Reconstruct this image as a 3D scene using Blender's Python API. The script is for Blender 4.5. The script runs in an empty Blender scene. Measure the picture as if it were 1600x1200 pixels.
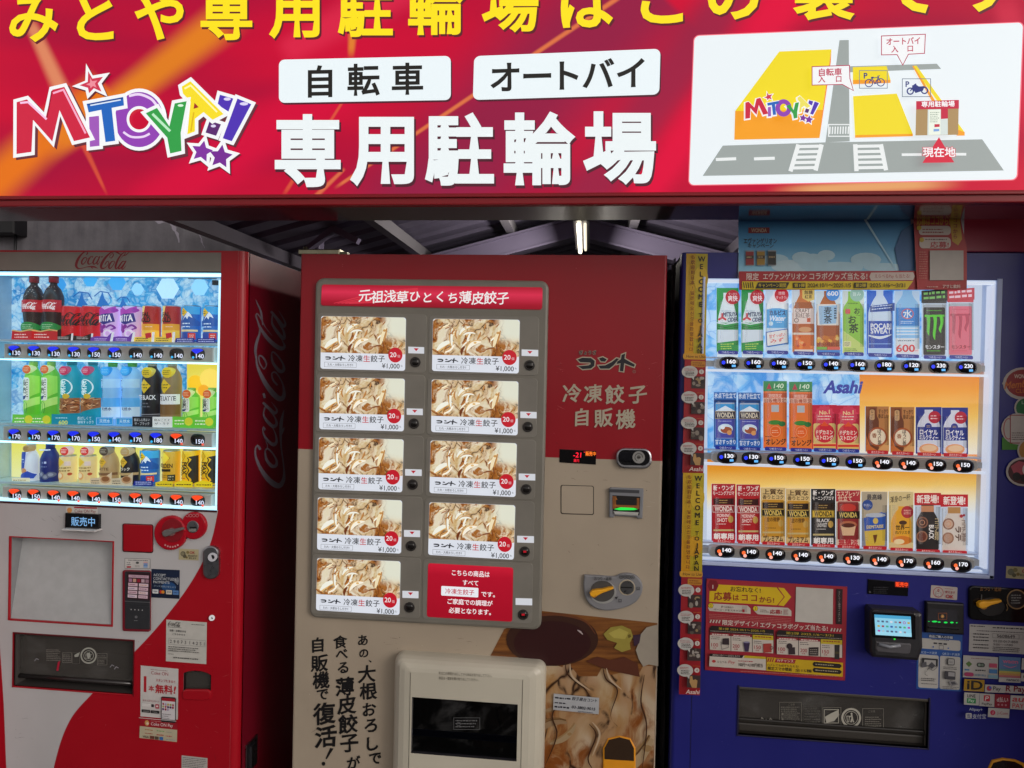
import bpy, math, random
from mathutils import Vector, Matrix, noise
S = bpy.context.scene
COL = S.collection
rad = math.radians
random.seed(7)

# ---------------------------------------------------------------- camera
F = 1109.0                                   # focal length in photo pixels (1600 wide)
YAW, PITCH, ROLL = rad(6.1), rad(0.679), rad(1.235)
def _rot(y, p, r):
    cy, sy, cp, sp, cr, sr = math.cos(y), math.sin(y), math.cos(p), math.sin(p), math.cos(r), math.sin(r)
    Rz = Matrix(((cr, -sr, 0), (sr, cr, 0), (0, 0, 1)))
    Rx = Matrix(((1, 0, 0), (0, cp, -sp), (0, sp, cp)))
    Ry = Matrix(((cy, 0, sy), (0, 1, 0), (-sy, 0, cy)))
    return Rz @ Rx @ Ry
RM = _rot(YAW, PITCH, ROLL)
RT = RM.transposed()
def ray(px, py):
    d = RT @ Vector(((px - 800) / F, (py - 600) / F, 1))
    return Vector((d.x, d.z, -d.y))
_a, _b = ray(470, 396.8), ray(1041.7, 399.3)
D = 1.03 / (_b.x / _b.y - _a.x / _a.y)       # the middle machine is 1.03 m wide ...
HC = 1.83 - D * _a.z / _a.y                  # ... and 1.83 m tall
CAM = Vector((0, -D, HC))
def U(px, py, Y=0.0):
    """the point of the upright plane y = Y that the photo shows at this pixel"""
    d = ray(px, py)
    return CAM + d * ((Y + D) / d.y)
def UX(px, py, X):
    d = ray(px, py)
    return CAM + d * (X / d.x)
MPP = D / F                                  # metres per photo pixel on the machine fronts
cam = bpy.data.cameras.new('camera')
cam.sensor_width = 36; cam.lens = F / 1600 * 36; cam.clip_start = 0.05; cam.clip_end = 500
co = bpy.data.objects.new('camera', cam); COL.objects.link(co)
r0, r1, r2 = RM[0], RM[1], RM[2]
bx, by, bz = Vector((r0[0], r0[2], -r0[1])), -Vector((r1[0], r1[2], -r1[1])), -Vector((r2[0], r2[2], -r2[1]))
m4 = Matrix((bx, by, bz)).transposed().to_4x4(); m4.translation = CAM
co.matrix_world = m4
S.camera = co

# ---------------------------------------------------------------- light
S.view_settings.view_transform = 'Standard'; S.view_settings.look = 'None'
S.view_settings.exposure = 0; S.view_settings.gamma = 1
S.cycles.use_denoising = True
S.cycles.max_bounces = 6; S.cycles.transparent_max_bounces = 12
S.cycles.sample_clamp_indirect = 4
SUN_DIR = Vector((-1.3, 1.0, -0.62)).normalized()
w = bpy.data.worlds.new('World'); S.world = w; w.use_nodes = True
nt = w.node_tree
sky = nt.nodes.new('ShaderNodeTexSky'); sky.sky_type = 'NISHITA'; sky.sun_disc = False
sky.sun_elevation = math.asin(-SUN_DIR.z); sky.sun_rotation = math.atan2(-SUN_DIR.x, -SUN_DIR.y)
hs = nt.nodes.new('ShaderNodeHueSaturation'); hs.inputs['Saturation'].default_value = 0.12
tint = nt.nodes.new('ShaderNodeMix'); tint.data_type = 'RGBA'; tint.blend_type = 'MULTIPLY'; tint.inputs[0].default_value = 1
tint.inputs[7].default_value = (1.0, 0.93, 0.88, 1)
nt.links.new(sky.outputs[0], hs.inputs['Color']); nt.links.new(hs.outputs[0], tint.inputs[6])
bgn = nt.nodes['Background']; nt.links.new(tint.outputs[2], bgn.inputs[0]); bgn.inputs[1].default_value = 0.13
sun = bpy.data.lights.new('sun', 'SUN'); sun.energy = 0.5; sun.angle = rad(18); sun.color = (1, 0.93, 0.85)
so = bpy.data.objects.new('sun', sun); COL.objects.link(so)
so.rotation_euler = SUN_DIR.to_track_quat('-Z', 'Y').to_euler(); so.location = (3, -4, 5)

# ---------------------------------------------------------------- materials
def lin(c): return c / 12.92 if c <= 0.04045 else ((c + 0.055) / 1.055) ** 2.4
def rgb(h):
    h = h.lstrip('#')
    return tuple(lin(int(h[i:i + 2], 16) / 255) for i in (0, 2, 4))
_mats = {}
def newmat(name):
    m = bpy.data.materials.new(name); m.use_nodes = True
    return m, m.node_tree, m.node_tree.nodes['Principled BSDF']
def link(t, a, b): t.links.new(a, b)
def speck(t, p, c, amt=0.12, scale=6.0, rough=(0.3, 0.42), bump=0.0, bscale=500):
    """uneven real-world paint: slight mottling, uneven gloss, orange peel"""
    tc = t.nodes.new('ShaderNodeTexCoord')
    n = t.nodes.new('ShaderNodeTexNoise'); n.inputs['Scale'].default_value = scale; n.inputs['Detail'].default_value = 6
    link(t, tc.outputs['Object'], n.inputs['Vector'])
    r = t.nodes.new('ShaderNodeValToRGB')
    r.color_ramp.elements[0].position = 0.3; r.color_ramp.elements[1].position = 0.7
    r.color_ramp.elements[0].color = tuple(x * (1 - amt) for x in c) + (1,)
    r.color_ramp.elements[1].color = tuple(min(1, x * (1 + amt * 0.5)) for x in c) + (1,)
    link(t, n.outputs['Fac'], r.inputs[0]); link(t, r.outputs[0], p.inputs['Base Color'])
    mr = t.nodes.new('ShaderNodeMapRange'); mr.inputs[3].default_value = rough[0]; mr.inputs[4].default_value = rough[1]
    n2 = t.nodes.new('ShaderNodeTexNoise'); n2.inputs['Scale'].default_value = scale * 4; n2.inputs['Detail'].default_value = 4
    link(t, tc.outputs['Object'], n2.inputs['Vector'])
    link(t, n2.outputs['Fac'], mr.inputs[0]); link(t, mr.outputs[0], p.inputs['Roughness'])
    if bump:
        n3 = t.nodes.new('ShaderNodeTexNoise'); n3.inputs['Scale'].default_value = bscale; n3.inputs['Detail'].default_value = 2
        link(t, tc.outputs['Object'], n3.inputs['Vector'])
        b = t.nodes.new('ShaderNodeBump'); b.inputs['Strength'].default_value = bump; b.inputs['Distance'].default_value = 0.002
        link(t, n3.outputs['Fac'], b.inputs['Height']); link(t, b.outputs[0], p.inputs['Normal'])
def M(h, kind='p', k=1.0):
    key = (h, kind, k)
    if key in _mats: return _mats[key]
    m, t, p = newmat('%s_%s' % (kind, h)); c = rgb(h)
    p.inputs['Base Color'].default_value = c + (1,)
    if kind == 'p':                                        # printed vinyl or paper
        speck(t, p, c, 0.06, 40, (0.38, 0.5))
    elif kind == 'paint':                                  # enamelled steel
        speck(t, p, c, 0.12, 3.0, (0.28, 0.44), 0.08, 260)
        p.inputs['Specular IOR Level'].default_value = 0.35; p.inputs['Coat Weight'].default_value = 0.08; p.inputs['Coat Roughness'].default_value = 0.12
    elif kind == 'plastic':
        speck(t, p, c, 0.10, 14, (0.35, 0.5))
    elif kind == 'gloss':
        speck(t, p, c, 0.08, 30, (0.06, 0.16))
    elif kind == 'metal':
        speck(t, p, c, 0.15, 25, (0.2, 0.4)); p.inputs['Metallic'].default_value = 1
    elif kind == 'e':                                      # backlit film, screen, lamp
        p.inputs['Base Color'].default_value = tuple(x * 0.25 for x in c) + (1,)
        p.inputs['Roughness'].default_value = 0.35
        p.inputs['Emission Color'].default_value = c + (1,); p.inputs['Emission Strength'].default_value = k
    elif kind == 'l':                                      # translucent sample card glowing in its lit window
        speck(t, p, c, 0.06, 40, (0.3, 0.4))
        p.inputs['Emission Color'].default_value = c + (1,); p.inputs['Emission Strength'].default_value = k
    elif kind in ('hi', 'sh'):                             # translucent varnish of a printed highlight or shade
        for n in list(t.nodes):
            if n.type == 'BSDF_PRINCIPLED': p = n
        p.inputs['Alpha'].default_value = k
    elif kind == 'rough':
        speck(t, p, c, 0.3, 8, (0.7, 0.9), 0.3, 60)
    _mats[key] = m
    return m
def glass_mat(name, col=(1, 1, 1), tr=0.94, rough=0.02):
    m = bpy.data.materials.new(name); m.use_nodes = True; t = m.node_tree
    for n in list(t.nodes):
        if n.type != 'OUTPUT_MATERIAL': t.nodes.remove(n)
    o = [n for n in t.nodes if n.type == 'OUTPUT_MATERIAL'][0]
    a = t.nodes.new('ShaderNodeBsdfTransparent'); a.inputs[0].default_value = tuple(col) + (1,)
    g = t.nodes.new('ShaderNodeBsdfGlossy'); g.inputs['Roughness'].default_value = rough
    f = t.nodes.new('ShaderNodeFresnel'); f.inputs[0].default_value = 1.45
    mx = t.nodes.new('ShaderNodeMixShader')
    link(t, f.outputs[0], mx.inputs[0]); link(t, a.outputs[0], mx.inputs[1]); link(t, g.outputs[0], mx.inputs[2])
    link(t, mx.outputs[0], o.inputs[0])
    return m
def smear(m, amt):
    t = m.node_tree; q = NT(t); o = [n for n in t.nodes if n.type == 'OUTPUT_MATERIAL'][0]; src = o.inputs[0].links[0].from_socket
    tc = q.n('ShaderNodeTexCoord'); n1 = q.noise(tc.outputs['Object'], 5, 6, 0.7, 1.5); n2 = q.noise(tc.outputs['Object'], 90, 3, 0.6)
    f = q.math('MULTIPLY', q.math('ADD', q.smooth(n1, 0.5, 0.75), q.smooth(n2, 0.66, 0.8, 0, 0.8)), amt)
    d = q.n('ShaderNodeBsdfDiffuse'); d.inputs[0].default_value = (0.6, 0.6, 0.6, 1); mx = q.n('ShaderNodeMixShader')
    link(t, f, mx.inputs[0]); link(t, src, mx.inputs[1]); link(t, d.outputs[0], mx.inputs[2]); link(t, mx.outputs[0], o.inputs[0])
GLASS = glass_mat('window_glass')
SMOKE = glass_mat('smoked_acrylic', (0.5, 0.48, 0.47), rough=0.06)
_t = SMOKE.node_tree; _o = [n for n in _t.nodes if n.type == 'OUTPUT_MATERIAL'][0]; _src = _o.inputs[0].links[0].from_socket
_d = _t.nodes.new('ShaderNodeBsdfDiffuse'); _d.inputs[0].default_value = (0.13, 0.12, 0.11, 1); _m = _t.nodes.new('ShaderNodeMixShader'); _m.inputs[0].default_value = 0.4
link(_t, _src, _m.inputs[1]); link(_t, _d.outputs[0], _m.inputs[2]); link(_t, _m.outputs[0], _o.inputs[0])

DARKFLAP = glass_mat('dark_flap', (0.3, 0.3, 0.34), rough=0.05)

class NT:
    """small helper for node maths"""
    def __init__(s, t): s.t = t
    def n(s, ty, **kw):
        x = s.t.nodes.new(ty)
        for k, v in kw.items(): setattr(x, k, v)
        return x
    def math(s, op, a, b=None, c=None, clamp=False):
        x = s.t.nodes.new('ShaderNodeMath'); x.operation = op; x.use_clamp = clamp
        for i, v in enumerate((a, b, c)):
            if v is None: continue
            if isinstance(v, (int, float)): x.inputs[i].default_value = v
            else: s.t.links.new(v, x.inputs[i])
        return x.outputs[0]
    def mix(s, f, a, b, mode='MIX'):
        x = s.t.nodes.new('ShaderNodeMix'); x.data_type = 'RGBA'; x.blend_type = mode
        for i, v in ((0, f), (6, a), (7, b)):
            if isinstance(v, (int, float)): x.inputs[i].default_value = v
            elif isinstance(v, tuple): x.inputs[i].default_value = v + (1,) if len(v) == 3 else v
            else: s.t.links.new(v, x.inputs[i])
        return x.outputs[2]
    def smooth(s, v, lo, hi, a=0.0, b=1.0):
        x = s.t.nodes.new('ShaderNodeMapRange'); x.interpolation_type = 'SMOOTHSTEP'
        for i, q in enumerate((v, lo, hi, a, b)):
            if isinstance(q, (int, float)): x.inputs[i].default_value = q
            else: s.t.links.new(q, x.inputs[i])
        return x.outputs[0]
    def ramp(s, v, stops):
        x = s.t.nodes.new('ShaderNodeValToRGB'); e = x.color_ramp.elements
        while len(e) < len(stops): e.new(0.5)
        for el, (p, c) in zip(e, stops): el.position = p; el.color = tuple(c) + (1,)
        s.t.links.new(v, x.inputs[0]); return x.outputs[0]
    def noise(s, vec, scale, detail=4, rough=0.5, dist=0.0):
        x = s.t.nodes.new('ShaderNodeTexNoise'); x.inputs['Scale'].default_value = scale; x.inputs['Detail'].default_value = detail
        x.inputs['Roughness'].default_value = rough; x.inputs['Distortion'].default_value = dist
        s.t.links.new(vec, x.inputs['Vector']); return x.outputs['Fac']

smear(GLASS, 0.05); smear(SMOKE, 0.12); smear(DARKFLAP, 0.06)
def out_lit(t, p, colour, lit, base=0.25):
    """a print that is backlit (lit > 0) or plain (lit = 0)"""
    p.inputs['Roughness'].default_value = 0.35
    if not lit: link(t, colour, p.inputs['Base Color'])
    if lit:
        link(t, NT(t).mix(1.0, colour, (base, base, base), 'MULTIPLY'), p.inputs['Base Color']); p.inputs['Specular IOR Level'].default_value = 0.25
        link(t, colour, p.inputs['Emission Color']); p.inputs['Emission Strength'].default_value = lit

def sign_art_mat():
    m, t, p = newmat('backlit_red_artwork'); q = NT(t)
    uv = q.n('ShaderNodeUVMap'); sp = q.n('ShaderNodeSeparateXYZ'); link(t, uv.outputs[0], sp.inputs[0])
    x = q.math('MULTIPLY', sp.outputs[0], 1000); y = q.math('MULTIPLY', sp.outputs[1], 1000)
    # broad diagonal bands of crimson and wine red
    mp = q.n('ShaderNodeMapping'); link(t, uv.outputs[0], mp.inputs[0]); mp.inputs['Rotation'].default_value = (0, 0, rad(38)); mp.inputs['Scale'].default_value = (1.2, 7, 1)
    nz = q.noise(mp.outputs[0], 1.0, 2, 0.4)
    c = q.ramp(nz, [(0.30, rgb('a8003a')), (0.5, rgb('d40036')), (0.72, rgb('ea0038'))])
    def along(x0, y0, x1, y1):
        L = math.hypot(x1 - x0, y1 - y0); ux, uy = (x1 - x0) / L, (y1 - y0) / L
        dx = q.math('SUBTRACT', x, x0); dy = q.math('SUBTRACT', y, y0)
        s = q.math('ADD', q.math('MULTIPLY', dx, ux), q.math('MULTIPLY', dy, uy))
        d = q.math('ABSOLUTE', q.math('ADD', q.math('MULTIPLY', dx, -uy), q.math('MULTIPLY', dy, ux)))
        return s, d, L
    def streak(c, x0, y0, x1, y1, w0, w1, col, amt, fade=0.15):
        s, d, L = along(x0, y0, x1, y1)
        wd = q.math('ADD', w0, q.math('MULTIPLY', s, (w1 - w0) / L))
        rel = q.math('DIVIDE', d, wd)
        a = q.smooth(rel, 0.15, 1.0, 1, 0)
        e0 = q.smooth(s, 0, L * fade); e1 = q.smooth(s, L * (1 - fade), L, 1, 0)
        f = q.math('MULTIPLY', q.math('MULTIPLY', a, e0), q.math('MULTIPLY', e1, amt))
        return q.mix(f, c, rgb(col))
    c = streak(c, 560, 420, 1010, -40, 150, 170, '9c1c48', 0.95, 0.02)
    c = streak(c, 900, 330, 1180, -60, 60, 60, 'a02048', 0.8, 0.02)
    c = streak(c, 990, 330, 1240, -20, 40, 60, 'f00040', 0.9, 0.02)
    c = streak(c, 200, 340, 560, 120, 55, 70, 'e6003e', 0.8, 0.1)
    c = streak(c, 430, 90, 700, -60, 30, 60, 'ee2a50', 0.7, 0.1)
    c = streak(c, -60, 330, 170, 130, 55, 42, 'f57a16', 1.0, 0.05)
    c = streak(c, 60, 250, 380, 10, 26, 46, 'f58a1c', 0.95, 0.18)
    c = streak(c, 40, 20, 105, 160, 14, 20, 'f8a070', 0.8, 0.2)
    c = streak(c, 85, 130, 170, 310, 12, 3, 'f0603c', 0.7, 0.15)
    c = streak(c, 556, -20, 548, 95, 14, 7, 'f08a30', 0.9, 0.2)
    c = streak(c, 520, 296, 985, -16, 4, 6, 'f5804a', 0.9, 0.04)
    c = streak(c, 440, 310, 560, 120, 5, 3, 'f06040', 0.8, 0.1)
    c = streak(c, 490, 310, 540, 262, 6, 4, 'f58050', 0.8, 0.1)
    c = streak(c, 1190, 300, 1520, 284, 12, 16, 'f4b070', 0.95, 0.3)
    c = streak(c, 1560, -30, 1640, 250, 30, 40, 'e83050', 0.6, 0.2)
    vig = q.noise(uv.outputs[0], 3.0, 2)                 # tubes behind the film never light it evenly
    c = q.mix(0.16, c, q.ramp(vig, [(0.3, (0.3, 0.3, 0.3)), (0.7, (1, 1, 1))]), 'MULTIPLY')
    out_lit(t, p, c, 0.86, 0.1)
    return m

def gyoza_mat(lit, scale, name):
    """photograph of pan-fried dumplings: pale pleated skins, seared brown patches and dark folds"""
    m, t, p = newmat(name); q = NT(t)
    uv = q.n('ShaderNodeUVMap')
    mp = q.n('ShaderNodeMapping'); link(t, uv.outputs[0], mp.inputs[0]); mp.inputs['Scale'].default_value = (scale * 1.6, scale, scale)
    wn = q.n('ShaderNodeTexNoise'); wn.inputs['Scale'].default_value = 2.2; wn.inputs['Detail'].default_value = 3
    link(t, mp.outputs[0], wn.inputs['Vector'])
    wv = q.n('ShaderNodeVectorMath', operation='SCALE'); link(t, wn.outputs['Color'], wv.inputs[0]); wv.inputs[3].default_value = 0.9
    ad = q.n('ShaderNodeVectorMath', operation='ADD'); link(t, mp.outputs[0], ad.inputs[0]); link(t, wv.outputs[0], ad.inputs[1])
    st = q.n('ShaderNodeMapping'); link(t, ad.outputs[0], st.inputs[0]); st.inputs['Rotation'].default_value = (0, 0, rad(-25)); st.inputs['Scale'].default_value = (1.7, 0.8, 1)
    vo = q.n('ShaderNodeTexVoronoi'); vo.feature = 'DISTANCE_TO_EDGE'; vo.inputs['Scale'].default_value = 2.1; link(t, st.outputs[0], vo.inputs['Vector'])
    vc = q.n('ShaderNodeTexVoronoi'); vc.inputs['Scale'].default_value = 2.1; link(t, st.outputs[0], vc.inputs['Vector'])
    edge = q.smooth(vo.outputs['Distance'], 0.0, 0.05, 1, 0)
    side = q.smooth(vo.outputs['Distance'], 0.03, 0.22, 1, 0)
    tone = q.noise(st.outputs[0], 3.2, 6, 0.6, 0.6)
    skin = q.ramp(tone, [(0.22, rgb('b88448')), (0.34, rgb('e4c288')), (0.46, rgb('f6e8c4')), (0.62, rgb('fff6e0')), (0.8, rgb('f2f4e4'))])
    skin = q.mix(q.math('MULTIPLY', side, 0.55), skin, rgb('d09a54'))
    sear = q.noise(ad.outputs[0], 1.9, 7, 0.62)
    skin = q.mix(q.smooth(sear, 0.49 if lit else 0.52, 0.57 if lit else 0.62), skin, rgb('b4702e'))
    skin = q.mix(q.smooth(sear, 0.57 if lit else 0.62, 0.66 if lit else 0.72), skin, rgb('70340f'))
    fold = q.noise(ad.outputs[0], 5.0, 5, 0.6)
    skin = q.mix(q.math('MULTIPLY', edge, q.smooth(fold, 0.40, 0.55)), skin, rgb('3c1c0c'))
    if lit:
        sp = q.n('ShaderNodeSeparateXYZ'); link(t, uv.outputs[0], sp.inputs[0])
        pale = q.math('MULTIPLY', q.smooth(sp.outputs[0], 0.68, 0.86), q.smooth(sp.outputs[1], 0.50, 0.25))
        skin = q.mix(pale, skin, rgb('f8fae6'))
    else:
        skin = q.mix(0.7, skin, rgb('94704a'), 'MULTIPLY')
    out_lit(t, p, skin, lit)
    return m

def ice_mat(name, lit, deep='0a78c8', mid='4cb4ee', pale='c6ecff', scale=22):
    m, t, p = newmat(name); q = NT(t)
    uv = q.n('ShaderNodeUVMap')
    n1 = q.n('ShaderNodeTexNoise'); n1.inputs['Scale'].default_value = scale * 0.5; n1.inputs['Detail'].default_value = 5; n1.inputs['Distortion'].default_value = 1.6
    link(t, uv.outputs[0], n1.inputs['Vector'])
    vo = q.n('ShaderNodeTexVoronoi'); vo.inputs['Scale'].default_value = scale * 1.6; vo.feature = 'DISTANCE_TO_EDGE'
    ad = q.n('ShaderNodeVectorMath', operation='ADD'); sc = q.n('ShaderNodeVectorMath', operation='SCALE'); link(t, n1.outputs['Color'], sc.inputs[0]); sc.inputs[3].default_value = 0.06
    link(t, uv.outputs[0], ad.inputs[0]); link(t, sc.outputs[0], ad.inputs[1]); link(t, ad.outputs[0], vo.inputs['Vector'])
    c = q.ramp(n1.outputs['Fac'], [(0.28, rgb(deep)), (0.48, rgb(mid)), (0.66, rgb(pale)), (0.8, rgb('f2fcff'))])
    v2 = q.n('ShaderNodeTexVoronoi'); v2.inputs['Scale'].default_value = scale * 0.9; link(t, ad.outputs[0], v2.inputs['Vector'])
    v3 = q.n('ShaderNodeSeparateXYZ'); link(t, v2.outputs['Color'], v3.inputs[0])
    c = q.mix(q.smooth(v3.outputs[0], 0.72, 0.78, 0, 0.6), c, rgb(pale)); c = q.mix(q.smooth(v3.outputs[1], 0.74, 0.80, 0, 0.55), c, rgb(deep))
    c = q.mix(q.smooth(vo.outputs['Distance'], 0.0, 0.05, 0.42, 0), c, rgb(deep)); c = q.mix(q.smooth(vo.outputs['Distance'], 0.10, 0.22, 0, 0.35), c, rgb(pale))
    out_lit(t, p, c, lit)
    return m
def ramp_mat(name, stops, lit, wob=0.03):
    """a printed colour gradient running down the sheet (uv y from 0 at its top to 1)"""
    m, t, p = newmat(name); q = NT(t)
    uv = q.n('ShaderNodeUVMap'); sp = q.n('ShaderNodeSeparateXYZ'); link(t, uv.outputs[0], sp.inputs[0])
    nz = q.noise(uv.outputs[0], 3.0, 3)
    v = q.math('ADD', sp.outputs[1], q.math('MULTIPLY', q.math('SUBTRACT', nz, 0.5), wob * 4))
    c = q.ramp(v, [(a, rgb(b)) for a, b in stops])
    out_lit(t, p, c, lit)
    return m

# ---------------------------------------------------------------- mesh building
class MB:
    def __init__(s): s.v = []; s.f = []; s.m = []; s.mats = []; s.uv = {}; s.sm = set()
    def mi(s, m):
        if m not in s.mats: s.mats.append(m)
        return s.mats.index(m)
    def poly(s, pts, m, uv=None, smooth=False):
        b = len(s.v); s.v += [tuple(p) for p in pts]; s.f.append(tuple(range(b, b + len(pts)))); s.m.append(s.mi(m))
        if uv: s.uv[len(s.f) - 1] = uv
        if smooth: s.sm.add(len(s.f) - 1)
    def mesh(s, vs, fs, m, smooth=False):
        b = len(s.v); s.v += [tuple(p) for p in vs]
        for f in fs:
            s.f.append(tuple(i + b for i in f)); s.m.append(s.mi(m))
            if smooth: s.sm.add(len(s.f) - 1)
    def box(s, x0, x1, y0, y1, z0, z1, m, bev=0.0):
        if x0 > x1: x0, x1 = x1, x0
        if y0 > y1: y0, y1 = y1, y0
        if z0 > z1: z0, z1 = z1, z0
        if bev <= 0:
            v = [(x, y, z) for x in (x0, x1) for y in (y0, y1) for z in (z0, z1)]
            s.mesh(v, [(0, 1, 3, 2), (4, 6, 7, 5), (0, 4, 5, 1), (2, 3, 7, 6), (0, 2, 6, 4), (1, 5, 7, 3)], m); return
        b = min(bev, (x1 - x0) / 2.01, (y1 - y0) / 2.01, (z1 - z0) / 2.01)
        # chamfered box: front-facing prism with chamfered rim
        s.prism([(x0, z0), (x1, z0), (x1, z1), (x0, z1)], y0, y1, m, bev=b)
    def prism(s, xz, y0, y1, m, bev=0.0, cap=None, back=True):
        """outline in x,z extruded from its front y0 back to y1, with a chamfer round the front face"""
        n = len(xz)
        ar = sum(xz[i][0] * xz[(i + 1) % n][1] - xz[(i + 1) % n][0] * xz[i][1] for i in range(n))
        if ar < 0: xz = xz[::-1]
        rings = []
        if bev > 0:
            ins = inset(xz, bev)
            rings = [(ins, y0), ([(a[0] * 0.3 + c[0] * 0.7, a[1] * 0.3 + c[1] * 0.7) for a, c in zip(ins, xz)], y0 + bev * 0.3), (xz, y0 + bev), (xz, y1)]
        else: rings = [(xz, y0), (xz, y1)]
        b = len(s.v)
        for pts, y in rings: s.v += [(p[0], y, p[1]) for p in pts]
        k = s.mi(m)
        s.f.append(tuple(range(b, b + n))); s.m.append(s.mi(cap) if cap else k)
        for r in range(len(rings) - 1):
            for i in range(n):
                j = (i + 1) % n
                s.f.append((b + r * n + i, b + r * n + n + i, b + r * n + n + j, b + r * n + j)); s.m.append(k)
        if back:
            s.f.append(tuple(range(b + (len(rings) - 1) * n + n - 1, b + (len(rings) - 1) * n - 1, -1))); s.m.append(k)
    def lathe(s, prof, cx, cy, m, seg=28, smooth=True):
        """prof: (radius, z) or (radius, z, material) from the bottom up"""
        b = len(s.v); n = len(prof)
        for q in prof:
            for k in range(seg):
                a = 2 * math.pi * k / seg
                s.v.append((cx + q[0] * math.cos(a), cy + q[0] * math.sin(a), q[1]))
        for i in range(n - 1):
            mm = s.mi(prof[i][2] if len(prof[i]) > 2 else m)
            for k in range(seg):
                j = (k + 1) % seg
                s.f.append((b + i * seg + k, b + i * seg + j, b + (i + 1) * seg + j, b + (i + 1) * seg + k)); s.m.append(mm)
                if smooth: s.sm.add(len(s.f) - 1)
        s.f.append(tuple(b + k for k in range(seg - 1, -1, -1))); s.m.append(s.mi(m))
        s.f.append(tuple(b + (n - 1) * seg + k for k in range(seg))); s.m.append(s.mi(prof[-1][2] if len(prof[-1]) > 2 else m))
    def tube(s, path, r, m, seg=10):
        path = [Vector(p) for p in path]; b = len(s.v)
        for i, p in enumerate(path):
            d = (path[min(i + 1, len(path) - 1)] - path[max(i - 1, 0)]).normalized()
            a = d.orthogonal().normalized() if abs(d.z) > 0.95 else d.cross(Vector((0, 0, 1))).normalized()
            c = d.cross(a)
            rr = r[i] if isinstance(r, (list, tuple)) else r
            for k in range(seg):
                t = 2 * math.pi * k / seg; s.v.append(tuple(p + a * math.cos(t) * rr + c * math.sin(t) * rr))
        for i in range(len(path) - 1):
            for k in range(seg):
                j = (k + 1) % seg
                s.f.append((b + i * seg + k, b + i * seg + j, b + (i + 1) * seg + j, b + (i + 1) * seg + k)); s.m.append(s.mi(m)); s.sm.add(len(s.f) - 1)
        s.f.append(tuple(b + k for k in range(seg - 1, -1, -1))); s.m.append(s.mi(m))
        s.f.append(tuple(b + (len(path) - 1) * seg + k for k in range(seg))); s.m.append(s.mi(m))
    def dome(s, c, rx, rz, h, m, ring_m=None, seg=20, rings=5):
        """a cushion bulging towards -y"""
        b = len(s.v)
        for i in range(rings):
            t = (i / (rings - 1)) * math.pi / 2 * 0.97
            for k in range(seg):
                a = 2 * math.pi * k / seg
                ca, sa = math.cos(a), math.sin(a)
                pw = 0.75
                s.v.append((c[0] + rx * math.cos(t) * math.copysign(abs(ca) ** pw, ca), c[1] - h * math.sin(t), c[2] + rz * math.cos(t) * math.copysign(abs(sa) ** pw, sa)))
        for i in range(rings - 1):
            for k in range(seg):
                j = (k + 1) % seg; mm = m
                if ring_m: mm = ring_m(i / (rings - 1), 2 * math.pi * (k + 0.5) / seg) or m
                s.f.append((b + i * seg + k, b + i * seg + j, b + (i + 1) * seg + j, b + (i + 1) * seg + k)); s.m.append(s.mi(mm)); s.sm.add(len(s.f) - 1)
        s.f.append(tuple(b + (rings - 1) * seg + k for k in range(seg))); s.m.append(s.mi(m)); s.sm.add(len(s.f) - 1)
    def panel(s, x0, x1, z0, z1, holes, y, m, uvf=None):
        """an upright sheet at y with rectangular openings"""
        xs = sorted({x0, x1} | {h[i] for h in holes for i in (0, 1) if x0 < h[i] < x1}); zs = sorted({z0, z1} | {h[i] for h in holes for i in (2, 3) if z0 < h[i] < z1})
        for i in range(len(xs) - 1):
            for j in range(len(zs) - 1):
                cx, cz = (xs[i] + xs[i + 1]) / 2, (zs[j] + zs[j + 1]) / 2
                if any(h[0] < cx < h[1] and h[2] < cz < h[3] for h in holes): continue
                s.poly([(xs[i], y, zs[j]), (xs[i + 1], y, zs[j]), (xs[i + 1], y, zs[j + 1]), (xs[i], y, zs[j + 1])], m)
    def recess(s, h, y0, y1, m, back=None, floor=None):
        x0, x1, z0, z1 = h
        s.poly([(x0, y0, z0), (x0, y1, z0), (x0, y1, z1), (x0, y0, z1)], m)
        s.poly([(x1, y0, z0), (x1, y0, z1), (x1, y1, z1), (x1, y1, z0)], m)
        s.poly([(x0, y0, z0), (x1, y0, z0), (x1, y1, z0), (x0, y1, z0)], floor or m)
        s.poly([(x0, y0, z1), (x0, y1, z1), (x1, y1, z1), (x1, y0, z1)], m)
        s.poly([(x0, y1, z0), (x1, y1, z0), (x1, y1, z1), (x0, y1, z1)], back or m)
    def build(s, name, parent=None, label=None, cat=None, group=None, kind=None):
        me = bpy.data.meshes.new(name); me.from_pydata(s.v, [], s.f)
        for m in s.mats: me.materials.append(m)
        me.polygons.foreach_set('material_index', s.m)
        if s.sm: me.polygons.foreach_set('use_smooth', [i in s.sm for i in range(len(s.f))])
        if s.uv:
            uvl = me.uv_layers.new(name='UVMap')
            for fi, uvs in s.uv.items():
                for li, q in zip(me.polygons[fi].loop_indices, uvs): uvl.data[li].uv = q
        me.update()
        o = bpy.data.objects.new(name, me); COL.objects.link(o)
        if parent: o.parent = parent; o.matrix_parent_inverse = parent.matrix_basis.inverted()
        tag(o, label, cat, group, kind)
        return o
def tag(o, label=None, cat=None, group=None, kind=None):
    if label: o['label'] = label
    if cat: o['category'] = cat
    if group: o['group'] = group
    if kind: o['kind'] = kind
def thing(name, loc, label, cat, group=None):
    o = bpy.data.objects.new(name, None); o.location = loc; o.empty_display_size = 0.05; COL.objects.link(o)
    tag(o, label, cat, group); return o
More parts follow.
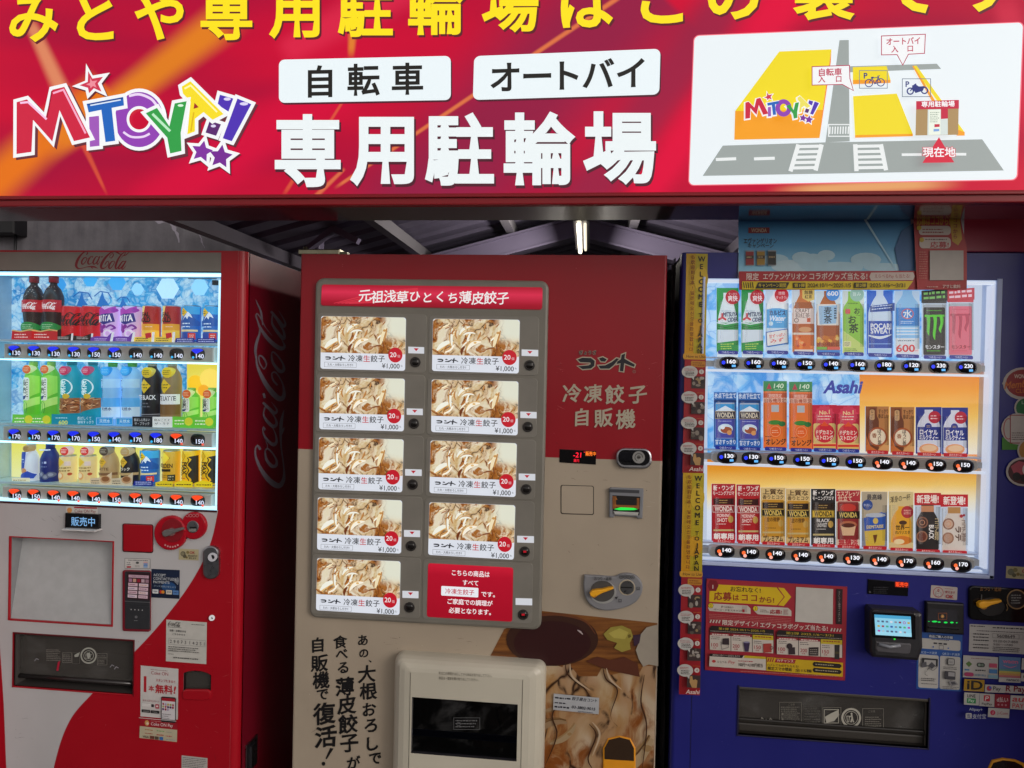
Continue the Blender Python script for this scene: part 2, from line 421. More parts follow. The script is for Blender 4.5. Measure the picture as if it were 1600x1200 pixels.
def inset(p, d):
    n = len(p); out = []
    for i in range(n):
        a, b, c = Vector(p[i - 1]), Vector(p[i]), Vector(p[(i + 1) % n])
        e1, e2 = (b - a), (c - b)
        if e1.length < 1e-9 or e2.length < 1e-9: out.append(tuple(b)); continue
        n1, n2 = Vector((-e1.y, e1.x)).normalized(), Vector((-e2.y, e2.x)).normalized()
        k = n1 + n2; L = k.length
        if L < 1e-6: out.append(tuple(b)); continue
        k /= L; q = d / max(0.35, k.dot(n1)); out.append((b.x + k.x * q, b.y + k.y * q))
    return out
def rr(x0, y0, x1, y1, r, n=5):
    r = min(r, abs(x1 - x0) / 2, abs(y1 - y0) / 2); out = []
    for cx, cy, a0 in ((x1 - r, y0 + r, -90), (x1 - r, y1 - r, 0), (x0 + r, y1 - r, 90), (x0 + r, y0 + r, 180)):
        for k in range(n + 1):
            a = rad(a0 + 90 * k / n); out.append((cx + r * math.cos(a), cy + r * math.sin(a)))
    return out
def ell(cx, cy, rx, ry, n=24): return [(cx + rx * math.cos(2 * math.pi * k / n), cy + ry * math.sin(2 * math.pi * k / n)) for k in range(n)]
def star(cx, cy, R, rot=0, inner=0.45, n=5): return [(cx + (R if k % 2 == 0 else R * inner) * math.sin(rad(rot) + math.pi * k / n), cy - (R if k % 2 == 0 else R * inner) * math.cos(rad(rot) + math.pi * k / n)) for k in range(2 * n)]
def catmull(pts, sub=6):
    out = []
    P = [tuple(p) for p in pts]
    for i in range(len(P) - 1):
        p0, p1, p2, p3 = P[max(i - 1, 0)], P[i], P[i + 1], P[min(i + 2, len(P) - 1)]
        for k in range(sub):
            t = k / sub
            out.append(tuple(0.5 * (2 * b + (c - a) * t + (2 * a - 5 * b + 4 * c - d) * t * t + (3 * b - a - 3 * c + d) * t ** 3) for a, b, c, d in zip(p0, p1, p2, p3)))
    out.append(P[-1]); return out

# ---------------------------------------------------------------- lettering
_gl = {}
def glyphs(s, wt):
    """outline of a line of text as flat faces; wt grows every stroke outwards with a mitred rim"""
    key = (s, wt)
    if key in _gl: return _gl[key]
    c = bpy.data.curves.new('t', 'FONT'); c.body = s; c.size = 1; c.resolution_u = 3
    o = bpy.data.objects.new('t', c); me = o.to_mesh()
    V = [(v.co.x, v.co.y) for v in me.vertices]; Fc = [tuple(p.vertices) for p in me.polygons]
    o.to_mesh_clear(); bpy.data.objects.remove(o); bpy.data.curves.remove(c)
    n0 = len(V)
    if wt > 0:
        seen = {}
        def key_(i): return (round(V[i][0], 4), round(V[i][1], 4))
        for f in Fc:
            ar = sum(V[f[k]][0] * V[f[(k + 1) % len(f)]][1] - V[f[(k + 1) % len(f)]][0] * V[f[k]][1] for k in range(len(f)))
            g = f if ar > 0 else f[::-1]
            for k in range(len(g)):
                a, b = key_(g[k]), key_(g[(k + 1) % len(g)])
                if a == b: continue
                if (b, a) in seen: del seen[(b, a)]
                else: seen[(a, b)] = (g[k], g[(k + 1) % len(g)])
        nxt = {}; prv = {}
        for (a, b) in seen: nxt.setdefault(a, b); prv.setdefault(b, a)
        q = wt * 0.85; new = {}
        def off(k):
            if k in new: return new[k]
            a, b = prv.get(k), nxt.get(k)
            def nrm(p, r):
                dx, dy = r[0] - p[0], r[1] - p[1]; L = math.hypot(dx, dy) or 1; return dy / L, -dx / L
            ns = ([nrm(a, k)] if a else []) + ([nrm(k, b)] if b else [])
            mx, my = sum(n[0] for n in ns), sum(n[1] for n in ns); L = math.hypot(mx, my)
            if L < 1e-4: mx, my, L = ns[0][0], ns[0][1], 1
            mx, my = mx / L, my / L; d = q / max(0.6, mx * ns[0][0] + my * ns[0][1])
            V.append((k[0] + mx * d, k[1] + my * d)); new[k] = len(V) - 1; return new[k]
        for (a, b), (ia, ib) in list(seen.items()): Fc.append((ia, off(a), off(b), ib))
    _gl[key] = (V, Fc, n0)
    return _gl[key]

class Art:
    """draws flat print in photo (or enlarged-photo) coordinates onto a real surface; every stroke of print lies a hair above the one below"""
    def __init__(s, mb, place, kind='p', k=1.0, eps=0.00022, off=0.0004, strip=None):
        s.mb = mb; s.place = place; s.kind = kind; s.k = k; s.eps = eps; s.o = off; s.map = lambda x, y: (x, y); s.strip = strip
    def crop(s, x0, y0, sc, sy=None):
        a = Art(s.mb, s.place, s.kind, s.k, s.eps, s.o, s.strip); sy = sy or sc; pm = s.map
        a.map = lambda x, y: pm(x0 + x / sc, y0 + y / sy); a.root = getattr(s, 'root', s); return a
    def quad(s, q, W=1.0, H=1.0):
        (ax, ay), (bx_, by_), (cx, cy), (dx, dy) = q
        a = Art(s.mb, s.place, s.kind, s.k, s.eps, s.o, s.strip); pm = s.map; a.root = getattr(s, 'root', s)
        def f(x, y):
            u, v = x / W, y / H
            return pm((ax * (1 - u) + bx_ * u) * (1 - v) + (dx * (1 - u) + cx * u) * v, (ay * (1 - u) + by_ * u) * (1 - v) + (dy * (1 - u) + cy * u) * v)
        a.map = f; return a
    def lift(s):
        r = getattr(s, 'root', s); r.o += s.eps; return r.o
    def mat(s, c): return c if not isinstance(c, str) else M(c, s.kind, s.k)
    def P(s, x, y, o): return s.place(*s.map(x, y), o)
    def poly(s, pts, c, uvf=None, o=None):
        o = s.lift() if o is None else o
        if s.strip:
            xs = [p[0] for p in pts]; st = s.strip; i0, i1 = math.floor(min(xs) / st), math.ceil(max(xs) / st)
            for i in range(i0, i1):
                q = clip(clip(pts, i * st, 1), (i + 1) * st, -1)
                if len(q) > 2: s.mb.poly([s.P(x, y, o) for x, y in q], s.mat(c), [uvf(x, y) for x, y in q] if uvf else None)
            return
        s.mb.poly([s.P(x, y, o) for x, y in pts], s.mat(c), [uvf(x, y) for x, y in pts] if uvf else None)
    def rect(s, x0, y0, x1, y1, c, uvf=None, slope=0): s.poly([(x0, y1 ), (x1, y1 + slope * (x1 - x0)), (x1, y0 + slope * (x1 - x0)), (x0, y0)], c, uvf)
    def rr(s, x0, y0, x1, y1, r, c, slope=0):
        s.poly([(x, y + slope * (x - x0)) for x, y in rr(x0, y0, x1, y1, r)][::-1], c)
    def circ(s, cx, cy, rx, c, ry=None, n=20): s.poly(ell(cx, cy, rx, ry or rx, n)[::-1], c)
    def ring(s, cx, cy, r, w, c, ry=None, n=28):
        ry = ry or r; s.stroke(ell(cx, cy, r, ry, n), w, c, True)
    def stroke(s, pts, wd, c, closed=False, o=None):
        """pts (x, y[, width]); one quad per step with round-ish joins"""
        o = s.lift() if o is None else o; n = len(pts); L = []; R = []
        for i in range(n):
            a = pts[i - 1] if (i > 0 or closed) else pts[i]; b = pts[(i + 1) % n] if (i < n - 1 or closed) else pts[i]
            p = pts[i]; w_ = (p[2] if len(p) > 2 else wd) / 2
            d1 = Vector((p[0] - a[0], p[1] - a[1])); d2 = Vector((b[0] - p[0], b[1] - p[1]))
            if d1.length < 1e-9: d1 = d2
            if d2.length < 1e-9: d2 = d1
            if d1.length < 1e-9: d1 = d2 = Vector((1, 0))
            d1.normalize(); d2.normalize(); t = d1 + d2
            t = t.normalized() if t.length > 1e-3 else d1
            nx = Vector((-t.y, t.x)); k = 1 / max(0.55, abs(nx.dot(Vector((-d1.y, d1.x)))))
            L.append((p[0] + nx.x * w_ * k, p[1] + nx.y * w_ * k)); R.append((p[0] - nx.x * w_ * k, p[1] - nx.y * w_ * k))
        m = s.mat(c); lv = [s.P(x, y, o) for x, y in L]; rv = [s.P(x, y, o) for x, y in R]
        for i in range(n if closed else n - 1):
            j = (i + 1) % n; s.mb.poly([lv[i], lv[j], rv[j], rv[i]], m)
    def box(s, x0, y0, x1, y1, w, c): s.stroke([(x0, y0), (x1, y0), (x1, y1), (x0, y1)], w, c, True)
    def text(s, st, x, y, em, c, w=None, wt=0.0, slope=0.0, skew=0.0, brush=0.0, anchor='c', kx=1.0, rot=0.0):
        V, Fc, n0 = glyphs(st, wt)
        if not V: return
        x0, x1 = min(v[0] for v in V), max(v[0] for v in V); y0, y1 = min(v[1] for v in V), max(v[1] for v in V)
        sx = (w / (x1 - x0)) if w else em * kx
        mx, my = (x0 + x1) / 2, (y0 + y1) / 2
        if anchor == 'l': mx = x0
        if anchor == 'r': mx = x1
        o = s.lift(); out = []
        cr, sr = math.cos(rot), math.sin(rot)
        for iv, (a, b) in enumerate(V):
            if brush:
                nz = noise.noise_vector(Vector((a * 2.4 + x, b * 2.4 + y, len(st)))); a += nz.x * brush; b += nz.y * brush + 0.10 * (a - mx)
                nz = noise.noise_vector(Vector((a * 9 + x, b * 9, 3))); a += nz.x * brush * 0.35; b += nz.y * brush * 0.35
            dx = (a - mx) * sx + (b - my) * em * skew; dy = -(b - my) * em + slope * (a - mx) * sx
            out.append(s.P(x + dx * cr - dy * sr, y + dx * sr + dy * cr, o if iv < n0 else o + 0.00003))
        s.mb.mesh(out, Fc, s.mat(c))
    def vtext(s, st, x, y, step, em, c, wt=0.0, brush=0.0, dx=0.0, **k):
        for i, ch in enumerate(st):
            if ch != ' ': s.text(ch, x + dx * i, y + step * i, em, c, wt=wt, brush=brush, **k)
    def scribble(s, x0, y0, x1, y1, rows, c, fill=0.75, th=0.45, seed=1, slope=0.0):
        """lines of print too small to read in the photo: rows of short dashes"""
        rn = random.Random(seed); h = (y1 - y0) / rows; o = s.lift(); m = s.mat(c)
        for r in range(rows):
            x = x0; y = y0 + h * (r + 0.5)
            end = x1 - rn.random() * (x1 - x0) * (1 - fill)
            while x < end:
                l = h * th * rn.uniform(0.6, 2.2); l = min(l, end - x)
                t0, t1 = y - h * th / 2 * rn.uniform(0.6, 1), y + h * th / 2 * rn.uniform(0.6, 1)
                s.mb.poly([s.P(a, b + slope * (a - x0), o) for a, b in ((x, t1), (x + l, t1), (x + l, t0), (x, t0))], m)
                x += l + h * th * rn.uniform(0.25, 0.6)
def clip(pts, k, sgn):
    out = []
    for i in range(len(pts)):
        a, b = pts[i - 1], pts[i]; ia, ib = (a[0] - k) * sgn >= 0, (b[0] - k) * sgn >= 0
        if ia != ib:
            t = (k - a[0]) / (b[0] - a[0]); out.append((k, a[1] + (b[1] - a[1]) * t))
        if ib: out.append(b)
    return out
def plane(Y): return lambda px, py, o: U(px, py, Y - o)
def flat(Y):
    """same, but keeps the outline of plane Y and only lifts it off the surface"""
    def f(px, py, o):
        p = U(px, py, Y); p.y -= o; return p
    return f

# script lettering of the two red logos (centre line x, y, pen width)
SCRIPT = [
    [(405, 160, 34), (434, 118, 22), (405, 84, 18), (345, 98, 28), (268, 165, 42), (195, 270, 60), (152, 380, 64), (150, 450, 56), (192, 500, 40), (255, 506, 22), (330, 490, 16), (420, 465, 18), (520, 457, 32), (600, 465, 40), (660, 490, 20), (692, 506, 5)],
    [(515, 470, 16), (545, 490, 26), (565, 510, 8)],
    [(398, 228, 16), (335, 248, 30), (288, 325, 40), (292, 388, 36), (330, 394, 24), (385, 330, 18), (412, 262, 20), (396, 226, 16)],
    [(412, 262, 14), (440, 262, 10), (470, 235, 8)],
    [(545, 232, 24), (568, 204, 14), (540, 196, 14), (498, 226, 26), (455, 300, 38), (442, 360, 42), (466, 396, 30), (522, 378, 14), (565, 335, 8)],
    [(712, 226, 16), (655, 206, 20), (604, 268, 36), (572, 350, 42), (592, 396, 32), (640, 368, 18), (690, 290, 14), (716, 230, 12)],
    [(745, 196, 26), (700, 290, 36), (668, 368, 36), (692, 400, 20), (748, 320, 6)],
    [(775, 222, 26), (812, 206, 26)],
    [(1005, 242, 12), (985, 205, 14), (1036, 142, 14), (1078, 140, 16), (1072, 190, 22), (1030, 244, 20), (1002, 240, 12)],
    [(1078, 100, 18), (1010, 112, 26), (920, 190, 46), (840, 290, 58), (782, 400, 62), (772, 470, 56), (804, 505, 40), (872, 488, 20), (930, 430, 14), (962, 372, 18), (950, 325, 16), (905, 345, 22), (868, 410, 22)],
    [(1040, 102, 12), (1120, 86, 30), (1190, 112, 32), (1240, 146, 22), (1300, 152, 8)],
    [(1092, 320, 16), (1030, 342, 30), (970, 440, 42), (978, 500, 36), (1022, 488, 22), (1080, 410, 18), (1108, 342, 18), (1084, 316, 14)],
    [(1385, 110, 14), (1368, 92, 14), (1330, 118, 18), (1285, 152, 26), (1212, 250, 42), (1152, 380, 50), (1132, 470, 46), (1152, 512, 26), (1205, 460, 6)],
    [(1385, 110, 14), (1350, 165, 14), (1290, 225, 10), (1225, 330, 6)],
    [(1300, 190, 8), (1345, 182, 20), (1402, 162, 22), (1450, 120, 14), (1484, 86, 4)],
    [(1378, 336, 14), (1312, 330, 24), (1242, 420, 38), (1204, 496, 38), (1250, 502, 26), (1320, 420, 18), (1374, 345, 12)],
    [(1400, 312, 26), (1335, 420, 36), (1292, 496, 36), (1322, 520, 20), (1404, 425, 6)],
]
def script_logo(a, c, f):
    """f maps logo units to the art's units and returns (x, y, width scale)"""
    o = a.lift()
    for i, st in enumerate(SCRIPT):
        pts = []
        for x, y, w_ in catmull(st, 5):
            X, Y, k = f(x, y); pts.append((X, Y, w_ * k))
        a.stroke(pts, 1, c, o=o + i * 0.00003)
def kont(a, c, f, outline=None, ow=10):
    """brush-written katakana of the dumpling shop; f maps from its tracing"""
    parts = [[(105, 608), (138, 595), (200, 597), (227, 618), (224, 652), (200, 672), (140, 677), (108, 656), (182, 650), (199, 641), (196, 629), (122, 626)],
             [(258, 600), (285, 591), (313, 606), (300, 623), (272, 620)], [(254, 652), (302, 650), (350, 626), (384, 599), (402, 603), (362, 650), (332, 673), (268, 673)],
             [(422, 574), (446, 564), (441, 602), (516, 645), (510, 661), (440, 634), (433, 693), (408, 689), (414, 634), (386, 640), (390, 622), (416, 606)]]
    for pt in parts:
        if outline: a.stroke([f(x, y) for x, y in pt], ow, outline, True)
    for pt in parts: a.poly([f(x, y) for x, y in pt][::-1], c)

def pleats(a, x0, y0, x1, y1, n, size, cols, seed, ang=-0.95, lim=None):
    """the printed dumplings themselves: curled pale skins with singed rims"""
    rn = random.Random(seed)
    for i in range(n):
        cx, cy = rn.uniform(x0, x1), rn.uniform(y0, y1); an = ang + rn.gauss(0, 0.55); L = size * rn.uniform(0.6, 1.5); wd = L * rn.uniform(0.10, 0.24); bend = rn.uniform(-0.35, 0.35)
        pts = []
        for k in range(7):
            t = k / 6 - 0.5; u = t * L; v = bend * L * (0.25 - t * t) * 2
            pts.append((cx + u * math.cos(an) - v * math.sin(an), cy + u * math.sin(an) + v * math.cos(an)))
        if any(not (x0 < x < x1 and y0 < y < y1) for x, y in pts): continue
        if lim and lim(cx, cy): continue
        prof = [math.sin(math.pi * (k + 0.6) / 7.2) for k in range(7)]; o = a.lift()
        dx, dy = -math.sin(an) * wd * 0.38, math.cos(an) * wd * 0.38
        if rn.random() < 0.5: dx, dy = -dx, -dy
        a.stroke([(x + dx, y + dy, wd * 0.8 * p) for (x, y), p in zip(pts, prof)], 1, rn.choice(cols[1]), o=o)
        a.stroke([(x, y, wd * p) for (x, y), p in zip(pts, prof)], 1, rn.choice(cols[0]), o=o + 0.00004)
        if rn.random() < 0.6: a.stroke([(x + dx * 1.1, y + dy * 1.1, wd * 0.16 * p) for (x, y), p in zip(pts[1:], prof)], 1, rn.choice(cols[2]), o=o + 0.00008)
        if rn.random() < 0.35:
            k = rn.randint(1, 5); a.poly(ell(pts[k][0], pts[k][1], wd * 0.42, wd * 0.3, 9)[::-1], rn.choice(cols[1]), o=o + 0.00010)
# ================================================================ SETTING
def asphalt():
    m, t, p = newmat('asphalt'); q = NT(t); tc = q.n('ShaderNodeTexCoord')
    n = q.noise(tc.outputs['Object'], 90, 4, 0.7); n2 = q.noise(tc.outputs['Object'], 1.3, 4)
    c = q.mix(q.smooth(n2, 0.3, 0.7), q.ramp(n, [(0.3, (0.03, 0.03, 0.032)), (0.7, (0.075, 0.073, 0.07))]), (0.05, 0.048, 0.046))
    link(t, c, p.inputs['Base Color']); p.inputs['Roughness'].default_value = 0.85
    b = q.n('ShaderNodeBump'); b.inputs['Strength'].default_value = 0.4; b.inputs['Distance'].default_value = 0.004
    link(t, n, b.inputs['Height']); link(t, b.outputs[0], p.inputs['Normal']); return m
def concrete():
    m, t, p = newmat('old_concrete'); q = NT(t); tc = q.n('ShaderNodeTexCoord')
    st = q.n('ShaderNodeMapping'); link(t, tc.outputs['Object'], st.inputs[0]); st.inputs['Scale'].default_value = (9, 9, 0.8)
    n = q.noise(tc.outputs['Object'], 5, 8, 0.65); n2 = q.noise(st.outputs[0], 1.0, 5, 0.6)
    c = q.ramp(q.math('ADD', q.math('MULTIPLY', n, 0.5), q.math('MULTIPLY', n2, 0.5)), [(0.32, (0.09, 0.085, 0.10)), (0.55, (0.2, 0.19, 0.21)), (0.75, (0.30, 0.29, 0.31))])
    link(t, c, p.inputs['Base Color']); p.inputs['Roughness'].default_value = 0.9
    b = q.n('ShaderNodeBump'); b.inputs['Strength'].default_value = 0.5; b.inputs['Distance'].default_value = 0.01
    link(t, n, b.inputs['Height']); link(t, b.outputs[0], p.inputs['Normal']); return m
mb = MB(); mb.poly([(-60, -60, 0), (60, -60, 0), (60, 60, 0), (-60, 60, 0)], asphalt())
mb.build('ground', kind='structure')
STEEL = M('8c84a0', 'paint'); SHEET = M('6e687e', 'plastic')

# ---- old concrete wall behind the red machine
CON = concrete(); WY = 1.9
xe = U(447, 380, WY).x
mb = MB(); mb.box(-6, xe, WY, WY + 0.16, 0, 3.2, CON, 0.01)
wall = mb.build('concrete_wall', label='stained old concrete wall behind and above the red drinks machine', cat='wall')
mb = MB(); a = Art(mb, plane(WY), 'p'); c5 = a.crop(0, 310, 2.667)
for st in ([(625, 86, 3), (660, 95, 16), (700, 100, 10), (722, 120, 14), (738, 150, 12), (746, 185, 3)], [(640, 88, 3), (690, 92, 8), (720, 105, 4)], [(820, 140, 2), (832, 150, 10), (842, 180, 6), (852, 210, 2)], [(850, 110, 2), (838, 145, 6)]):
    pts = catmull(st, 5); pts = [(x + random.uniform(-2, 2), y + random.uniform(-2, 2), w_ * random.uniform(0.4, 1.3)) for x, y, w_ in pts]
    c5.stroke(pts, 1, 'aaa4b2')
mb.build('peeled_paint', wall)

# ---- bicycle shed: gable frames, purlins, ribbed sheets
RY = 1.8
A0 = U(905, 341, RY); L0 = U(640, 411, RY); R0 = U(1180, 411, RY)
sl, sr_ = (L0.z - A0.z) / (L0.x - A0.x), (R0.z - A0.z) / (R0.x - A0.x)
shed = thing('bicycle_shed', (A0.x, RY, 0), 'open gabled steel shed roof with ribbed sheets behind the vending machines', 'shed roof')
xl, xr2 = U(487, 380, RY).x, A0.x + 3.4
def zr(x): return A0.z + (x - A0.x) * (sl if x < A0.x else sr_)
for fy in (RY, RY + 2.4, RY + 4.8, RY + 7.2):
    mb = MB(); h = 0.085
    for xa in (xl, xr2):
        za = zr(xa)
        for (y0, y1, dz0, dz1) in ((fy, fy + 0.07, -h, 0), (fy - 0.02, fy + 0.09, -h - 0.012, -h), (fy - 0.02, fy + 0.09, 0, 0.012)):
            v = [(A0.x, y0, A0.z + dz0), (xa, y0, za + dz0), (xa, y0, za + dz1), (A0.x, y0, A0.z + dz1), (A0.x, y1, A0.z + dz0), (xa, y1, za + dz0), (xa, y1, za + dz1), (A0.x, y1, A0.z + dz1)]
            mb.mesh(v, [(0, 1, 2, 3), (7, 6, 5, 4), (0, 4, 5, 1), (3, 2, 6, 7), (1, 5, 6, 2)], STEEL)
    mb.build('rafter', shed)
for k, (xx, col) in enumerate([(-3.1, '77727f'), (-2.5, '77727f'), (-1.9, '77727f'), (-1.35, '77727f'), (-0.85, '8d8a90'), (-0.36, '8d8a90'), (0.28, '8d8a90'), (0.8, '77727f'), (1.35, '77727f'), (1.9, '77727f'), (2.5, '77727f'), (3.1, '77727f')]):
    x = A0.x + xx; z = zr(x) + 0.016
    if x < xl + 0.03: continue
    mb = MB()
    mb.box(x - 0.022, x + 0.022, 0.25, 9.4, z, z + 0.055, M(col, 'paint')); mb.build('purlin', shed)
for xa in (xl, xr2):
    mb = MB(); y = 0.2; prof = []
    while y < 9.6:
        prof += [(y, 0), (y + 0.10, 0), (y + 0.125, 0.035), (y + 0.155, 0.035)]; y += 0.18
    n = len(prof); za = zr(xa)
    v = [(A0.x, p[0], A0.z + 0.075 + p[1]) for p in prof] + [(xa, p[0], za + 0.075 + p[1]) for p in prof]
    mb.mesh(v, [(i, i + 1, n + i + 1, n + i) for i in range(n - 1)], SHEET); mb.build('roof_sheet', shed)
def post(px, w_, y, top, bottom=0.0):
    mb = MB(); c = U(px, 380, y); mb.box(c.x - w_ / 2, c.x + w_ / 2, y, y + w_, bottom, top, STEEL, 0.006); return mb
post(421, 0.075, 1.72, 2.6).build('column', shed)
post(489, 0.06, 1.2, 2.6).build('column', shed)
mb = MB()                                                    # sloping brace to the left column
p = [U(*q, 1.70) for q in ((318, 330), (412, 362), (412, 378), (318, 341))]
mb.prism([(v.x, v.z) for v in p], 1.70, 1.76, STEEL); mb.build('brace', shed)
mb = MB(); p = [U(*q, 1.02) for q in ((478, 392), (478, 384), (520, 350), (560, 372), (556, 380), (520, 362))]
mb.prism([(v.x, v.z) for v in p], 1.02, 1.06, STEEL); mb.build('brace', shed)
for xa in (xl + 0.05, xr2 - 0.05):
    for fy in (RY + 2.4, RY + 7.2):
        mb = MB(); mb.box(xa - 0.04, xa + 0.04, fy - 0.04, fy + 0.04, 0, zr(xa), STEEL); mb.build('column', shed)
# back fence of the shed
mb = MB(); mb.box(-5, 5, 9.6, 9.7, 0, 3.4, M('3c3a42', 'rough')); mb.build('rear_wall', label='dark wall at the far end of the shed', cat='wall')
mb = MB(); p0, p1 = U(1494, 340, 0.07), U(1494, 393.5, 0.07); mb.box(p0.x, p0.x + 0.5, 0.07, 0.09, p1.z, p0.z + 0.05, M('b8485f', 'paint'), 0.003)
mb.build('red_board', label='dull crimson board standing on top of the blue drinks machine, behind the banner', cat='board')
# fluorescent batten under the ridge
lp = thing('fluorescent_lamp', U(905, 352, 0.95), 'lit fluorescent batten lamp hanging under the shed ridge', 'lamp')
ya, yb = 0.95, 1.62; zl = U(903, 350, ya).z; xl0 = U(904, 350, ya).x; xl1 = xl0
mb = MB(); mb.box(xl0 - 0.022, xl0 + 0.045, ya, yb, zl + 0.014, zl + 0.045, M('55525c', 'paint')); mb.tube([(xl0, ya + .1, zl + .05), (xl0, ya + .1, A0.z + .06)], .006, STEEL); mb.tube([(xl0, yb - .1, zl + .05), (xl0, yb - .1, A0.z + .06)], .006, STEEL); mb.build('housing', lp)
mb = MB(); mb.tube([(xl0, ya + 0.02, zl), (xl0, yb - 0.02, zl)], 0.009, M('fff4d8', 'e', 6.0)); mb.build('tube', lp)
mb = MB(); mb.tube([(xl0 + 0.026, ya + 0.02, zl + 0.004), (xl0 + 0.026, yb - 0.02, zl + 0.01)], 0.006, M('fff4d8', 'e', 1.2)); mb.build('tube', lp)
pl = bpy.data.lights.new('tube_light', 'AREA'); pl.shape = 'RECTANGLE'; pl.size = 0.05; pl.size_y = yb - ya; pl.energy = 4.5; pl.spread = math.pi; pl.color = (1, 0.93, 0.84)   # the lamp's own light
for dx, rot in ((-0.09, 1.25), (0.12, -1.25)):
    po = bpy.data.objects.new('tube_light', pl); po.location = (xl0 + dx, (ya + yb) / 2, zl + 0.02); po.rotation_euler = (0, rot, 0); COL.objects.link(po); po.parent = lp; po.matrix_parent_inverse = lp.matrix_basis.inverted()
# black box on the wall at the far left
mb = MB(); q0, q1 = U(-40, 333, WY - .1), U(21, 365, WY - .1); mb.box(q0.x, q1.x, WY - .1, WY, q1.z, q0.z, M('17161a', 'plastic'), 0.008)
bxx = mb.build('wall_box', label='small black box mounted on the concrete wall at the left edge', cat='box')
mb = MB(); mb.tube([(q1.x - 0.03, WY - .05, q1.z), (q1.x - 0.032, WY - .05, q1.z - 0.12), (q1.x - 0.02, WY - .03, q1.z - 0.3)], 0.008, M('17161a', 'plastic')); mb.build('cable', bxx)

# ================================================================ SIGN
SY = -0.2
sign = thing('parking_sign', (0, SY, U(800, 322, SY).z), 'wide red backlit sign for the bicycle park, hung above the three vending machines', 'sign')
zb0, zb1 = U(800, 321.5, SY).z, U(800, 303, SY).z
SX0, SX1, SZ = U(-150, 300, SY).x, U(1750, 300, SY).x, U(800, -190, SY).z
SREAR = -0.028
FR = M('8c1520', 'paint')
mb = MB()
mb.box(SX0, SX1, SY - 0.012, SY + 0.01, zb0, zb1, FR, 0.003)
mb.box(SX0, SX1, SY - 0.018, SY - 0.0125, zb1 - 0.012, zb1 - 0.004, FR, 0.002)
mb.box(SX0, SX1, SY - 0.012, SY + 0.01, SZ - 0.03, SZ, FR, 0.003)
mb.box(SX0, SX0 + 0.03, SY - 0.012, SY + 0.01, zb1, SZ - 0.03, FR); mb.box(SX1 - 0.03, SX1, SY - 0.012, SY + 0.01, zb1, SZ - 0.03, FR)
mb.build('frame', sign)
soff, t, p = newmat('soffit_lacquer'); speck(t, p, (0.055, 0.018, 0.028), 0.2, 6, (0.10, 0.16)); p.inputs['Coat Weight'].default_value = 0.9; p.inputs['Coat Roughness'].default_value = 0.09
mb = MB()
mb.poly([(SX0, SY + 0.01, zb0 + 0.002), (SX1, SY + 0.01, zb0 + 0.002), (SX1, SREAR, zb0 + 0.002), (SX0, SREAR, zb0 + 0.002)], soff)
mb.poly([(SX0, SREAR, zb0 + 0.002), (SX1, SREAR, zb0 + 0.002), (SX1, SREAR, SZ), (SX0, SREAR, SZ)], FR)
mb.poly([(SX0, SY + 0.01, SZ), (SX1, SY + 0.01, SZ), (SX1, SREAR, SZ), (SX0, SREAR, SZ)], FR)
for x in (SX0, SX1): mb.poly([(x, SY, zb0), (x, SREAR, zb0), (x, SREAR, SZ), (x, SY, SZ)], FR)
mb.build('housing', sign)
for x in (SX0 - 0.1, SX1 + 0.1):
    mb = MB(); mb.box(x - 0.09, x + 0.09, SY, SREAR + 0.02, 0, SZ, FR, 0.006); mb.build('post', sign)
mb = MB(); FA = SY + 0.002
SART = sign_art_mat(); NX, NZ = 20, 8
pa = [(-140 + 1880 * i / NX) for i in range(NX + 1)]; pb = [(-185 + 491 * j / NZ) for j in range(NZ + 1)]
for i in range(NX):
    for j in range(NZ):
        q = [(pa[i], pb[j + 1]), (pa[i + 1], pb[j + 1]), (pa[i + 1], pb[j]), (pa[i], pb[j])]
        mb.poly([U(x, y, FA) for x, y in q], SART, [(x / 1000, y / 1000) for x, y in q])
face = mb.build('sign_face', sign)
SL = flat(FA)
EW = 'e8f0f2'
# -- yellow line, cut by the top of the photograph
mb = MB(); a = Art(mb, SL, 'e', 0.95)
row = [('み', 53, 66), ('と', 149, 63), ('や', 249, 63), ('専', 354, 63), ('用', 460, 61), ('駐', 571, 58), ('輪', 682, 55), ('場', 797, 51), ('は', 917, 44), ('こ', 1034, 37), ('の', 1146, 31), ('裏', 1287, 32), ('で', 1419, 21), ('す', 1545, 19)]
for ch, x, yb_ in row:
    em = 82 + (x - 53) * 0.0107
    V = glyphs(ch, 0.030)[0]; ymin = min(v[1] for v in V); ymax = max(v[1] for v in V)
    cy = yb_ - (ymax - ymin) / 2 * em
    mb = MB(); a = Art(mb, SL, 'e', 0.95); a.text(ch, x + 2.5, cy + 3, em * 1.01, '5a1420', wt=0.032)
    a.text(ch, x, cy, em, 'f8dc10', wt=0.030); mb.build('character', face)
# -- two white plates
mb = MB(); a = Art(mb, SL, 'e', 0.95)
plates = {}
for q in ([(436, 93.5), (704.5, 87.5), (704.5, 156.5), (436, 161)], [(741, 88), (1032, 76.5), (1030, 148), (739, 156.5)]):
    qs = a.quad([(x + 2, y + 3) for x, y in q], 270, 68); qs.rr(0, 0, 270, 68, 9, '4a1024')
    qq = a.quad(q, 270, 68); qq.rr(0, 0, 270, 68, 9, 'e4eef2')
for ch, x, y in (('自', 500.5, 127.5), ('転', 568.5, 125), ('車', 637, 123.5)): a.text(ch, x, y, 52, '15130f', wt=0.026, slope=-0.02)
for ch, x, y in (('オ', 789, 121), ('ー', 839.5, 119), ('ト', 889, 118.5), ('バ', 935, 115), ('イ', 985.5, 114.5)): a.text(ch, x, y, 52, '15130f', wt=0.026, slope=-0.03)
mb.build('word_plate', face)
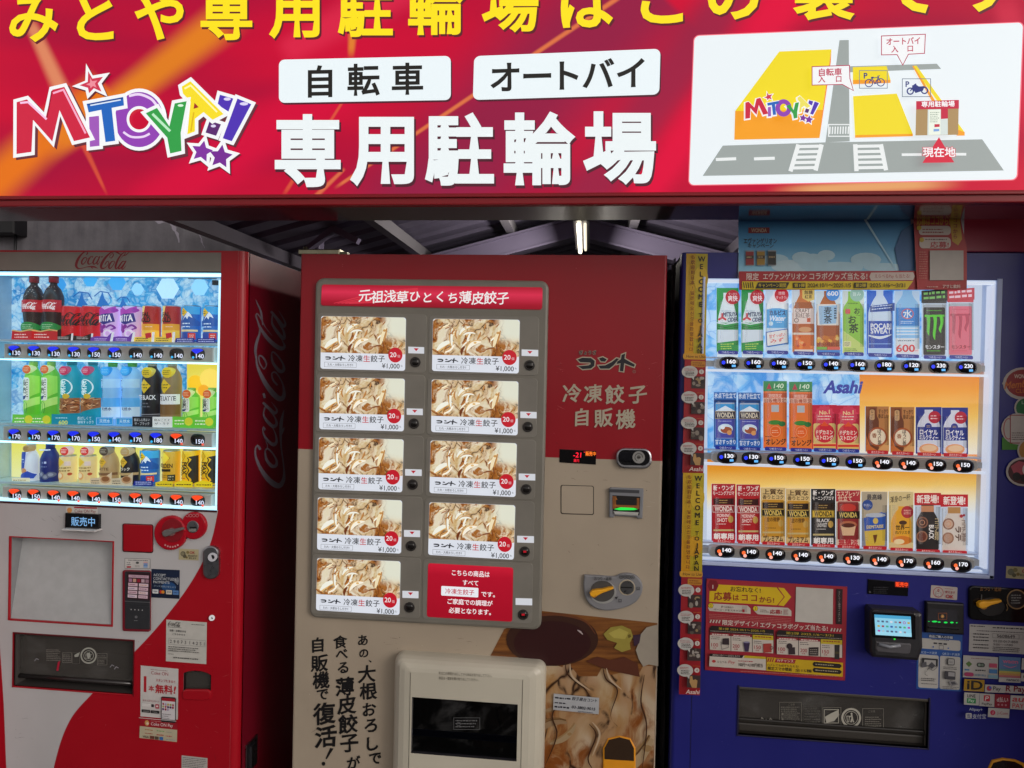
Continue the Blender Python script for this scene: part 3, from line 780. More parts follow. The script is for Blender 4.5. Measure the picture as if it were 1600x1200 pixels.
# -- big white words
mb = MB(); a = Art(mb, SL, 'e', 0.95)
for ch, x, y, ww in (('専', 481, 235.5, 103), ('用', 597, 237, 100), ('駐', 718, 233, 108), ('輪', 843, 232, 112), ('場', 968, 231.5, 114)):
    mb = MB(); a = Art(mb, SL, 'e', 0.92); a.text(ch, x + 2, y + 4, 117, '4a1024', w=ww + 2, wt=0.038); a.text(ch, x, y, 116, EW, w=ww, wt=0.036); mb.build('character', face)
# -- the many-coloured shop logo
mb = MB(); a = Art(mb, SL, 'e', 0.95).crop(10, 90, 4)
A_Y = [(888, 358), (958, 325), (1035, 440), (1068, 297), (1142, 283), (1105, 480), (1110, 592), (1040, 608), (1022, 510)]
A_M = [(78, 285), (142, 268), (258, 385), (300, 208), (375, 190), (535, 505), (435, 528), (345, 335), (300, 530), (180, 395), (170, 595), (77, 608)]
A_T = [(512, 295), (740, 252), (745, 305), (668, 320), (690, 525), (630, 533), (604, 332), (525, 348)]
A_A = [(1110, 192), (1164, 158), (1370, 362), (1302, 398), (1246, 350), (1192, 392), (1192, 470), (1145, 488), (1165, 285), (1118, 235)]
A_I = [(525, 375), (587, 368), (590, 555), (530, 562)]
E1 = [(1345, 240), (1428, 264), (1398, 345), (1330, 302)]; E1d = [(1282, 402), (1352, 425), (1322, 496), (1256, 476)]; E2 = [(1455, 265), (1541, 300), (1420, 530), (1364, 512)]
S0 = [(503, 40), (545, 115), (652, 97), (600, 165), (637, 247), (560, 212), (512, 262), (500, 208), (415, 182), (498, 148)]
S1 = star(1228, 590, 112, 12, 0.5); S2 = star(1345, 622, 122, 8, 0.5)
def scaled(p, k):
    cx, cy = sum(q[0] for q in p) / len(p), sum(q[1] for q in p) / len(p)
    return [(cx + (x - cx) * k, cy + (y - cy) * k) for x, y in p]
ringo, ringi = ell(838, 392, 152, 172, 40), ell(838, 390, 78, 82, 40)
for p in (A_M, A_I, A_T, A_Y, A_A, E1, E1d, E2): a.stroke([(x + 6, y + 9) for x, y in p], 42, '5a1024', True)
for p in (S0, S1, S2): a.poly([(x + 6, y + 9) for x, y in scaled(p, 1.03)][::-1], '5a1024')
a.stroke([(x + 5, y + 10) for x, y in ringo], 44, '5a1024', True)
WH = 'eef0f2'
for p in (S0, S1, S2): a.poly(p[::-1], WH)
a.poly(scaled(S0, 0.62)[::-1], 'c8304c'); a.poly(scaled(S0, 0.3)[::-1], 'e88a98')
for p, c in ((S1, '7a2a9a'), (S2, '70248e')): a.poly(scaled(p, 0.62)[::-1], c)
a.stroke(A_I, 42, WH, True); a.poly(A_I[::-1], '9a54b4')
o = a.lift()
def annulus(p0, p1, c):
    o = a.lift(); n = len(p0)
    for i in range(n):
        j = (i + 1) % n; a.poly([p0[i], p0[j], p1[j], p1[i]], c, o=o)
annulus(ell(838, 392, 172, 194, 40), ell(838, 390, 62, 64, 40), WH); annulus(ringo, ringi, '8c3cae')
a.stroke(catmull([(775, 245), (840, 235), (910, 262), (945, 300)]), 16, 'e6d2f0'); a.stroke(catmull([(740, 470), (790, 500), (860, 500), (905, 480)]), 14, 'e6d2f0')
a.stroke(A_T, 42, WH, True); a.poly(A_T[::-1], '1660b8'); a.stroke([(535, 303), (725, 268)], 12, 'd8e6f6'); a.stroke([(520, 300), (738, 260)], 7, '0c3a80')
a.stroke(A_M, 42, WH, True); a.poly(A_M[::-1], 'c81a3c'); a.stroke([(100, 290), (150, 285), (265, 392)], 13, 'f0c2e4'); a.stroke([(305, 230), (370, 208), (508, 480)], 12, 'f2aac8')
a.stroke([(298, 215), (268, 380)], 7, '8a0c28')
for p, c in ((E1, '4a2cae'), (E1d, '54206a'), (E2, '4a2cae')):
    a.stroke(p, 42, WH, True); a.poly(p[::-1], c)
a.circ(1392, 268, 22, 'd8d0f0', 10); a.circ(1496, 298, 26, 'd8d0f0', 10); a.circ(1306, 436, 16, 'd8d0f0', 9)
a.stroke(A_A, 42, WH, True); a.poly(A_A[::-1], 'f0d820'); a.poly([(1190, 292), (1216, 320), (1184, 330)], '9a2020')
a.stroke([(1128, 205), (1166, 184), (1330, 350)], 10, 'fbf4b0'); a.stroke([(1186, 352), (1168, 470)], 9, 'd8b010')
a.stroke(A_Y, 42, WH, True); a.poly(A_Y[::-1], '2c9a44'); a.stroke([(930, 362), (1040, 470)], 16, 'b6e6c0'); a.circ(1105, 310, 18, 'd6f2da', 8)
mb.build('logo', face)
# -- map of the way to the bicycle park
mb = MB(); a = Art(mb, SL, 'e', 0.92); c3 = a.crop(1060, 0, 2.963)
q = [(1085, 56.5), (1598, 35.5), (1588, 280.5), (1076.5, 289)]
a.quad([(x, y) for x, y in ((1083.5, 55), (1600, 34), (1590, 282), (1075, 290.5))], 515, 240).rr(0, 0, 515, 240, 9, 'f07080')
a.quad(q, 512, 240).rr(0, 0, 512, 240, 8, 'e6eef2')
GR, YE, OR = '98a09e', 'ecd616', 'f09c14'
P = lambda pts, c: c3.poly(pts[::-1], c)
P([(745, 187), (788, 186), (792, 655), (680, 660)], GR); P([(788, 308), (1195, 296), (1215, 320), (790, 336)], GR)
P([(205, 675), (680, 660), (794, 658), (1405, 646), (1505, 790), (112, 815)], GR)
P([(466, 240), (707, 230), (667, 510), (262, 515)], YE); P([(262, 515), (667, 510), (652, 640), (258, 648)], OR); P([(707, 230), (704, 290), (652, 640), (667, 510)], 'f07c14')
P([(806, 313), (962, 308), (980, 372), (806, 372)], YE); P([(806, 372), (980, 372), (980, 386), (806, 392)], OR)
P([(1080, 308), (1100, 306), (1322, 614), (1300, 616)], YE); P([(1080, 308), (1086, 306), (1205, 500), (1190, 505)], OR); P([(1285, 600), (1322, 614), (1322, 630), (1285, 630)], OR)
P([(806, 448), (1008, 436), (1082, 622), (815, 628)], YE); P([(815, 628), (1082, 622), (1082, 633), (815, 640)], OR)
for x0, y0, x1, y1, w_ in ((172, 741, 266, 737, 14), (348, 738, 444, 735, 14), (1030, 719, 1122, 718, 12), (1250, 717, 1328, 717, 12)): c3.stroke([(x0, y0), (x1, y1)], w_, 'e6eaea')
for (xa, xb, xc, xd) in ((545, 668, 508, 640), (806, 940, 812, 964)):      # zebra crossings
    ya, yb_ = 672, 796
    c3.stroke([(xa + 8, ya), (xc + 8, yb_)], 20, 'e6eaea'); c3.stroke([(xb - 8, ya), (xd - 8, yb_ - 4)], 20, 'e6eaea')
    for k in range(5):
        f = (k + 0.4) / 5; y = ya + (yb_ - ya) * f
        c3.stroke([(xa + (xc - xa) * f + 16, y), (xb + (xd - xb) * f - 16, y - 2)], 14, 'e6eaea')
c3.box(690, 582, 788, 636, 5, 'e6eaea')
for k in range(8): c3.stroke([(697 + k * 12, 592), (695 + k * 12, 626)], 6, 'e6eaea')
# speech boxes
for pts, lines in (([(932, 176), (1134, 168), (1130, 256), (1056, 260), (1030, 310), (1004, 262), (932, 263)], (('オートバイ', 1032, 199, 37, 156), ('入', 993, 237, 34, 0), ('口', 1064, 235, 32, 0))),
                   ([(612, 318), (784, 312), (786, 372), (802, 428), (752, 400), (612, 403)], (('自転車', 696, 343, 37, 106), ('入', 656, 376, 34, 0), ('口', 734, 376, 32, 0)))):
    c3.poly(pts[::-1], 'eef0f2'); c3.stroke(pts, 4, 'b03050', True)
    for s_, x, y, em, ww in lines: c3.text(s_, x, y, em, 'b82048', w=ww or None, wt=0.022, slope=-0.03)
NB = '1c2c78'
c3.box(829, 337, 957, 418, 3, '6a7a8a'); c3.box(1026, 375, 1156, 457, 3, '5a6a80'); c3.text('P', 857, 361, 36, NB, wt=0.03); c3.text('P', 1049, 400, 36, NB, wt=0.03)
for x, y in ((872, 395), (926, 392)): c3.ring(x, y, 17, 4, NB)
for s_ in ([(872, 395), (886, 372), (915, 370), (898, 398), (886, 372)], [(898, 398), (926, 392), (912, 364), (922, 362)], [(880, 370), (893, 368)]): c3.stroke(s_, 4, NB)
for x, y in ((1061, 433), (1126, 430)): c3.ring(x, y, 14, 6, NB)
c3.poly([(1068, 408), (1085, 402), (1100, 412), (1128, 410), (1118, 432), (1085, 442), (1072, 425)], NB); c3.stroke([(1061, 433), (1080, 404), (1088, 400)], 5, NB)
# shop front and "you are here"
P([(1087, 516), (1282, 512), (1280, 634), (1084, 637)], 'a8895a'); P([(1087, 480), (1283, 474), (1283, 514), (1087, 518)], 'c0143c'); P([(1140, 518), (1232, 516), (1232, 634), (1138, 636)], 'd2dcd8')
P([(1146, 522), (1198, 520), (1198, 634), (1144, 635)], 'e8eee0'); P([(1200, 516), (1232, 516), (1232, 560), (1200, 562)], 'c0143c'); P([(1170, 586), (1194, 586), (1194, 598), (1170, 600)], 'c0143c'); P([(1166, 608), (1192, 608), (1192, 618), (1166, 620)], '7aa0d8')
c3.scribble(1150, 528, 1196, 580, 6, '8a9a8a', seed=3)
c3.text('専用駐輪場', 1186, 494, 28, 'f2f4f6', w=152, wt=0.025, slope=-0.02)
P([(1190, 646), (1260, 762), (1114, 764)], 'd01238')
for wt, cc in ((0.075, 'd01238'), (0.02, 'f2f4f6')): c3.text('現在地', 1190, 715, 48, cc, w=150 if wt < .05 else 156, wt=wt)
# the shop logo again, small
lg = c3.crop(283, 425, 4.35)
for p in (A_M, A_I, A_T, A_Y, A_A, E1, E1d, E2): lg.stroke(p, 44, 'f2f2f2', True)
for p in (S0, S1, S2): lg.poly(p[::-1], 'f2f2f2')
lg.poly(scaled(S0, .7)[::-1], 'c8304c')
for p in (S1, S2): lg.poly(scaled(p, .7)[::-1], '7a2a9a')
lg.stroke(ell(838, 390, 115, 128, 28), 90, '8c3cae', True)
for p, c in ((A_I, '9a54b4'), (A_T, '1660b8'), (A_M, 'c81a3c'), (E1, '4a2cae'), (E1d, '54206a'), (E2, '4a2cae'), (A_A, 'e8dc60'), (A_Y, '2c9a44')): lg.poly(p[::-1], c)
mb.build('map_panel', face)
# ================================================================ RED DRINKS MACHINE
RED, WHITE, CREAM = 'a80c1e', 'bebcbe', 'b8aa98'
def edge_r(mb, x, r, z0, z1, m, sgn=1, n=6):
    """rounded upright front edge of a door, turning from the front to the side"""
    pts = [(x + sgn * r * math.sin(math.pi / 2 * k / n), r - r * math.cos(math.pi / 2 * k / n)) for k in range(n + 1)]
    for i in range(n): mb.poly([(pts[i][0], pts[i][1], z0), (pts[i + 1][0], pts[i + 1][1], z0), (pts[i + 1][0], pts[i + 1][1], z1), (pts[i][0], pts[i][1], z1)], m, smooth=False)
def hx(a, b, c, d):                      # opening from left, right, top, bottom pixels
    return (U(a[0], a[1]).x, U(b[0], b[1]).x, U(d[0], d[1]).z, U(c[0], c[1]).z)
def xz(*px, Y=0.0): return [(U(x, y, Y).x, U(x, y, Y).z) for x, y in px]
def sticker(parent, name, Y, fn, label=None, kind='p', k=1.0):
    mb = MB(); fn(Art(mb, flat(Y), kind, k)); return mb.build(name, parent, label)
def knob_handle(mb, cx, cy, px0, px1, Y, m, wd=5.0):
    """winged turning handle: fat at px0, thin at px1"""
    a, b = Vector(px0), Vector(px1); d = (b - a).normalized(); n_ = Vector((-d.y, d.x)); out = []
    for t, q in ((0, .55), (.12, 1), (.3, .95), (.55, .55), (.8, .5), (1, .28)): p = a + (b - a) * t + n_ * wd * q; out.append((p.x, p.y))
    for t, q in ((1, .28), (.8, .5), (.55, .55), (.3, .95), (.12, 1), (0, .55)): p = a + (b - a) * t - n_ * wd * q; out.append((p.x, p.y))
    mb.prism(xz(*out, Y=Y), Y, Y + 0.014, m, bev=0.003)

xr, xl0_ = U(377, 800).x, U(-78, 800).x; zt, zbm = U(180, 391.5).z, 0.06
redm = thing('drinks_vending_machine', ((xr + xl0_) / 2, 0, 0), 'red and white drinks vending machine with three lit shelves, at the left', 'vending machine', 'vending machines under the sign')
R_ = 0.022; PAINT_R, PAINT_W = M(RED, 'paint'), M(WHITE, 'paint')
xin = U(18, 600, 0.13).x
WIN = (xin, U(342.3, 610).x, U(171, 791).z, U(171, 425).z)
PORT = hx((22, 1030), (208.5, 1040), (115, 995.5), (115, 1078)); CUP = hx((287, 1065), (330, 1065), (308, 1047), (308, 1082))
DISP = hx((15.5, 905), (177, 912), (96, 843), (96, 972))
mb = MB()
mb.panel(xl0_ + R_, xr - R_, zbm, zt, [WIN, PORT, CUP, DISP], 0.0, PAINT_W)
edge_r(mb, xr - R_, R_, zbm, zt, PAINT_R); edge_r(mb, xl0_ + R_, R_, zbm, zt, PAINT_R, -1)
mb.poly([(xl0_, R_, zt), (xr, R_, zt), (xr - R_, 0, zt), (xl0_ + R_, 0, zt)], PAINT_R)
mb.recess(PORT, 0, 0.14, M('4a4644', 'plastic'), M('5a5654', 'plastic')); mb.recess(CUP, 0, 0.05, M('1c1013', 'plastic'))
# red artwork of the door: the curved swoosh, the right edge, the thin line above the header
SW = [(341, 797), (328, 852), (300, 908), (256, 968), (209, 1020), (144, 1084), (108, 1128), (86, 1192), (78, 1260), (76, 1400)]
sw = catmull(SW, 8); zz = [U(x, y).z for x, y in sw]; xx = [U(x, y).x for x, y in sw]
def strip_red(xa0, xa1, xb, z0, z1):
    """strip from the curve (xa0 at z0, xa1 at z1) to xb, cut round the openings"""
    holes = sorted([h for h in (PORT, CUP) if h[2] < (z0 + z1) / 2 < h[3]])
    segs = []; c0, c1 = xa0, xa1
    for h in holes:
        if max(c0, c1) < h[0]: segs.append((c0, c1, h[0], h[0])); c0 = c1 = h[1]
        elif min(c0, c1) < h[1]: c0, c1 = max(c0, h[1]), max(c1, h[1])
    segs.append((c0, c1, xb, xb))
    for s0, s1, e0, e1 in segs: mb.poly([(s0, -0.0005, z0), (e0, -0.0005, z0), (e1, -0.0005, z1), (s1, -0.0005, z1)], PAINT_R)
lv = sorted({z for h in (PORT, CUP) for z in h[2:]} | set(zz), reverse=True); lv = [z for z in lv if zbm < z <= zz[0]]
def xat(z):
    for i in range(len(zz) - 1):
        if zz[i + 1] <= z <= zz[i]: return xx[i] + (xx[i + 1] - xx[i]) * (zz[i] - z) / (zz[i] - zz[i + 1] + 1e-9)
    return xx[-1]
for i in range(len(lv) - 1): strip_red(xat(lv[i + 1]), xat(lv[i]), xr - R_, lv[i + 1], lv[i])
strip_red(xat(lv[-1]), xat(lv[-1]), xr - R_, zbm, lv[-1])
mb.poly([(WIN[1], -0.0005, zz[0]), (xr - R_, -0.0005, zz[0]), (xr - R_, -0.0005, zt), (WIN[1], -0.0005, zt)], PAINT_R)
mb.poly([(xl0_ + R_, -0.0005, zt - 0.005), (WIN[1], -0.0005, zt - 0.005), (WIN[1], -0.0005, zt), (xl0_ + R_, -0.0005, zt)], PAINT_R)
lft = [U(0, 1010), U(6, 1100), U(10, 1200), U(12, 1420)]
mb.poly([(xl0_ + R_, -0.0005, lft[0].z + 0.3), (lft[0].x - 0.02, -0.0005, lft[0].z + 0.3)] + [(p.x, -0.0005, p.z) for p in lft] + [(xl0_ + R_, -0.0005, lft[-1].z)], PAINT_R)
mb.box(WIN[0], WIN[1], -0.002, 0.001, WIN[2] - 0.004, WIN[2] + 0.0015, M('3c0a10', 'plastic')); mb.box(WIN[0], WIN[1], -0.002, 0.001, WIN[3] - 0.001, WIN[3] + 0.003, M('1a1416', 'plastic'))
mb.poly([(xl0_ + R_, -0.0004, WIN[3] + .003), (WIN[1], -0.0004, WIN[3] + .003), (WIN[1], -0.0004, zt - .0052), (xl0_ + R_, -0.0004, zt - .0052)], M('827c76', 'plastic'))  # header strip: grey darkened to hold the shade of the sign above
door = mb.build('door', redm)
mb = MB()                                                  # cabinet behind the door
mb.box(xl0_ + 0.002, xr - 0.002, R_ + 0.005, 0.74, zbm, zt - 0.004, M('a0102a', 'paint'))
for x in (xr, xl0_): mb.poly([(x, R_, zbm), (x, R_ + 0.004, zbm), (x, R_ + 0.004, zt), (x, R_, zt)], PAINT_R)
mb.box(xl0_ + 0.03, xr - 0.03, 0.05, 0.7, 0.0, zbm, M('161416', 'plastic'))
cab = mb.build('cabinet', redm)
# the box has to be hollow where the window and the flaps are
bpy.data.objects.remove(cab)
mb = MB(); CR = M('740c20', 'paint')
for x in (xl0_, xr): mb.poly([(x, R_ + 0.006, zbm), (x, 0.74, zbm), (x, 0.74, zt - 0.003), (x, R_ + 0.006, zt - 0.003)], CR)
for z in (zbm, zt - 0.003): mb.poly([(xl0_, R_, z), (xr, R_, z), (xr, 0.74, z), (xl0_, 0.74, z)], CR)
mb.poly([(xl0_, 0.74, zbm), (xr, 0.74, zbm), (xr, 0.74, zt - 0.003), (xl0_, 0.74, zt - 0.003)], CR)
mb.box(xr - 0.012, xr - 0.003, R_, R_ + 0.006, zbm, zt, M('1c0a0c', 'plastic'))
mb.box(xl0_ + 0.03, xr - 0.03, 0.05, 0.7, 0.0, zbm - 0.002, M('161416', 'plastic'))
cab = mb.build('cabinet', redm)
mb = MB()
SIDE = lambda px, py, o: UX(px, py, xr) + Vector((o, 0, 0))
a = Art(mb, SIDE, 'p').crop(390, 460, 3.743)
script_logo(a, '7c7480', lambda x, y: (30 + (y - 80) * 176 / 440, 1132 - (x - 130) * 1102 / 1354, 0.5))
mb.build('script_logo', cab)
mb = MB(); q0, q1 = UX(383, 1165, xr), UX(399, 1192, xr)
mb.box(xr, xr + 0.006, q0.y, q1.y, q1.z, q0.z, M('8c8a90', 'metal'), 0.002); mb.box(xr + 0.006, xr + 0.012, q0.y + 0.02, q1.y - 0.02, q1.z + 0.012, q0.z - 0.012, M('8c8a90', 'metal')); mb.build('latch', cab)
mb = MB(); script_logo(Art(mb, flat(-0.0005), 'p').crop(110, 388, 16), '7c1420', lambda x, y: (x, y, 1)); mb.build('script_logo', door)

# ---- lit window
INW = M('cfe4ee', 'p'); LED = M('a4e0fa', 'e', 2.6); LEDS = M('c4ecfc', 'e', 1.3)
mb = MB(); IB = 0.13
x0, x1, z0, z1 = WIN
mb.poly([(x0, 0.001, z0), (x0, IB, z0), (x0, IB, z1), (x0, 0.001, z1)], INW); mb.poly([(x1, 0.001, z0), (x1, IB, z0), (x1, IB, z1), (x1, 0.001, z1)], INW)
mb.poly([(x0, 0.001, z0), (x1, 0.001, z0), (x1, IB, z0), (x0, IB, z0)], INW); mb.poly([(x0, 0.001, z1), (x1, 0.001, z1), (x1, IB, z1), (x0, IB, z1)], INW)
mb.poly([(x0, IB, z0), (x1, IB, z0), (x1, IB, z1), (x0, IB, z1)], INW)
mb.build('window_lining', redm)
def rail_z(pyc, h): return U(172, pyc + h, 0.012).z, U(172, pyc - h, 0.012).z
RAILS = [(551.5, 11.5), (683, 11.5), (777.5, 11)]
SHELF = [533.5, 665, 757.5]                                     # pixel line on which the samples stand
def backdrop(name, Y, rects, parent):
    mb = MB(); a = Art(mb, plane(Y), 'e')
    for (px0, py0, px1, py1, m) in rects:
        nx = 6
        for i in range(nx):
            xa, xb = px0 + (px1 - px0) * i / nx, px0 + (px1 - px0) * (i + 1) / nx
            ua, ub = i / nx, (i + 1) / nx; asp = (px1 - px0) / max(1, (py1 - py0))
            if 'ice' in m.name: uvs = [(xa / 340, py1 / 340), (xb / 340, py1 / 340), (xb / 340, py0 / 340), (xa / 340, py0 / 340)]
            else: uvs = [(ua, 1), (ub, 1), (ub, 0), (ua, 0)]
            mb.poly([U(x, y, Y) for x, y in ((xa, py1), (xb, py1), (xb, py0), (xa, py0))], m, uvs)
    return mb, a
ICE = ice_mat('ice_backdrop', 0.75); WARM = ramp_mat('warm_backdrop', [(0.0, 'f4e040'), (0.4, 'f2ea78'), (1.0, 'e8eeb0')], 0.8)
PALE = ramp_mat('pale_yellow_backdrop', [(0.0, 'eee85a'), (0.5, 'eef0a8'), (1.0, 'f0f2c4')], 0.8)
mb, a = backdrop('b', IB - 0.004, [(18, 434, 346, 562, ICE), (18, 562, 292, 690, ICE), (292, 562, 346, 690, WARM), (18, 688, 346, 792, PALE)], redm)
a.o = 0.001
for x, y, r, c in ((141, 438, 11, '38a8ea'), (183, 441, 14, '3aa6ea'), (262, 451, 18, 'b2e2fa'), (312, 449, 14, '8cd2f6'), (92, 445, 12, '2c96e0'), (215, 452, 10, '8ed0f4')):
    a.poly(ell(x, y, r, r, 6)[::-1], c)
for x, y, r, c in ((305, 598, 12, 'f4c428'), (328, 592, 16, 'f6d860'), (318, 610, 9, 'f0a828')): a.poly(ell(x, y, r, r, 12)[::-1], c)
for x, y, s_ in ((128, 470, 1.0), (160, 468, 0.9), (192, 474, 0.7)):
    a.poly([(x - 10 * s_, y + 12 * s_), (x, y + 26 * s_), (x + 12 * s_, y + 10 * s_), (x + 3, y - 2), (x, y - 14 * s_)], '1668b4')
    a.stroke([(x - 14 * s_, y - 6 * s_), (x - 4 * s_, y - 14 * s_), (x + 10 * s_, y - 12 * s_), (x + 16 * s_, y - 2 * s_)], 1.6, '0c5aa8')
mb.build('backdrop', redm)
mb = MB()
mb.box(x0 + 0.002, x1 - 0.002, 0.006, 0.03, z1 - 0.008, z1 - 0.003, LED)
for pyc, h in RAILS:
    za, zb_ = rail_z(pyc, h); mb.box(x0 + 0.01, x1 - 0.012, 0.016, 0.036, za - 0.0055, za - 0.0015, LED)
mb.box(x1 - 0.010, x1 - 0.002, 0.006, 0.02, z0 + 0.014, z1 - 0.02, LEDS); mb.box(x0 + 0.001, x0 + 0.008, 0.008, 0.03, z0 + 0.014, z1 - 0.02, LEDS)
mb.box(x0 + 0.002, x1 - 0.002, 0.006, 0.02, z0 + 0.002, z0 + 0.010, LEDS)
mb.build('light_strip', redm)
BLK = M('0e0d10', 'gloss')
DIG = 'dfe8ff'
def button(parent, c, rx, rz, h, hot, digits, px, style, Yf, lit=True):
    mb = MB()
    if style == 'square':
        glow = M('ff4a18', 'e', 0.95) if hot else M('1a2cf0', 'e', 0.95)
        mb.dome(c, rx, rz, h, BLK, (lambda t, a: glow if (lit and math.sin(a) > 0.55 and 0.12 < t < 0.95) else None), rings=6)
        a = Art(mb, flat(Yf - h * 1.0), 'e', 1.0)
        a.text(digits, px[0] + 3.5, px[1] + 3, 9.5, DIG, wt=0.02, slope=0.05)
        a.circ(px[0] - 7, px[1] + 5, 2.0, 'ff5a2c' if hot else '35b4f0', n=8) if not hot else a.circ(px[0] + 8, px[1] + 7.5, 2, 'ff6a50', n=8)
    else:
        mb.dome(c, rx, rz, h, M('1c1b22', 'gloss'), rings=6)
        mb.dome((c[0], c[1] - h * 0.35, c[2]), rx * 0.86, rz * 0.82, h * 0.75, BLK, rings=5)
        a = Art(mb, flat(Yf - h * 1.12), 'e', 1.0)
        a.text(digits, px[0] + 3.2, px[1] - 2.2, 8.4, 'f2f4ff', w=13.5, wt=0.03, slope=0.05)
        a.circ(px[0] - 9, px[1] - 0.6, 3.0, 'ff6a30' if hot else '2038ff', n=10)
        if hot: a.circ(px[0] - 7, px[1] + 4, 2.8, 'ffb0a0', n=9)
        else: a.rect(px[0] + 4, px[1] + 3, px[0] + 10, px[1] + 6.4, '60b8ff')
    return mb.build('price_button', parent)
RB = [[(22.5, 548.5), (53.4, 549), (84, 550), (115.5, 550.5), (147, 551), (179, 551.5), (212, 552), (244, 552.5), (276, 553), (309, 553.5)],
      [(22.5, 679), (53.4, 680), (84, 681), (115.5, 682), (147, 683), (179, 683.5), (212, 684), (244, 685), (276, 686), (309, 687)],
      [(23, 772), (53, 773), (84, 774.5), (115, 775.5), (147, 777), (179, 778), (212, 779), (244, 780), (276, 781.5), (309, 782.5)]]
RP = [['130', '130', '130', '130', '150', '150', '140', '140', '140', '140'], ['170', '170', '170', '170', '150', '140', '170', '180', '140', '150'], ['150', '150', '140', '140', '140', '150', '140', '140', '140', '140']]
for r in range(3):
    pyc, h = RAILS[r]; za, zb_ = rail_z(pyc, h); mb = MB()
    mb.box(U(5, 600, 0.012).x, U(333.5, 600, 0.012).x, 0.012, 0.05, za, zb_, M('dcd6cc', 'plastic'), 0.004)
    zs = U(172, SHELF[r], 0.05).z
    mb.box(x0 + 0.001, x1 - 0.001, 0.03, IB - 0.005, zs - 0.006, zs, M('d4e6ee', 'p'))
    rail = mb.build('button_rail', redm)
    for i, (px, py) in enumerate(RB[r]):
        c = U(px, py, 0.012); dark = (r == 0 and i in (6, 7, 8)) or (r == 1 and i == 9)
        button(rail, c, 12.8 * MPP, 9.8 * MPP, 0.008, r == 2 or (r == 1 and i > 7), RP[r][i], (px, py), 'square', 0.012, not dark)
mb = MB(); mb.poly([(x0, 0.003, z0), (x1, 0.003, z0), (x1, 0.003, z1), (x0, 0.003, z1)], GLASS); mb.build('glass_pane', redm)
mb = MB(); q = [U(*p_, 0.02) for p_ in ((294, 434.5), (338, 434.5), (336, 441))]
mb.box(q[0].x, q[1].x, 0.02, 0.024, q[0].z - 0.002, q[0].z, M('101014', 'plastic')); mb.box(q[2].x - 0.008, q[2].x + 0.006, 0.018, 0.03, q[2].z - 0.008, q[2].z + 0.006, M('101014', 'plastic')); mb.build('window_stay', redm)

# ---- fittings on the lower door
DARKR, CHR = M('4c0610', 'plastic'), M('b0b0b6', 'metal')
def rrp(px0, py0, px1, py1, r, sl=0.04, Y=0.0): return xz(*[(x, y + sl * (x - px0)) for x, y in rr(px0, py0, px1, py1, r)], Y=Y)
mb = MB(); DX0, DX1, DZ0, DZ1 = DISP; GP = M('b0b2b4', 'gloss')
mb.poly([(DX0, 0.006, DZ0), (DX1, 0.006, DZ0), (DX1, 0.05, DZ1), (DX0, 0.05, DZ1)], GP)
for x in (DX0, DX1): mb.poly([(x, 0, DZ0), (x, 0.006, DZ0), (x, 0.05, DZ1), (x, 0, DZ1)], M('8a8b8e', 'gloss'))
mb.poly([(DX0, 0, DZ1), (DX0, 0.05, DZ1), (DX1, 0.05, DZ1), (DX1, 0, DZ1)], M('8a8b8e', 'gloss')); mb.poly([(DX0, 0, DZ0), (DX0, 0.006, DZ0), (DX1, 0.006, DZ0), (DX1, 0, DZ0)], GP)
for x_ in (DX0, DX1): mb.box(x_ - 0.003, x_ + 0.001, -0.003, 0.004, DZ0 - 0.004, DZ1 + 0.003, PAINT_R, 0.001)
mb.box(DX0 + 0.001, DX1 - 0.003, -0.003, 0.004, DZ0 - 0.004, DZ0 + 0.0005, PAINT_R, 0.001); mb.box(DX0 + 0.001, DX1 - 0.003, -0.003, 0.004, DZ1, DZ1 + 0.003, PAINT_R, 0.001)
dp = mb.build('display_panel', redm)
mb = MB()                                                  # flap of the outlet
px0_, px1_, pz0, pz1 = PORT
mb.prism([(px0_ + 0.002, pz0 + (pz1 - pz0) * .12), (px1_ - 0.002, pz0 + (pz1 - pz0) * .12), (px1_ - 0.002, pz1 - 0.004), (px0_ + 0.002, pz1 - 0.004)], 0.022, 0.026, SMOKE)
mb.tube([(px0_ + 0.002, 0.02, pz0 + (pz1 - pz0) * .14), (px1_ - 0.002, 0.02, pz0 + (pz1 - pz0) * .14)], 0.007, M('2a2626', 'gloss'))
mb.box(px0_, px1_, 0.03, 0.12, pz0 + (pz1 - pz0) * .36, pz0 + (pz1 - pz0) * .40, M('3a3c46', 'plastic'))
mb.box(px0_, px1_, -0.003, 0.004, pz0 - 0.005, pz0, M(RED, 'paint'), 0.002); mb.box(px0_, px1_, -0.003, 0.004, pz1, pz1 + 0.004, M('5a0a14', 'paint'), 0.001)
mb.box(px0_ - 0.004, px0_, -0.003, 0.004, pz0 - 0.005, pz1 + 0.004, M('8a0c1c', 'paint'), 0.001); mb.box(px1_, px1_ + 0.003, -0.003, 0.004, pz0 - 0.005, pz1 + 0.004, M('5a0a14', 'paint'), 0.001)
fl = mb.build('outlet_flap', redm)
mb = MB(); a = Art(mb, plane(0.0215), 'p').crop(0, 960, 5); LG = 'a4a49c'
a.ring(692, 322, 58, 12, LG); a.ring(692, 322, 38, 4, LG); a.scribble(664, 296, 720, 350, 5, LG, seed=2); a.poly([(676, 306), (700, 296), (708, 330), (690, 350), (680, 330)], LG)
a.scribble(362, 270, 480, 365, 7, '807c76', seed=5, slope=0.02); a.box(488, 300, 560, 375, 3, '807c76'); a.scribble(492, 310, 556, 368, 4, '807c76', seed=9); a.poly([(580, 318), (626, 292), (612, 330), (584, 334)], LG); a.box(566, 300, 622, 385, 2, '6a6762')
a.box(760, 305, 836, 395, 3, '807c76'); a.scribble(766, 318, 830, 388, 6, '807c76', seed=11)
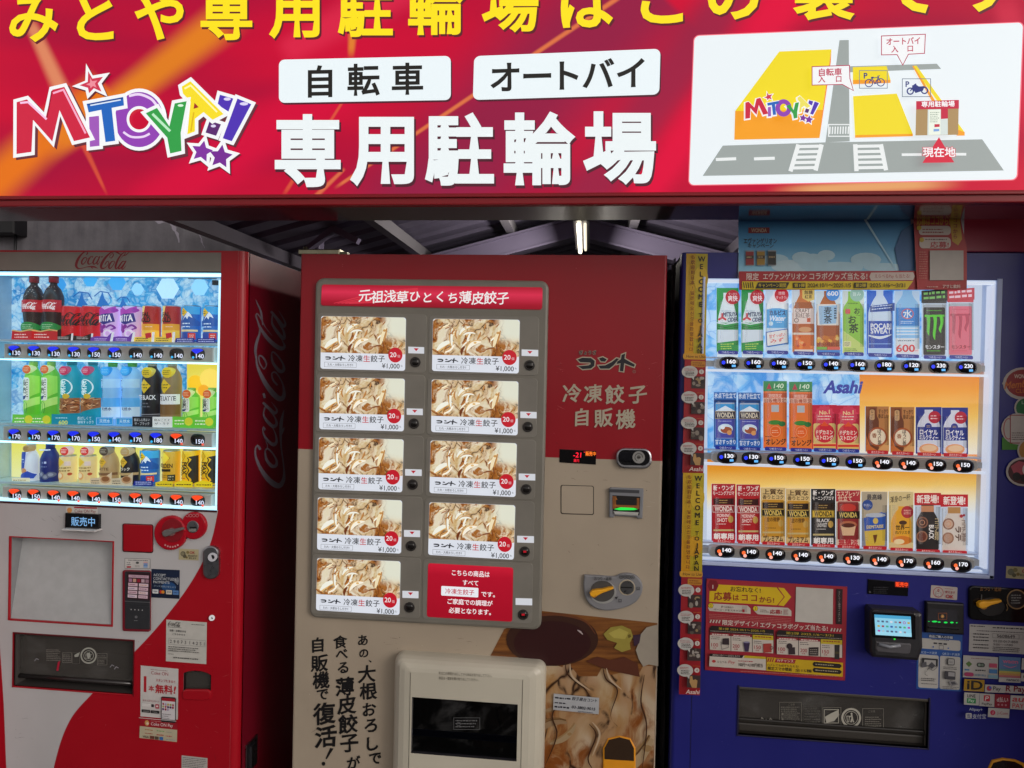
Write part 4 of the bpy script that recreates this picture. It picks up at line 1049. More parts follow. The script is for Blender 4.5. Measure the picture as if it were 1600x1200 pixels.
a.poly([(440, 440), (456, 440), (470, 362), (452, 372)], 'b01838')
for x, y in ((285, 350), (875, 400), (908, 415)): a.stroke([(x - 16, y + 14), (x, y - 6), (x + 18, y + 4)], 5, '9a98a0')
mb.build('flap_print', fl)
mb = MB(); mb.prism(rrp(192, 817.5, 239.7, 862, 3), -0.003, 0, DARKR, bev=0.001); mb.prism(rrp(193.4, 819, 238.4, 860.6, 2.5, Y=-0.003), -0.006, -0.002, PAINT_R, bev=0.0015); mb.build('cover_plate', redm)
# coin dial
mb = MB()
mb.prism(xz(*ell(269, 831.7, 25.2, 27, 32)), -0.012, 0, M('b01224', 'gloss'), bev=0.004); mb.prism(xz(*ell(304.6, 820.7, 20, 21.5, 28)), -0.010, 0, M('b01224', 'gloss'), bev=0.004)
mb.prism(xz(*ell(270, 829, 17.5, 18.5, 28), Y=-0.012), -0.0135, -0.011, M('8a0c1c', 'plastic'), bev=0.001)
knob_handle(mb, 269, 832, (253, 835), (284, 826.5), -0.028, M('6a6666', 'plastic'), 5.2)
mb.tube([U(268, 831, -0.012), U(268, 831, -0.02)], 0.012, M('5a0a14', 'plastic'))
mb.prism(xz(*ell(301.5, 823, 9.2, 9.6, 22), Y=-0.01), -0.012, -0.009, CHR, bev=0.001)
a = Art(mb, flat(-0.0122), 'p'); a.rect(296.5, 823, 307, 825.2, '0c0c0c', slope=0.03); a.rect(295.5, 826, 307, 830.5, '80807c')
for i in range(4): a.ring(293 + i * 5.2, 805.4, 2.2, 0.6, 'd08a90', n=10)
for i in range(6): a.rect(257.5 + i * 4, 853 - abs(i - 2.5) ** 2 * 0.45, 260 + i * 4, 855.5 - abs(i - 2.5) ** 2 * 0.45, 'd89aa0')
mb.build('coin_dial', redm)
mb = MB(); mb.prism(rrp(319.7, 852, 344.6, 903.5, 11, 0.0), -0.012, -0.0004, CHR, bev=0.004); mb.prism(rrp(322.5, 868, 342, 899, 8, 0.0, -0.012), -0.0125, -0.011, M('a2a2aa', 'metal'))
mb.tube([U(332, 870.5, -0.012), U(332, 870.5, -0.022)], 0.0125, M('8c8c92', 'metal'), 20); a = Art(mb, flat(-0.0222), 'p'); a.circ(332, 870.5, 3.4, '26262a'); a.rect(331.2, 867, 332.8, 874, '0c0c0c'); mb.build('lock_handle', redm)
mb = MB(); mb.tube([U(331, 965.5, -0.0004), U(331, 965.5, -0.006)], 0.0082, CHR, 18); Art(mb, flat(-0.0062), 'p').circ(331, 966, 1.6, '101012'); mb.build('key_lock', redm)
# small screen bracket
mb = MB(); q = xz((101.5, 801.5), (153.8, 804), (153.3, 829), (101, 826.5), Y=-0.012); mb.prism(q, -0.012, 0, M('15161a', 'gloss'), bev=0.002)
p_ = [U(97, 826, -0.03), U(149, 829, -0.03)]; mb.box(p_[0].x, p_[1].x, -0.032, -0.0005, p_[1].z - 0.004, p_[1].z, M('d4d2d2', 'plastic'), 0.001)
a = Art(mb, flat(-0.012), 'e', 0.8); a.text('販売中', 130, 815, 15, '7fb4e8', w=37, wt=0.012, slope=0.03); a.o = 0.0206
mb.build('status_screen', redm)
def f(a):
    a.rr(103.5, 790.5, 153, 803, 1, 'cfcdc8', slope=0.03); a.rect(116, 791.6, 152, 794, 'a82030', slope=0.03); a.circ(109, 797, 4, 'd89858'); a.text('Coke ON Pay', 133.5, 799.4, 7.2, '8a2028', w=33, slope=0.03)
sticker(redm, 'sticker', -0.001, f)
def f(a):
    c = a.crop(180, 780, 5.4556); q = c.quad([(82, 501), (300, 508), (300, 592), (82, 590)], 218, 86); q.rect(0, 0, 218, 86, '5a5658'); q.rect(3, 3, 215, 83, 'cac6c4'); q.scribble(30, 8, 205, 24, 1, '4a4848', seed=1)
    q.scribble(18, 30, 60, 75, 3, '5a5a5a', seed=2); q.circ(110, 36, 14, '4c4c4c', 10); q.scribble(90, 55, 130, 76, 2, '7a7a7a', seed=3)
    for i, cc in enumerate(('d8a0a0', '6a8ac8', '5a90d0', '80a8d8')): q.rect(164, 26 + i * 13, 198, 36 + i * 13, cc)
    q.rect(22, 66, 56, 78, 'b83040')
sticker(redm, 'sticker', -0.0006, f)
# payment terminal
mb = MB(); mb.prism(rrp(193.4, 890, 236, 985, 3, 0.03), -0.008, 0, M('7a1626', 'paint'), bev=0.003); mb.prism(rrp(195.4, 892.5, 234.3, 982.5, 2, 0.03, -0.008), -0.0095, -0.007, M('35363a', 'gloss'), bev=0.001)
te = mb.build('payment_terminal', redm)
mb = MB(); a = Art(mb, flat(-0.0096), 'e', 0.5).crop(180, 780, 5.4556)
q = a.quad([(112, 636), (292, 645), (290, 848), (112, 836)], 180, 200); q.rect(-8, -14, 188, 214, '2c161c')
q.rect(4, 6, 176, 30, 'b8929e'); q.text('ご利用いただけます', 90, 18, 15, '5a3848', w=140)
for i, cc in enumerate(('a07088', 'b88a78', '8a2030', 'b09098', '94707c')): q.rect(6 + i * 36, 38, 34 + i * 36, 66, cc)
for i in range(4):
    for j in range(2): q.rect(4 + j * 92, 74 + i * 32, 84 + j * 92, 100 + i * 32, ('c8a4ae', 'd0b4bc')[(i + j) % 2]); q.scribble(14 + j * 92, 80 + i * 32, 76 + j * 92, 95 + i * 32, 1, ('6a3a48', 'a87838', '4a4878', '584858')[(i * 2 + j) % 4], seed=i * 2 + j)
mb.build('terminal_screen', te)
mb = MB(); a = Art(mb, flat(-0.0096), 'p').crop(180, 780, 5.4556)
a.rect(84, 866, 298, 872, '55565a', slope=0.05); a.rect(84, 905, 298, 909, '22232a', slope=0.05)
for i in range(4): a.circ(138 + i * 32, 940 + i * 1.5, 5, 'b0b0b4', n=8)
a.ring(182, 1002, 9, 3, '8a8a90'); a.circ(182, 1002, 4, '9a9aa0', n=8); a.scribble(165, 1026, 200, 1040, 1, '77777c')
mb.build('keypad', te)
def f(a):
    c = a.crop(180, 780, 5.4556); q = c.quad([(310, 593), (551, 604), (549, 849), (309, 836)], 240, 245); q.rect(0, 0, 240, 245, '15233f'); q.circ(150, 150, 60, '1c4a7e', 45); q.rect(0, 195, 240, 245, '101b34')
    for i, s_ in enumerate(('ACCEPT', 'CONTACTLESS', 'PAYMENTS')): q.text(s_, 18, 50 + i * 30, 31, 'c4c8cc', anchor='l', kx=0.92, wt=0.012)
    for i in range(4): q.stroke([(200 + i * 9, 92 - 10 - i * 7), (207 + i * 9, 92), (200 + i * 9, 92 + 10 + i * 7)], 4, 'c4c8cc')
    q.text('タッチ決済が使えます', 120, 145, 18, '9fb0c4', w=190, slope=0.02)
    for i, (cc, tt) in enumerate((('d8dadc', 'VISA'), ('26304a', ''), ('d0ccc0', 'JCB'), ('5a86c0', 'AMEX'))):
        q.rr(14 + i * 58, 172, 64 + i * 58, 208, 3, cc)
        if tt: q.text(tt, 39 + i * 58, 190, 17, '20305c', wt=0.02, w=36)
    q.circ(90, 190, 14, 'c83020'); q.circ(106, 190, 14, 'd88a28')
sticker(redm, 'sticker', -0.0006, f)
def f(a):
    c = a.crop(180, 780, 5.4556); q = c.quad([(545, 421), (713, 428), (712, 522), (542, 515)], 168, 94); q.rect(0, 0, 168, 94, 'b8ae8a')
    for x, y, r, cc in ((36, 42, 22, '6a6450'), (50, 62, 16, '5a5442'), (76, 28, 13, '887848'), (68, 72, 9, '7a6a3c'), (34, 42, 14, '8a8468')): q.circ(x, y, r, cc)
    q.text('OK', 116, 28, 30, 'a83038', wt=0.03); q.text('新500円が', 120, 56, 17, '3a3630', w=78, wt=0.02); q.text('使えます', 120, 76, 17, '3a3630', w=64, wt=0.02)
sticker(redm, 'sticker', -0.001, f)
c2 = (180, 960, 5)
def f(a):
    q = a.crop(*c2).quad([(400, 40), (717, 62), (713, 388), (397, 365)], 317, 326); q.rect(0, 0, 317, 326, 'c4c2bc')
    script_logo(q, '2c2a2a', lambda x, y: (14 + (x - 130) * 0.075, 12 + (y - 80) * 0.085, 0.10)); q.stroke([(14, 56), (120, 56)], 3, '5a5856')
    q.scribble(196, 16, 305, 30, 1, '5a5856', seed=4); q.text('故障・お問合せは', 92, 82, 18, '2c2a2a', w=128, wt=0.012); q.text('こちらから→', 100, 108, 17, '2c2a2a', w=100, wt=0.012)
    q.box(24, 142, 308, 190, 2, '8a8884')
    for i, d_ in enumerate('2907314251'): q.text(d_, 40 + i * 28.6 + (6 if i > 4 else 0), 166, 36, '26262a', kx=0.9)
    q.scribble(24, 198, 300, 214, 1, '5a5856', seed=5); q.scribble(24, 214, 290, 244, 2, '44423e', seed=6); q.scribble(24, 256, 70, 268, 1, '6a6864', seed=7); q.scribble(64, 278, 260, 298, 1, '3a3836', seed=8, fill=0.95)
sticker(redm, 'sticker', -0.001, f)
def f(a):
    q = a.crop(*c2).quad([(200, 398), (495, 425), (490, 822), (198, 795)], 292, 397); q.rect(0, 0, 292, 397, 'c8c4c2'); q.scribble(78, 18, 215, 30, 1, '8a5858', seed=1)
    q.text('Coke ON', 148, 48, 38, '9a2834', w=132); q.text('1', 36, 142, 168, 'b01828', wt=0.03, kx=0.8); q.text('スタンプたまると', 195, 102, 24, 'a81c2c', w=152, wt=0.014)
    q.text('本', 86, 170, 46, 'b01828', wt=0.024); q.text('無料', 184, 168, 72, 'b01828', wt=0.030, w=138); q.text('!', 268, 166, 78, 'b01828', wt=0.03, skew=0.12)
    q.text('今すぐダウンロード', 84, 268, 18, 'a03a44', w=128); q.rr(14, 290, 84, 314, 3, 'd8d4d2'); q.rr(88, 292, 108, 314, 3, '3a3438'); q.rr(120, 288, 148, 322, 4, 'b04050'); q.circ(134, 304, 8, 'd8c8c8')
    for x in (14, 86): q.rr(x, 338, x + 66, 360, 3, '201e20'); q.scribble(x + 14, 344, x + 60, 354, 1, 'b0aeac', seed=x)
    q.rr(166, 222, 282, 420, 12, '2a2628'); q.rr(172, 240, 276, 397, 3, 'd0ccd0'); q.rect(172, 230, 276, 254, 'a01828')
    for i in range(5):
        for j in range(3):
            if j < 2 or i < 3: q.circ(184 + i * 20, 278 + j * 20, 7, ('a02838', '4a2a5a', '9aa050', 'a89ab8', '5a2a6a', 'b04858', 'b8a040')[(i * 3 + j * 2) % 7], 9, n=10)
    q.scribble(176, 345, 272, 392, 3, '8a868a', seed=12, fill=0.5); q.rect(0, 397, 292, 401, 'c8c4c2')
sticker(redm, 'sticker', -0.001, f)
def f(a):
    q = a.crop(*c2).quad([(196, 812), (488, 838), (487, 900), (195, 872)], 292, 60); q.rect(0, 0, 292, 60, '9a1424'); q.circ(54, 30, 17, 'c89858', 22); q.circ(58, 34, 10, 'd8c4b0'); q.scribble(84, 4, 264, 16, 1, 'b87878', seed=3); q.text('Coke ON Pay', 172, 36, 34, 'd8c8c8', w=172, wt=0.01)
    q = a.crop(*c2).quad([(195, 870), (487, 900), (485, 995), (192, 962)], 292, 95); q.rect(0, 0, 292, 95, 'b8ae94')
    for x, y, w_, cc in ((42, 14, 62, 'a06838'), (134, 14, 58, '5a9a58'), (206, 16, 46, '9a9a90'), (42, 42, 60, 'a04838'), (134, 44, 56, 'a83030'), (206, 46, 46, 'a83a48'), (210, 72, 70, '9a98a0')): q.scribble(x, y, x + w_, y + 18, 1, cc, seed=x + y, fill=1)
    q.text('VISA', 52, 78, 24, '4a3c30', wt=0.02); q.rr(84, 66, 118, 90, 2, '6a3a30'); q.rr(124, 66, 152, 90, 2, '5a4c40'); q.rr(160, 66, 188, 90, 2, '3a6aa8')
sticker(redm, 'sticker', -0.001, f)
def f(a):
    q = a.crop(*c2).quad([(520, 1100), (722, 1122), (720, 1300), (518, 1280)], 200, 180); q.rect(0, 0, 200, 180, 'b4b0ac'); q.scribble(8, 8, 190, 90, 6, '504e50', seed=21, fill=0.9); q.scribble(55, 92, 190, 120, 1, '3a3838', seed=22, fill=1, th=0.9)
sticker(redm, 'sticker', -0.001, f)
# change cup: a red lip below a dark, arched opening
mb = MB(); cx0, cx1, cz0, cz1 = CUP
mb.prism(rrp(286, 1076, 331, 1093, 7, 0.01), -0.006, -0.0006, PAINT_R, bev=0.004)
arch = [(cx0 - 0.002, cz1 + 0.012), (cx0 - 0.002, cz1 - 0.012)] + [(cx0 + (cx1 - cx0) * k / 10, cz1 - 0.012 + 0.011 * math.sin(math.pi * k / 10) ** 0.6) for k in range(1, 10)] + [(cx1 + 0.002, cz1 - 0.012), (cx1 + 0.002, cz1 + 0.012)]
mb.prism(arch, -0.002, -0.0006, PAINT_R); mb.prism(rrp(288, 1049, 329, 1079, 4, 0.01, 0.012), 0.012, 0.014, SMOKE); mb.build('change_cup', redm)
# a thin stay hinge on the roof of the middle machine comes with that machine

def scuffs(parent, Y, boxes, cols, n, seed):
    """light scratches, rubs and specks of dirt from years of use"""
    rn = random.Random(seed); mb = MB(); a = Art(mb, flat(Y), 'p')
    for k in range(n):
        x0, y0, x1, y1 = rn.choice(boxes); x, y = rn.uniform(x0, x1), rn.uniform(y0, y1); o = a.lift(); an = rn.gauss(0.1, 0.5); L = rn.uniform(2, 14)
        if rn.random() < 0.55: a.poly(ell(x, y, rn.uniform(.25, .8), rn.uniform(.25, .7), 6)[::-1], rn.choice(cols), o=o)
        else: a.stroke([(x, y, .1), (x + L * .5 * math.cos(an), y + L * .5 * math.sin(an) + rn.uniform(-1, 1), rn.uniform(.25, .6)), (x + L * math.cos(an), y + L * math.sin(an), .1)], 1, rn.choice(cols), o=o)
    mb.build('scuff', parent, kind='stuff')
scuffs(door, -0.0005, [(20, 805, 95, 836), (60, 810, 180, 836), (20, 1088, 70, 1190)], ('8a888a', '9c9a9c', '77757a'), 26, 3)
scuffs(door, -0.0006, [(215, 1000, 252, 1035), (340, 800, 365, 1190), (285, 1100, 340, 1180), (120, 1120, 210, 1190)], ('c03a44', '6a0a14', 'b85a5e', '7c101c'), 40, 4)
# ================================================================ SAMPLES IN THE RED MACHINE
class Drink:
    def __init__(s, c, hw, base, Yc=0.078, slope_row=0.0):
        s.c, s.base = c, base
        Yf = Yc - hw * MPP; s.r = hw * (D + Yf) / F; s.Yf = Yf; s.Yc = Yc
        s.X = U(c, base, Yf).x
        s.z0 = U(c, base, Yf).z
    def z(s, py): return U(s.c, py, s.Yf).z
    def place(s, px, py, o):
        p = U(px, py, s.Yf); dx = p.x - s.X; R = s.r + o + 0.0006
        return Vector((s.X + dx, s.Yc - math.sqrt(max(R * R - dx * dx, 0.05 * R * R)), p.z))
    def prof(s, pts, m):
        """pts: (half width px, py[, material]) from the base up"""
        return [(q[0] * (D + s.Yf) / F, s.z(q[1]) + (0 if i else 0.0)) + ((q[2],) if len(q) > 2 else ()) for i, q in enumerate(pts)]
    def art(s, mb, hw): return Art(mb, s.place, 'l', 0.42, strip=max(1.2, hw / 6), eps=0.00012, off=0.0002)
GROUP_R = 'sample drinks in the red machine'
def drink(name, c, hw, base, label, cat, body, label_fn=None, cap=None, card=None, tagfn=None, Yc=0.078, kind='gloss'):
    d = Drink(c, hw, base, Yc)
    t = thing(name, (d.X, Yc, d.z0), label, cat, GROUP_R)
    mb = MB(); pts, m = body; mb.lathe(d.prof(pts, m), d.X, Yc, m); mb.build('body', t)
    if cap: mb = MB(); pts, m = cap; mb.lathe(d.prof(pts, m), d.X, Yc, m, 20); mb.build('cap', t)
    if label_fn: mb = MB(); label_fn(d.art(mb, hw), c); mb.build('label', t)
    if tagfn:                                              # round neck tag, a short tube towards the viewer
        (tx, ty, tr, mt, mf, txt) = tagfn; mb = MB()
        Yt = d.Yf - 0.004; p = U(tx, ty, Yt)
        R = tr * MPP; n = 18; ring_ = [(p.x + R * math.cos(2 * math.pi * k / n), p.z + R * math.sin(2 * math.pi * k / n)) for k in range(n)]
        mb.prism(ring_, Yt, Yc - 0.002, M(mt, 'l', 0.38), cap=M(mt, 'l', 0.38))
        a = Art(mb, flat(Yt), 'l', 0.42); a.circ(tx, ty, tr * 0.86, mf, n=16); a.scribble(tx - tr * .6, ty - tr * .45, tx + tr * .6, ty + tr * .45, 3, txt, seed=int(tx)); mb.build('neck_tag', t)
    if card:
        mb = MB(); a = Art(mb, flat(d.Yf - 0.005), 'l', 0.42); card(a, c); mb.build('price_card', t)
    return t
CLEARG = M('2a1410', 'l', 0.36)
RL = 0.0165                                               # the shelves fall this much per pixel to the right
def bl(row, c): return SHELF[row] - (172 - c) * 0.014
# -- top shelf
def cola(c, lab):
    b = bl(0, c); B = M('23100f', 'l', 0.36)
    def lf(a, c):
        a.rect(c - 16, 468, c + 16, 487, 'b01222'); script_logo(a, 'f0e6e4', lambda x, y: (c - 13 + (x - 130) * 0.019, 472 + (y - 80) * 0.024, 0.03)); a.rect(c + 8, 481, c + 11, 484, 'd8b8b8')
        for i in range(26):
            x = c + random.uniform(-11, 11); y = random.uniform(446, 464); a.rect(x, y, x + random.uniform(.5, 1.4), y + random.uniform(.4, 1), random.choice(('9a8a80', '6a5048', 'c0b4ac')))
        a.poly(ell(c + 3, 511, 13, 8)[::-1], '148a3c'); a.scribble(c - 5, 506, c + 10, 514, 3, 'a8d8b0', seed=int(c))
    def cf(a, c):
        a.poly([(c - 22, 517), (c + 18, 517), (c + 18, 531.5), (c - 23, 531)][::-1], 'c01c24'); a.stroke([(c - 22, 516), (c - 8, 518), (c + 6, 515), (c + 18, 517)], 2, 'd8b070'); a.scribble(c - 18, 520.5, c + 6, 529, 2, 'f0d0cc', seed=int(c) + 5)
    return drink('cola_bottle', c, 16, b, lab, 'bottle', ([(13, b), (15.5, b - 4), (15, 515), (14, 505), (15.6, 492), (16, 487), (16, 468), (15, 460), (11, 450), (6.5, 445), (5.4, 443), (5.4, 440)], B), lf,
                 ([(7.4, 440, M('c81426', 'plastic')), (7.6, 431, M('c81426', 'plastic')), (6.8, 429.5, M('c81426', 'plastic'))], M('c81426', 'plastic')), cf, kind='gloss')
cola(41, 'large dark cola bottle with red cap, first at the left end of the top shelf')
cola(72, 'large dark cola bottle with red cap, between the other cola bottle and a red can')
def can_body(c, hw, b, top, m, slim=True):
    s = M('c9ccd2', 'metal')
    return ([(hw * .86, b, s), (hw * .97, b - 2, m), (hw, b - 4, m), (hw, top + 4, m), (hw * .93, top + 1.5, s), (hw * .9, top, s), (hw * .82, top + .8, s)], m)
def zero(c, lab):
    b = bl(0, c)
    def lf(a, c):
        script_logo(a, '1a0a0c', lambda x, y: (c - 22 + (x - 130) * 0.029, 488 + (y - 80) * 0.045, 0.05))
        for i in range(22): a.circ(c + random.uniform(-13, 13), random.uniform(482, 526), random.uniform(.3, .7), 'e05058', n=5)
        a.scribble(c - 12, 507.5, c + 10, 510, 1, '2a0a0c', seed=3)
    def cf(a, c):
        a.poly([(c - 18, 524), (c - 4, 526), (c + 10, 521), (c + 9, 532), (c - 20, 532)][::-1], '17100f'); a.scribble(c - 13, 525.5, c + 6, 530.5, 2, 'd8d0cc', seed=int(c)); a.poly([(c + 10, 521), (c + 13, 521), (c + 12, 532), (c + 9, 532)][::-1], 'e8eef0')
    return drink('cola_can', c, 15, b, lab, 'can', can_body(c, 15, b, 476.5, M('d0101e', 'l', 0.36)), lf, None, cf)
zero(102, 'red can with black script, directly right of the two cola bottles'); zero(133, 'red can with black script, directly left of the purple grape cans')
def grape(c, lab):
    b = bl(0, c)
    def lf(a, c):
        a.poly([(c - 16, 482), (c - 8, 479), (c, 484), (c + 8, 480), (c + 13, 478), (c + 12, 488), (c - 16, 494)][::-1], 'b040b4'); a.circ(c + 11, 484, 3.5, '9a3cb0', n=10)
        a.poly([(c - 16, 492), (c + 10, 489), (c + 12, 502), (c - 1, 507), (c - 16, 502)][::-1], '2c2a86'); a.text('FANTA', c - 3.5, 497, 13.5, 'f6f4fa', w=26, wt=0.05, slope=-0.05)
        for x, y in ((-8, 509), (-4, 512), (-10, 514), (-5, 517), (-1, 510)): a.circ(c + x, y, 3.2, '8a2a9c', n=9)
        a.stroke(catmull([(c + 2, 512, 2), (c + 8, 508, 3), (c + 12, 512, 2), (c + 8, 515, 2)]), 2, '7a2a9a'); a.ring(c + 4, 521, 5, 2.2, 'f2eefc', n=14)
    def cf(a, c):
        a.poly([(c - 22, 527), (c - 12, 525.5), (c + 4, 526), (c + 11, 519), (c + 8, 534), (c - 23, 534)][::-1], '6a3aa8'); a.scribble(c - 16, 528, c + 4, 532.5, 2, 'e0d4f4', seed=int(c)); a.poly([(c + 11, 519), (c + 15, 519), (c + 12, 534), (c + 8, 534)][::-1], 'eef2f6')
    return drink('grape_soda_can', c, 15.5, b, lab, 'can', can_body(c, 15.5, b, 477, M('dcbcec', 'l', 0.36)), lf, None, cf)
grape(164, 'lilac grape soda can, the one touching the red cola can'); grape(197, 'lilac grape soda can, the one next to the red and yellow can')
def gold(c, lab):
    b = bl(0, c)
    def lf(a, c):
        a.rect(c - 14, 506, c + 14, 534, 'e8a428'); a.rect(c - 14, 516, c + 14, 534, 'f0c848'); a.poly([(c - 8, 478), (c - 2, 478), (c - 6, 495), (c - 14, 520), (c - 14, 500)][::-1], 'f4dc84')
        a.text('REAL', c - 4, 491, 9.5, '1c0f0a', w=18, wt=0.05); a.text('GOLD', c - 4, 499.5, 10.5, '1c0f0a', w=20, wt=0.06); a.scribble(c - 2, 509, c + 9, 512, 1, 'f0d8c0', seed=4)
    def cf(a, c):
        a.poly([(c - 20, 527), (c + 6, 525), (c + 8, 535), (c - 22, 535)][::-1], 'e6c84a'); a.scribble(c - 17, 527.5, c + 3, 533.5, 2, '5a4210', seed=int(c), fill=.95); a.poly([(c - 2, 521), (c + 7, 519.5), (c + 8, 527), (c - 1, 529)][::-1], 'c82030'); a.poly([(c + 9, 519), (c + 13, 519), (c + 12, 535), (c + 8, 535)][::-1], 'eef2f4')
    return drink('energy_drink_can', c, 14, b, lab, 'can', can_body(c, 14, b, 476.5, M('b01e1c', 'l', 0.36)), lf, None, cf)
gold(229, 'red and yellow energy drink can, directly right of the lilac cans'); gold(261, 'red and yellow energy drink can, directly left of the blue mountain cans')
def emerald(c, base, top, lab, row=0):
    def lf(a, c):
        k = (base - top) / 58.0; Y = lambda v: top + v * k
        a.rect(c - 15, Y(2), c + 15, Y(14), '3aa4dc'); a.poly([(c - 15, Y(24)), (c - 8, Y(20)), (c + 2, Y(10)), (c + 6, Y(15)), (c + 15, Y(26)), (c + 15, Y(32)), (c - 15, Y(32))][::-1], '1c58a8'); a.poly([(c - 4, Y(18)), (c + 2, Y(10)), (c + 6, Y(15)), (c + 8, Y(20)), (c + 3, Y(17)), (c + 1, Y(22)), (c - 2, Y(18)), (c - 8, Y(24))][::-1], 'eaf2f8')
        a.poly([(c - 6, Y(4)), (c + 1, Y(11)), (c - 6, Y(18)), (c - 13, Y(11))][::-1], 'f0c420'); a.scribble(c - 10, Y(8), c - 2, Y(14), 2, '3c3018', seed=2)
        a.scribble(c - 12, Y(26), c + 6, Y(36), 2, 'd8ecfa', seed=6, fill=.9); a.rect(c - 13, Y(38), c + 13, Y(41), 'e8d8a0'); a.rect(c - 13, Y(43), c + 4, Y(52), '1a4aa8'); a.rect(c + 2, Y(43), c + 11, Y(53), 'd83028'); a.scribble(c + 4, Y(45), c + 10, Y(51), 2, 'f4d8d0', seed=3)
    def cf(a, c):
        a.poly([(c - 17, base - 7), (c + 12, base - 7.5), (c + 12, base + 1), (c - 19, base + .5)][::-1], '14288c'); a.scribble(c - 15, base - 6.5, c + 10, base - .5, 2, 'c8d4f4', seed=int(c), fill=.95)
    return drink('coffee_can', c, 14.5, base, lab, 'can', can_body(c, 14.5, base, top, M('1e6cc0', 'l', 0.36)), lf, None, cf)
emerald(292, bl(0, 292), 476.5, 'blue coffee can with a snowy mountain, left one of the pair ending the top shelf'); emerald(325, bl(0, 325), 477, 'blue coffee can with a snowy mountain, last at the right end of the top shelf')
# -- middle shelf
def green_tea(c, lab, small=False):
    b = bl(1, c); t0 = 606 if small else 564; m = M('6cc43c', 'l', 0.36); k = (b - t0) / 100.0
    Y = lambda v: t0 + v * k; hw = 13.5
    def lf(a, c):
        a.poly([(c - 13, Y(30)), (c + 5, Y(22)), (c + 13, Y(24)), (c + 13, Y(50)), (c - 2, Y(62)), (c - 13, Y(66))][::-1], '9ade58'); a.poly([(c - 13, Y(70)), (c, Y(62)), (c + 13, Y(56)), (c + 13, Y(68)), (c - 13, Y(80))][::-1], 'b6ea78')
        a.rr(c - 10, Y(26), c + 4, Y(62), 3, 'e6eae0')
        a.text('綾', c - 5, Y(34), 10.5 if not small else 9, '1a2420', wt=0.02); a.text('鷹', c - 5, Y(46), 10.5 if not small else 9, '1a2420', wt=0.02); a.scribble(c + 0, Y(28), c + 3, Y(58), 8, '5a6a5a', seed=1); a.poly([(c - 10, Y(56)), (c, Y(54)), (c - 3, Y(60)), (c - 8, Y(61))][::-1], '1c2c70')
        for i in range(3): a.stroke(catmull([(c - 9 + i * 4, Y(64)), (c - 7 + i * 4, Y(72)), (c - 9 + i * 4, Y(82))]), .7, '2a7a2c')
    def cf(a, c):
        a.poly([(c - 22, b - 16), (c + 10, b - 15), (c + 10, b + 2), (c - 23, b + 1)][::-1], '6cc840'); a.scribble(c - 19, b - 12, c - 1, b - 2, 2, 'eef8d8', seed=int(c)); a.circ(c + 3, b - 8, 6.5, 'd8d838', n=12)
    return drink('green_tea_bottle', c, hw, b, lab, 'bottle', ([(12, b), (13.5, b - 2), (13.5, Y(28)), (12, Y(20)), (7, Y(12)), (5.5, Y(8))], m), lf,
                 ([(6.4, Y(8), M('b8e86c', 'plastic')), (6.4, Y(1), M('b8e86c', 'plastic')), (5.6, Y(0), M('b8e86c', 'plastic'))], M('b8e86c', 'plastic')), cf, (c - 0.5, Y(16) if small else 577, 7.6, 'dfe8a8', 'd8622a', 'f2c8a0'))
green_tea(42, 'tall green tea bottle, first at the left end of the middle shelf'); green_tea(70, 'tall green tea bottle, the one beside the teal barley tea')
green_tea(292, 'short green tea bottle, the one touching the bottle of milky coffee', True); green_tea(324, 'short green tea bottle, last at the right end of the middle shelf', True)
def barley(c, lab, first):
    b = bl(1, c); m = M('1e9cae', 'l', 0.36)
    def lf(a, c):
        a.ring(c - 1, 605, 10.5, 1.6, 'dff2f2', 12); a.text('麦', c - 3, 600, 11, 'f2fafa', wt=0.02); a.text('茶', c - 3, 611, 11, 'f2fafa', wt=0.02)
        a.poly([(c - 16, 622), (c + 16, 622), (c + 16, 646 if first else 637), (c - 16, 646)][::-1], '9a6038')
        for i in range(26):
            x, y = c + random.uniform(-14, 14), random.uniform(623, 645 if first else 636); a.stroke([(x - 3, y), (x, y + random.uniform(-3, 3)), (x + 3, y + random.uniform(-2, 2))], 1.1, random.choice(('6a3a1c', 'c89868', 'e0c49a', '4a2410', 'd8a878')))
        a.poly(ell(c + 3, 619, 5, 4)[::-1], 'd8b838')
    def cf(a, c):
        a.poly([(c - 20, b - 17), (c + 14, b - 16), (c + 14, b + 2), (c - 20, b + 1)][::-1], '1690ae')
        if first: a.scribble(c - 14, b - 13, c + 10, b - 9, 1, 'b8e4ee', seed=2); a.text('600', c - 2, b - 4, 8.5, 'e8e868', w=14, wt=0.02)
        else: a.text('香ばしくて', c - 2, b - 11, 5.5, 'e8f6fa', w=22); a.text('後味すっきり', c, b - 5, 5.5, 'e8f6fa', w=25)
    return drink('barley_tea_bottle', c, 16, b, lab, 'bottle', ([(14.5, b), (16, b - 2), (16, 590), (14, 583), (8, 574), (6.6, 570)], m), lf,
                 ([(7.6, 570, M('18a4b0', 'plastic')), (7.6, 561, M('18a4b0', 'plastic'))], M('18a4b0', 'plastic')), cf, (c - 2 if first else c, 579, 7.8, 'c8506c', 'c83058', 'f0c8d0'))
barley(101, 'teal barley tea bottle with red neck tag, touching the green tea', True); barley(134, 'teal barley tea bottle with red neck tag, touching the pale blue water', False)
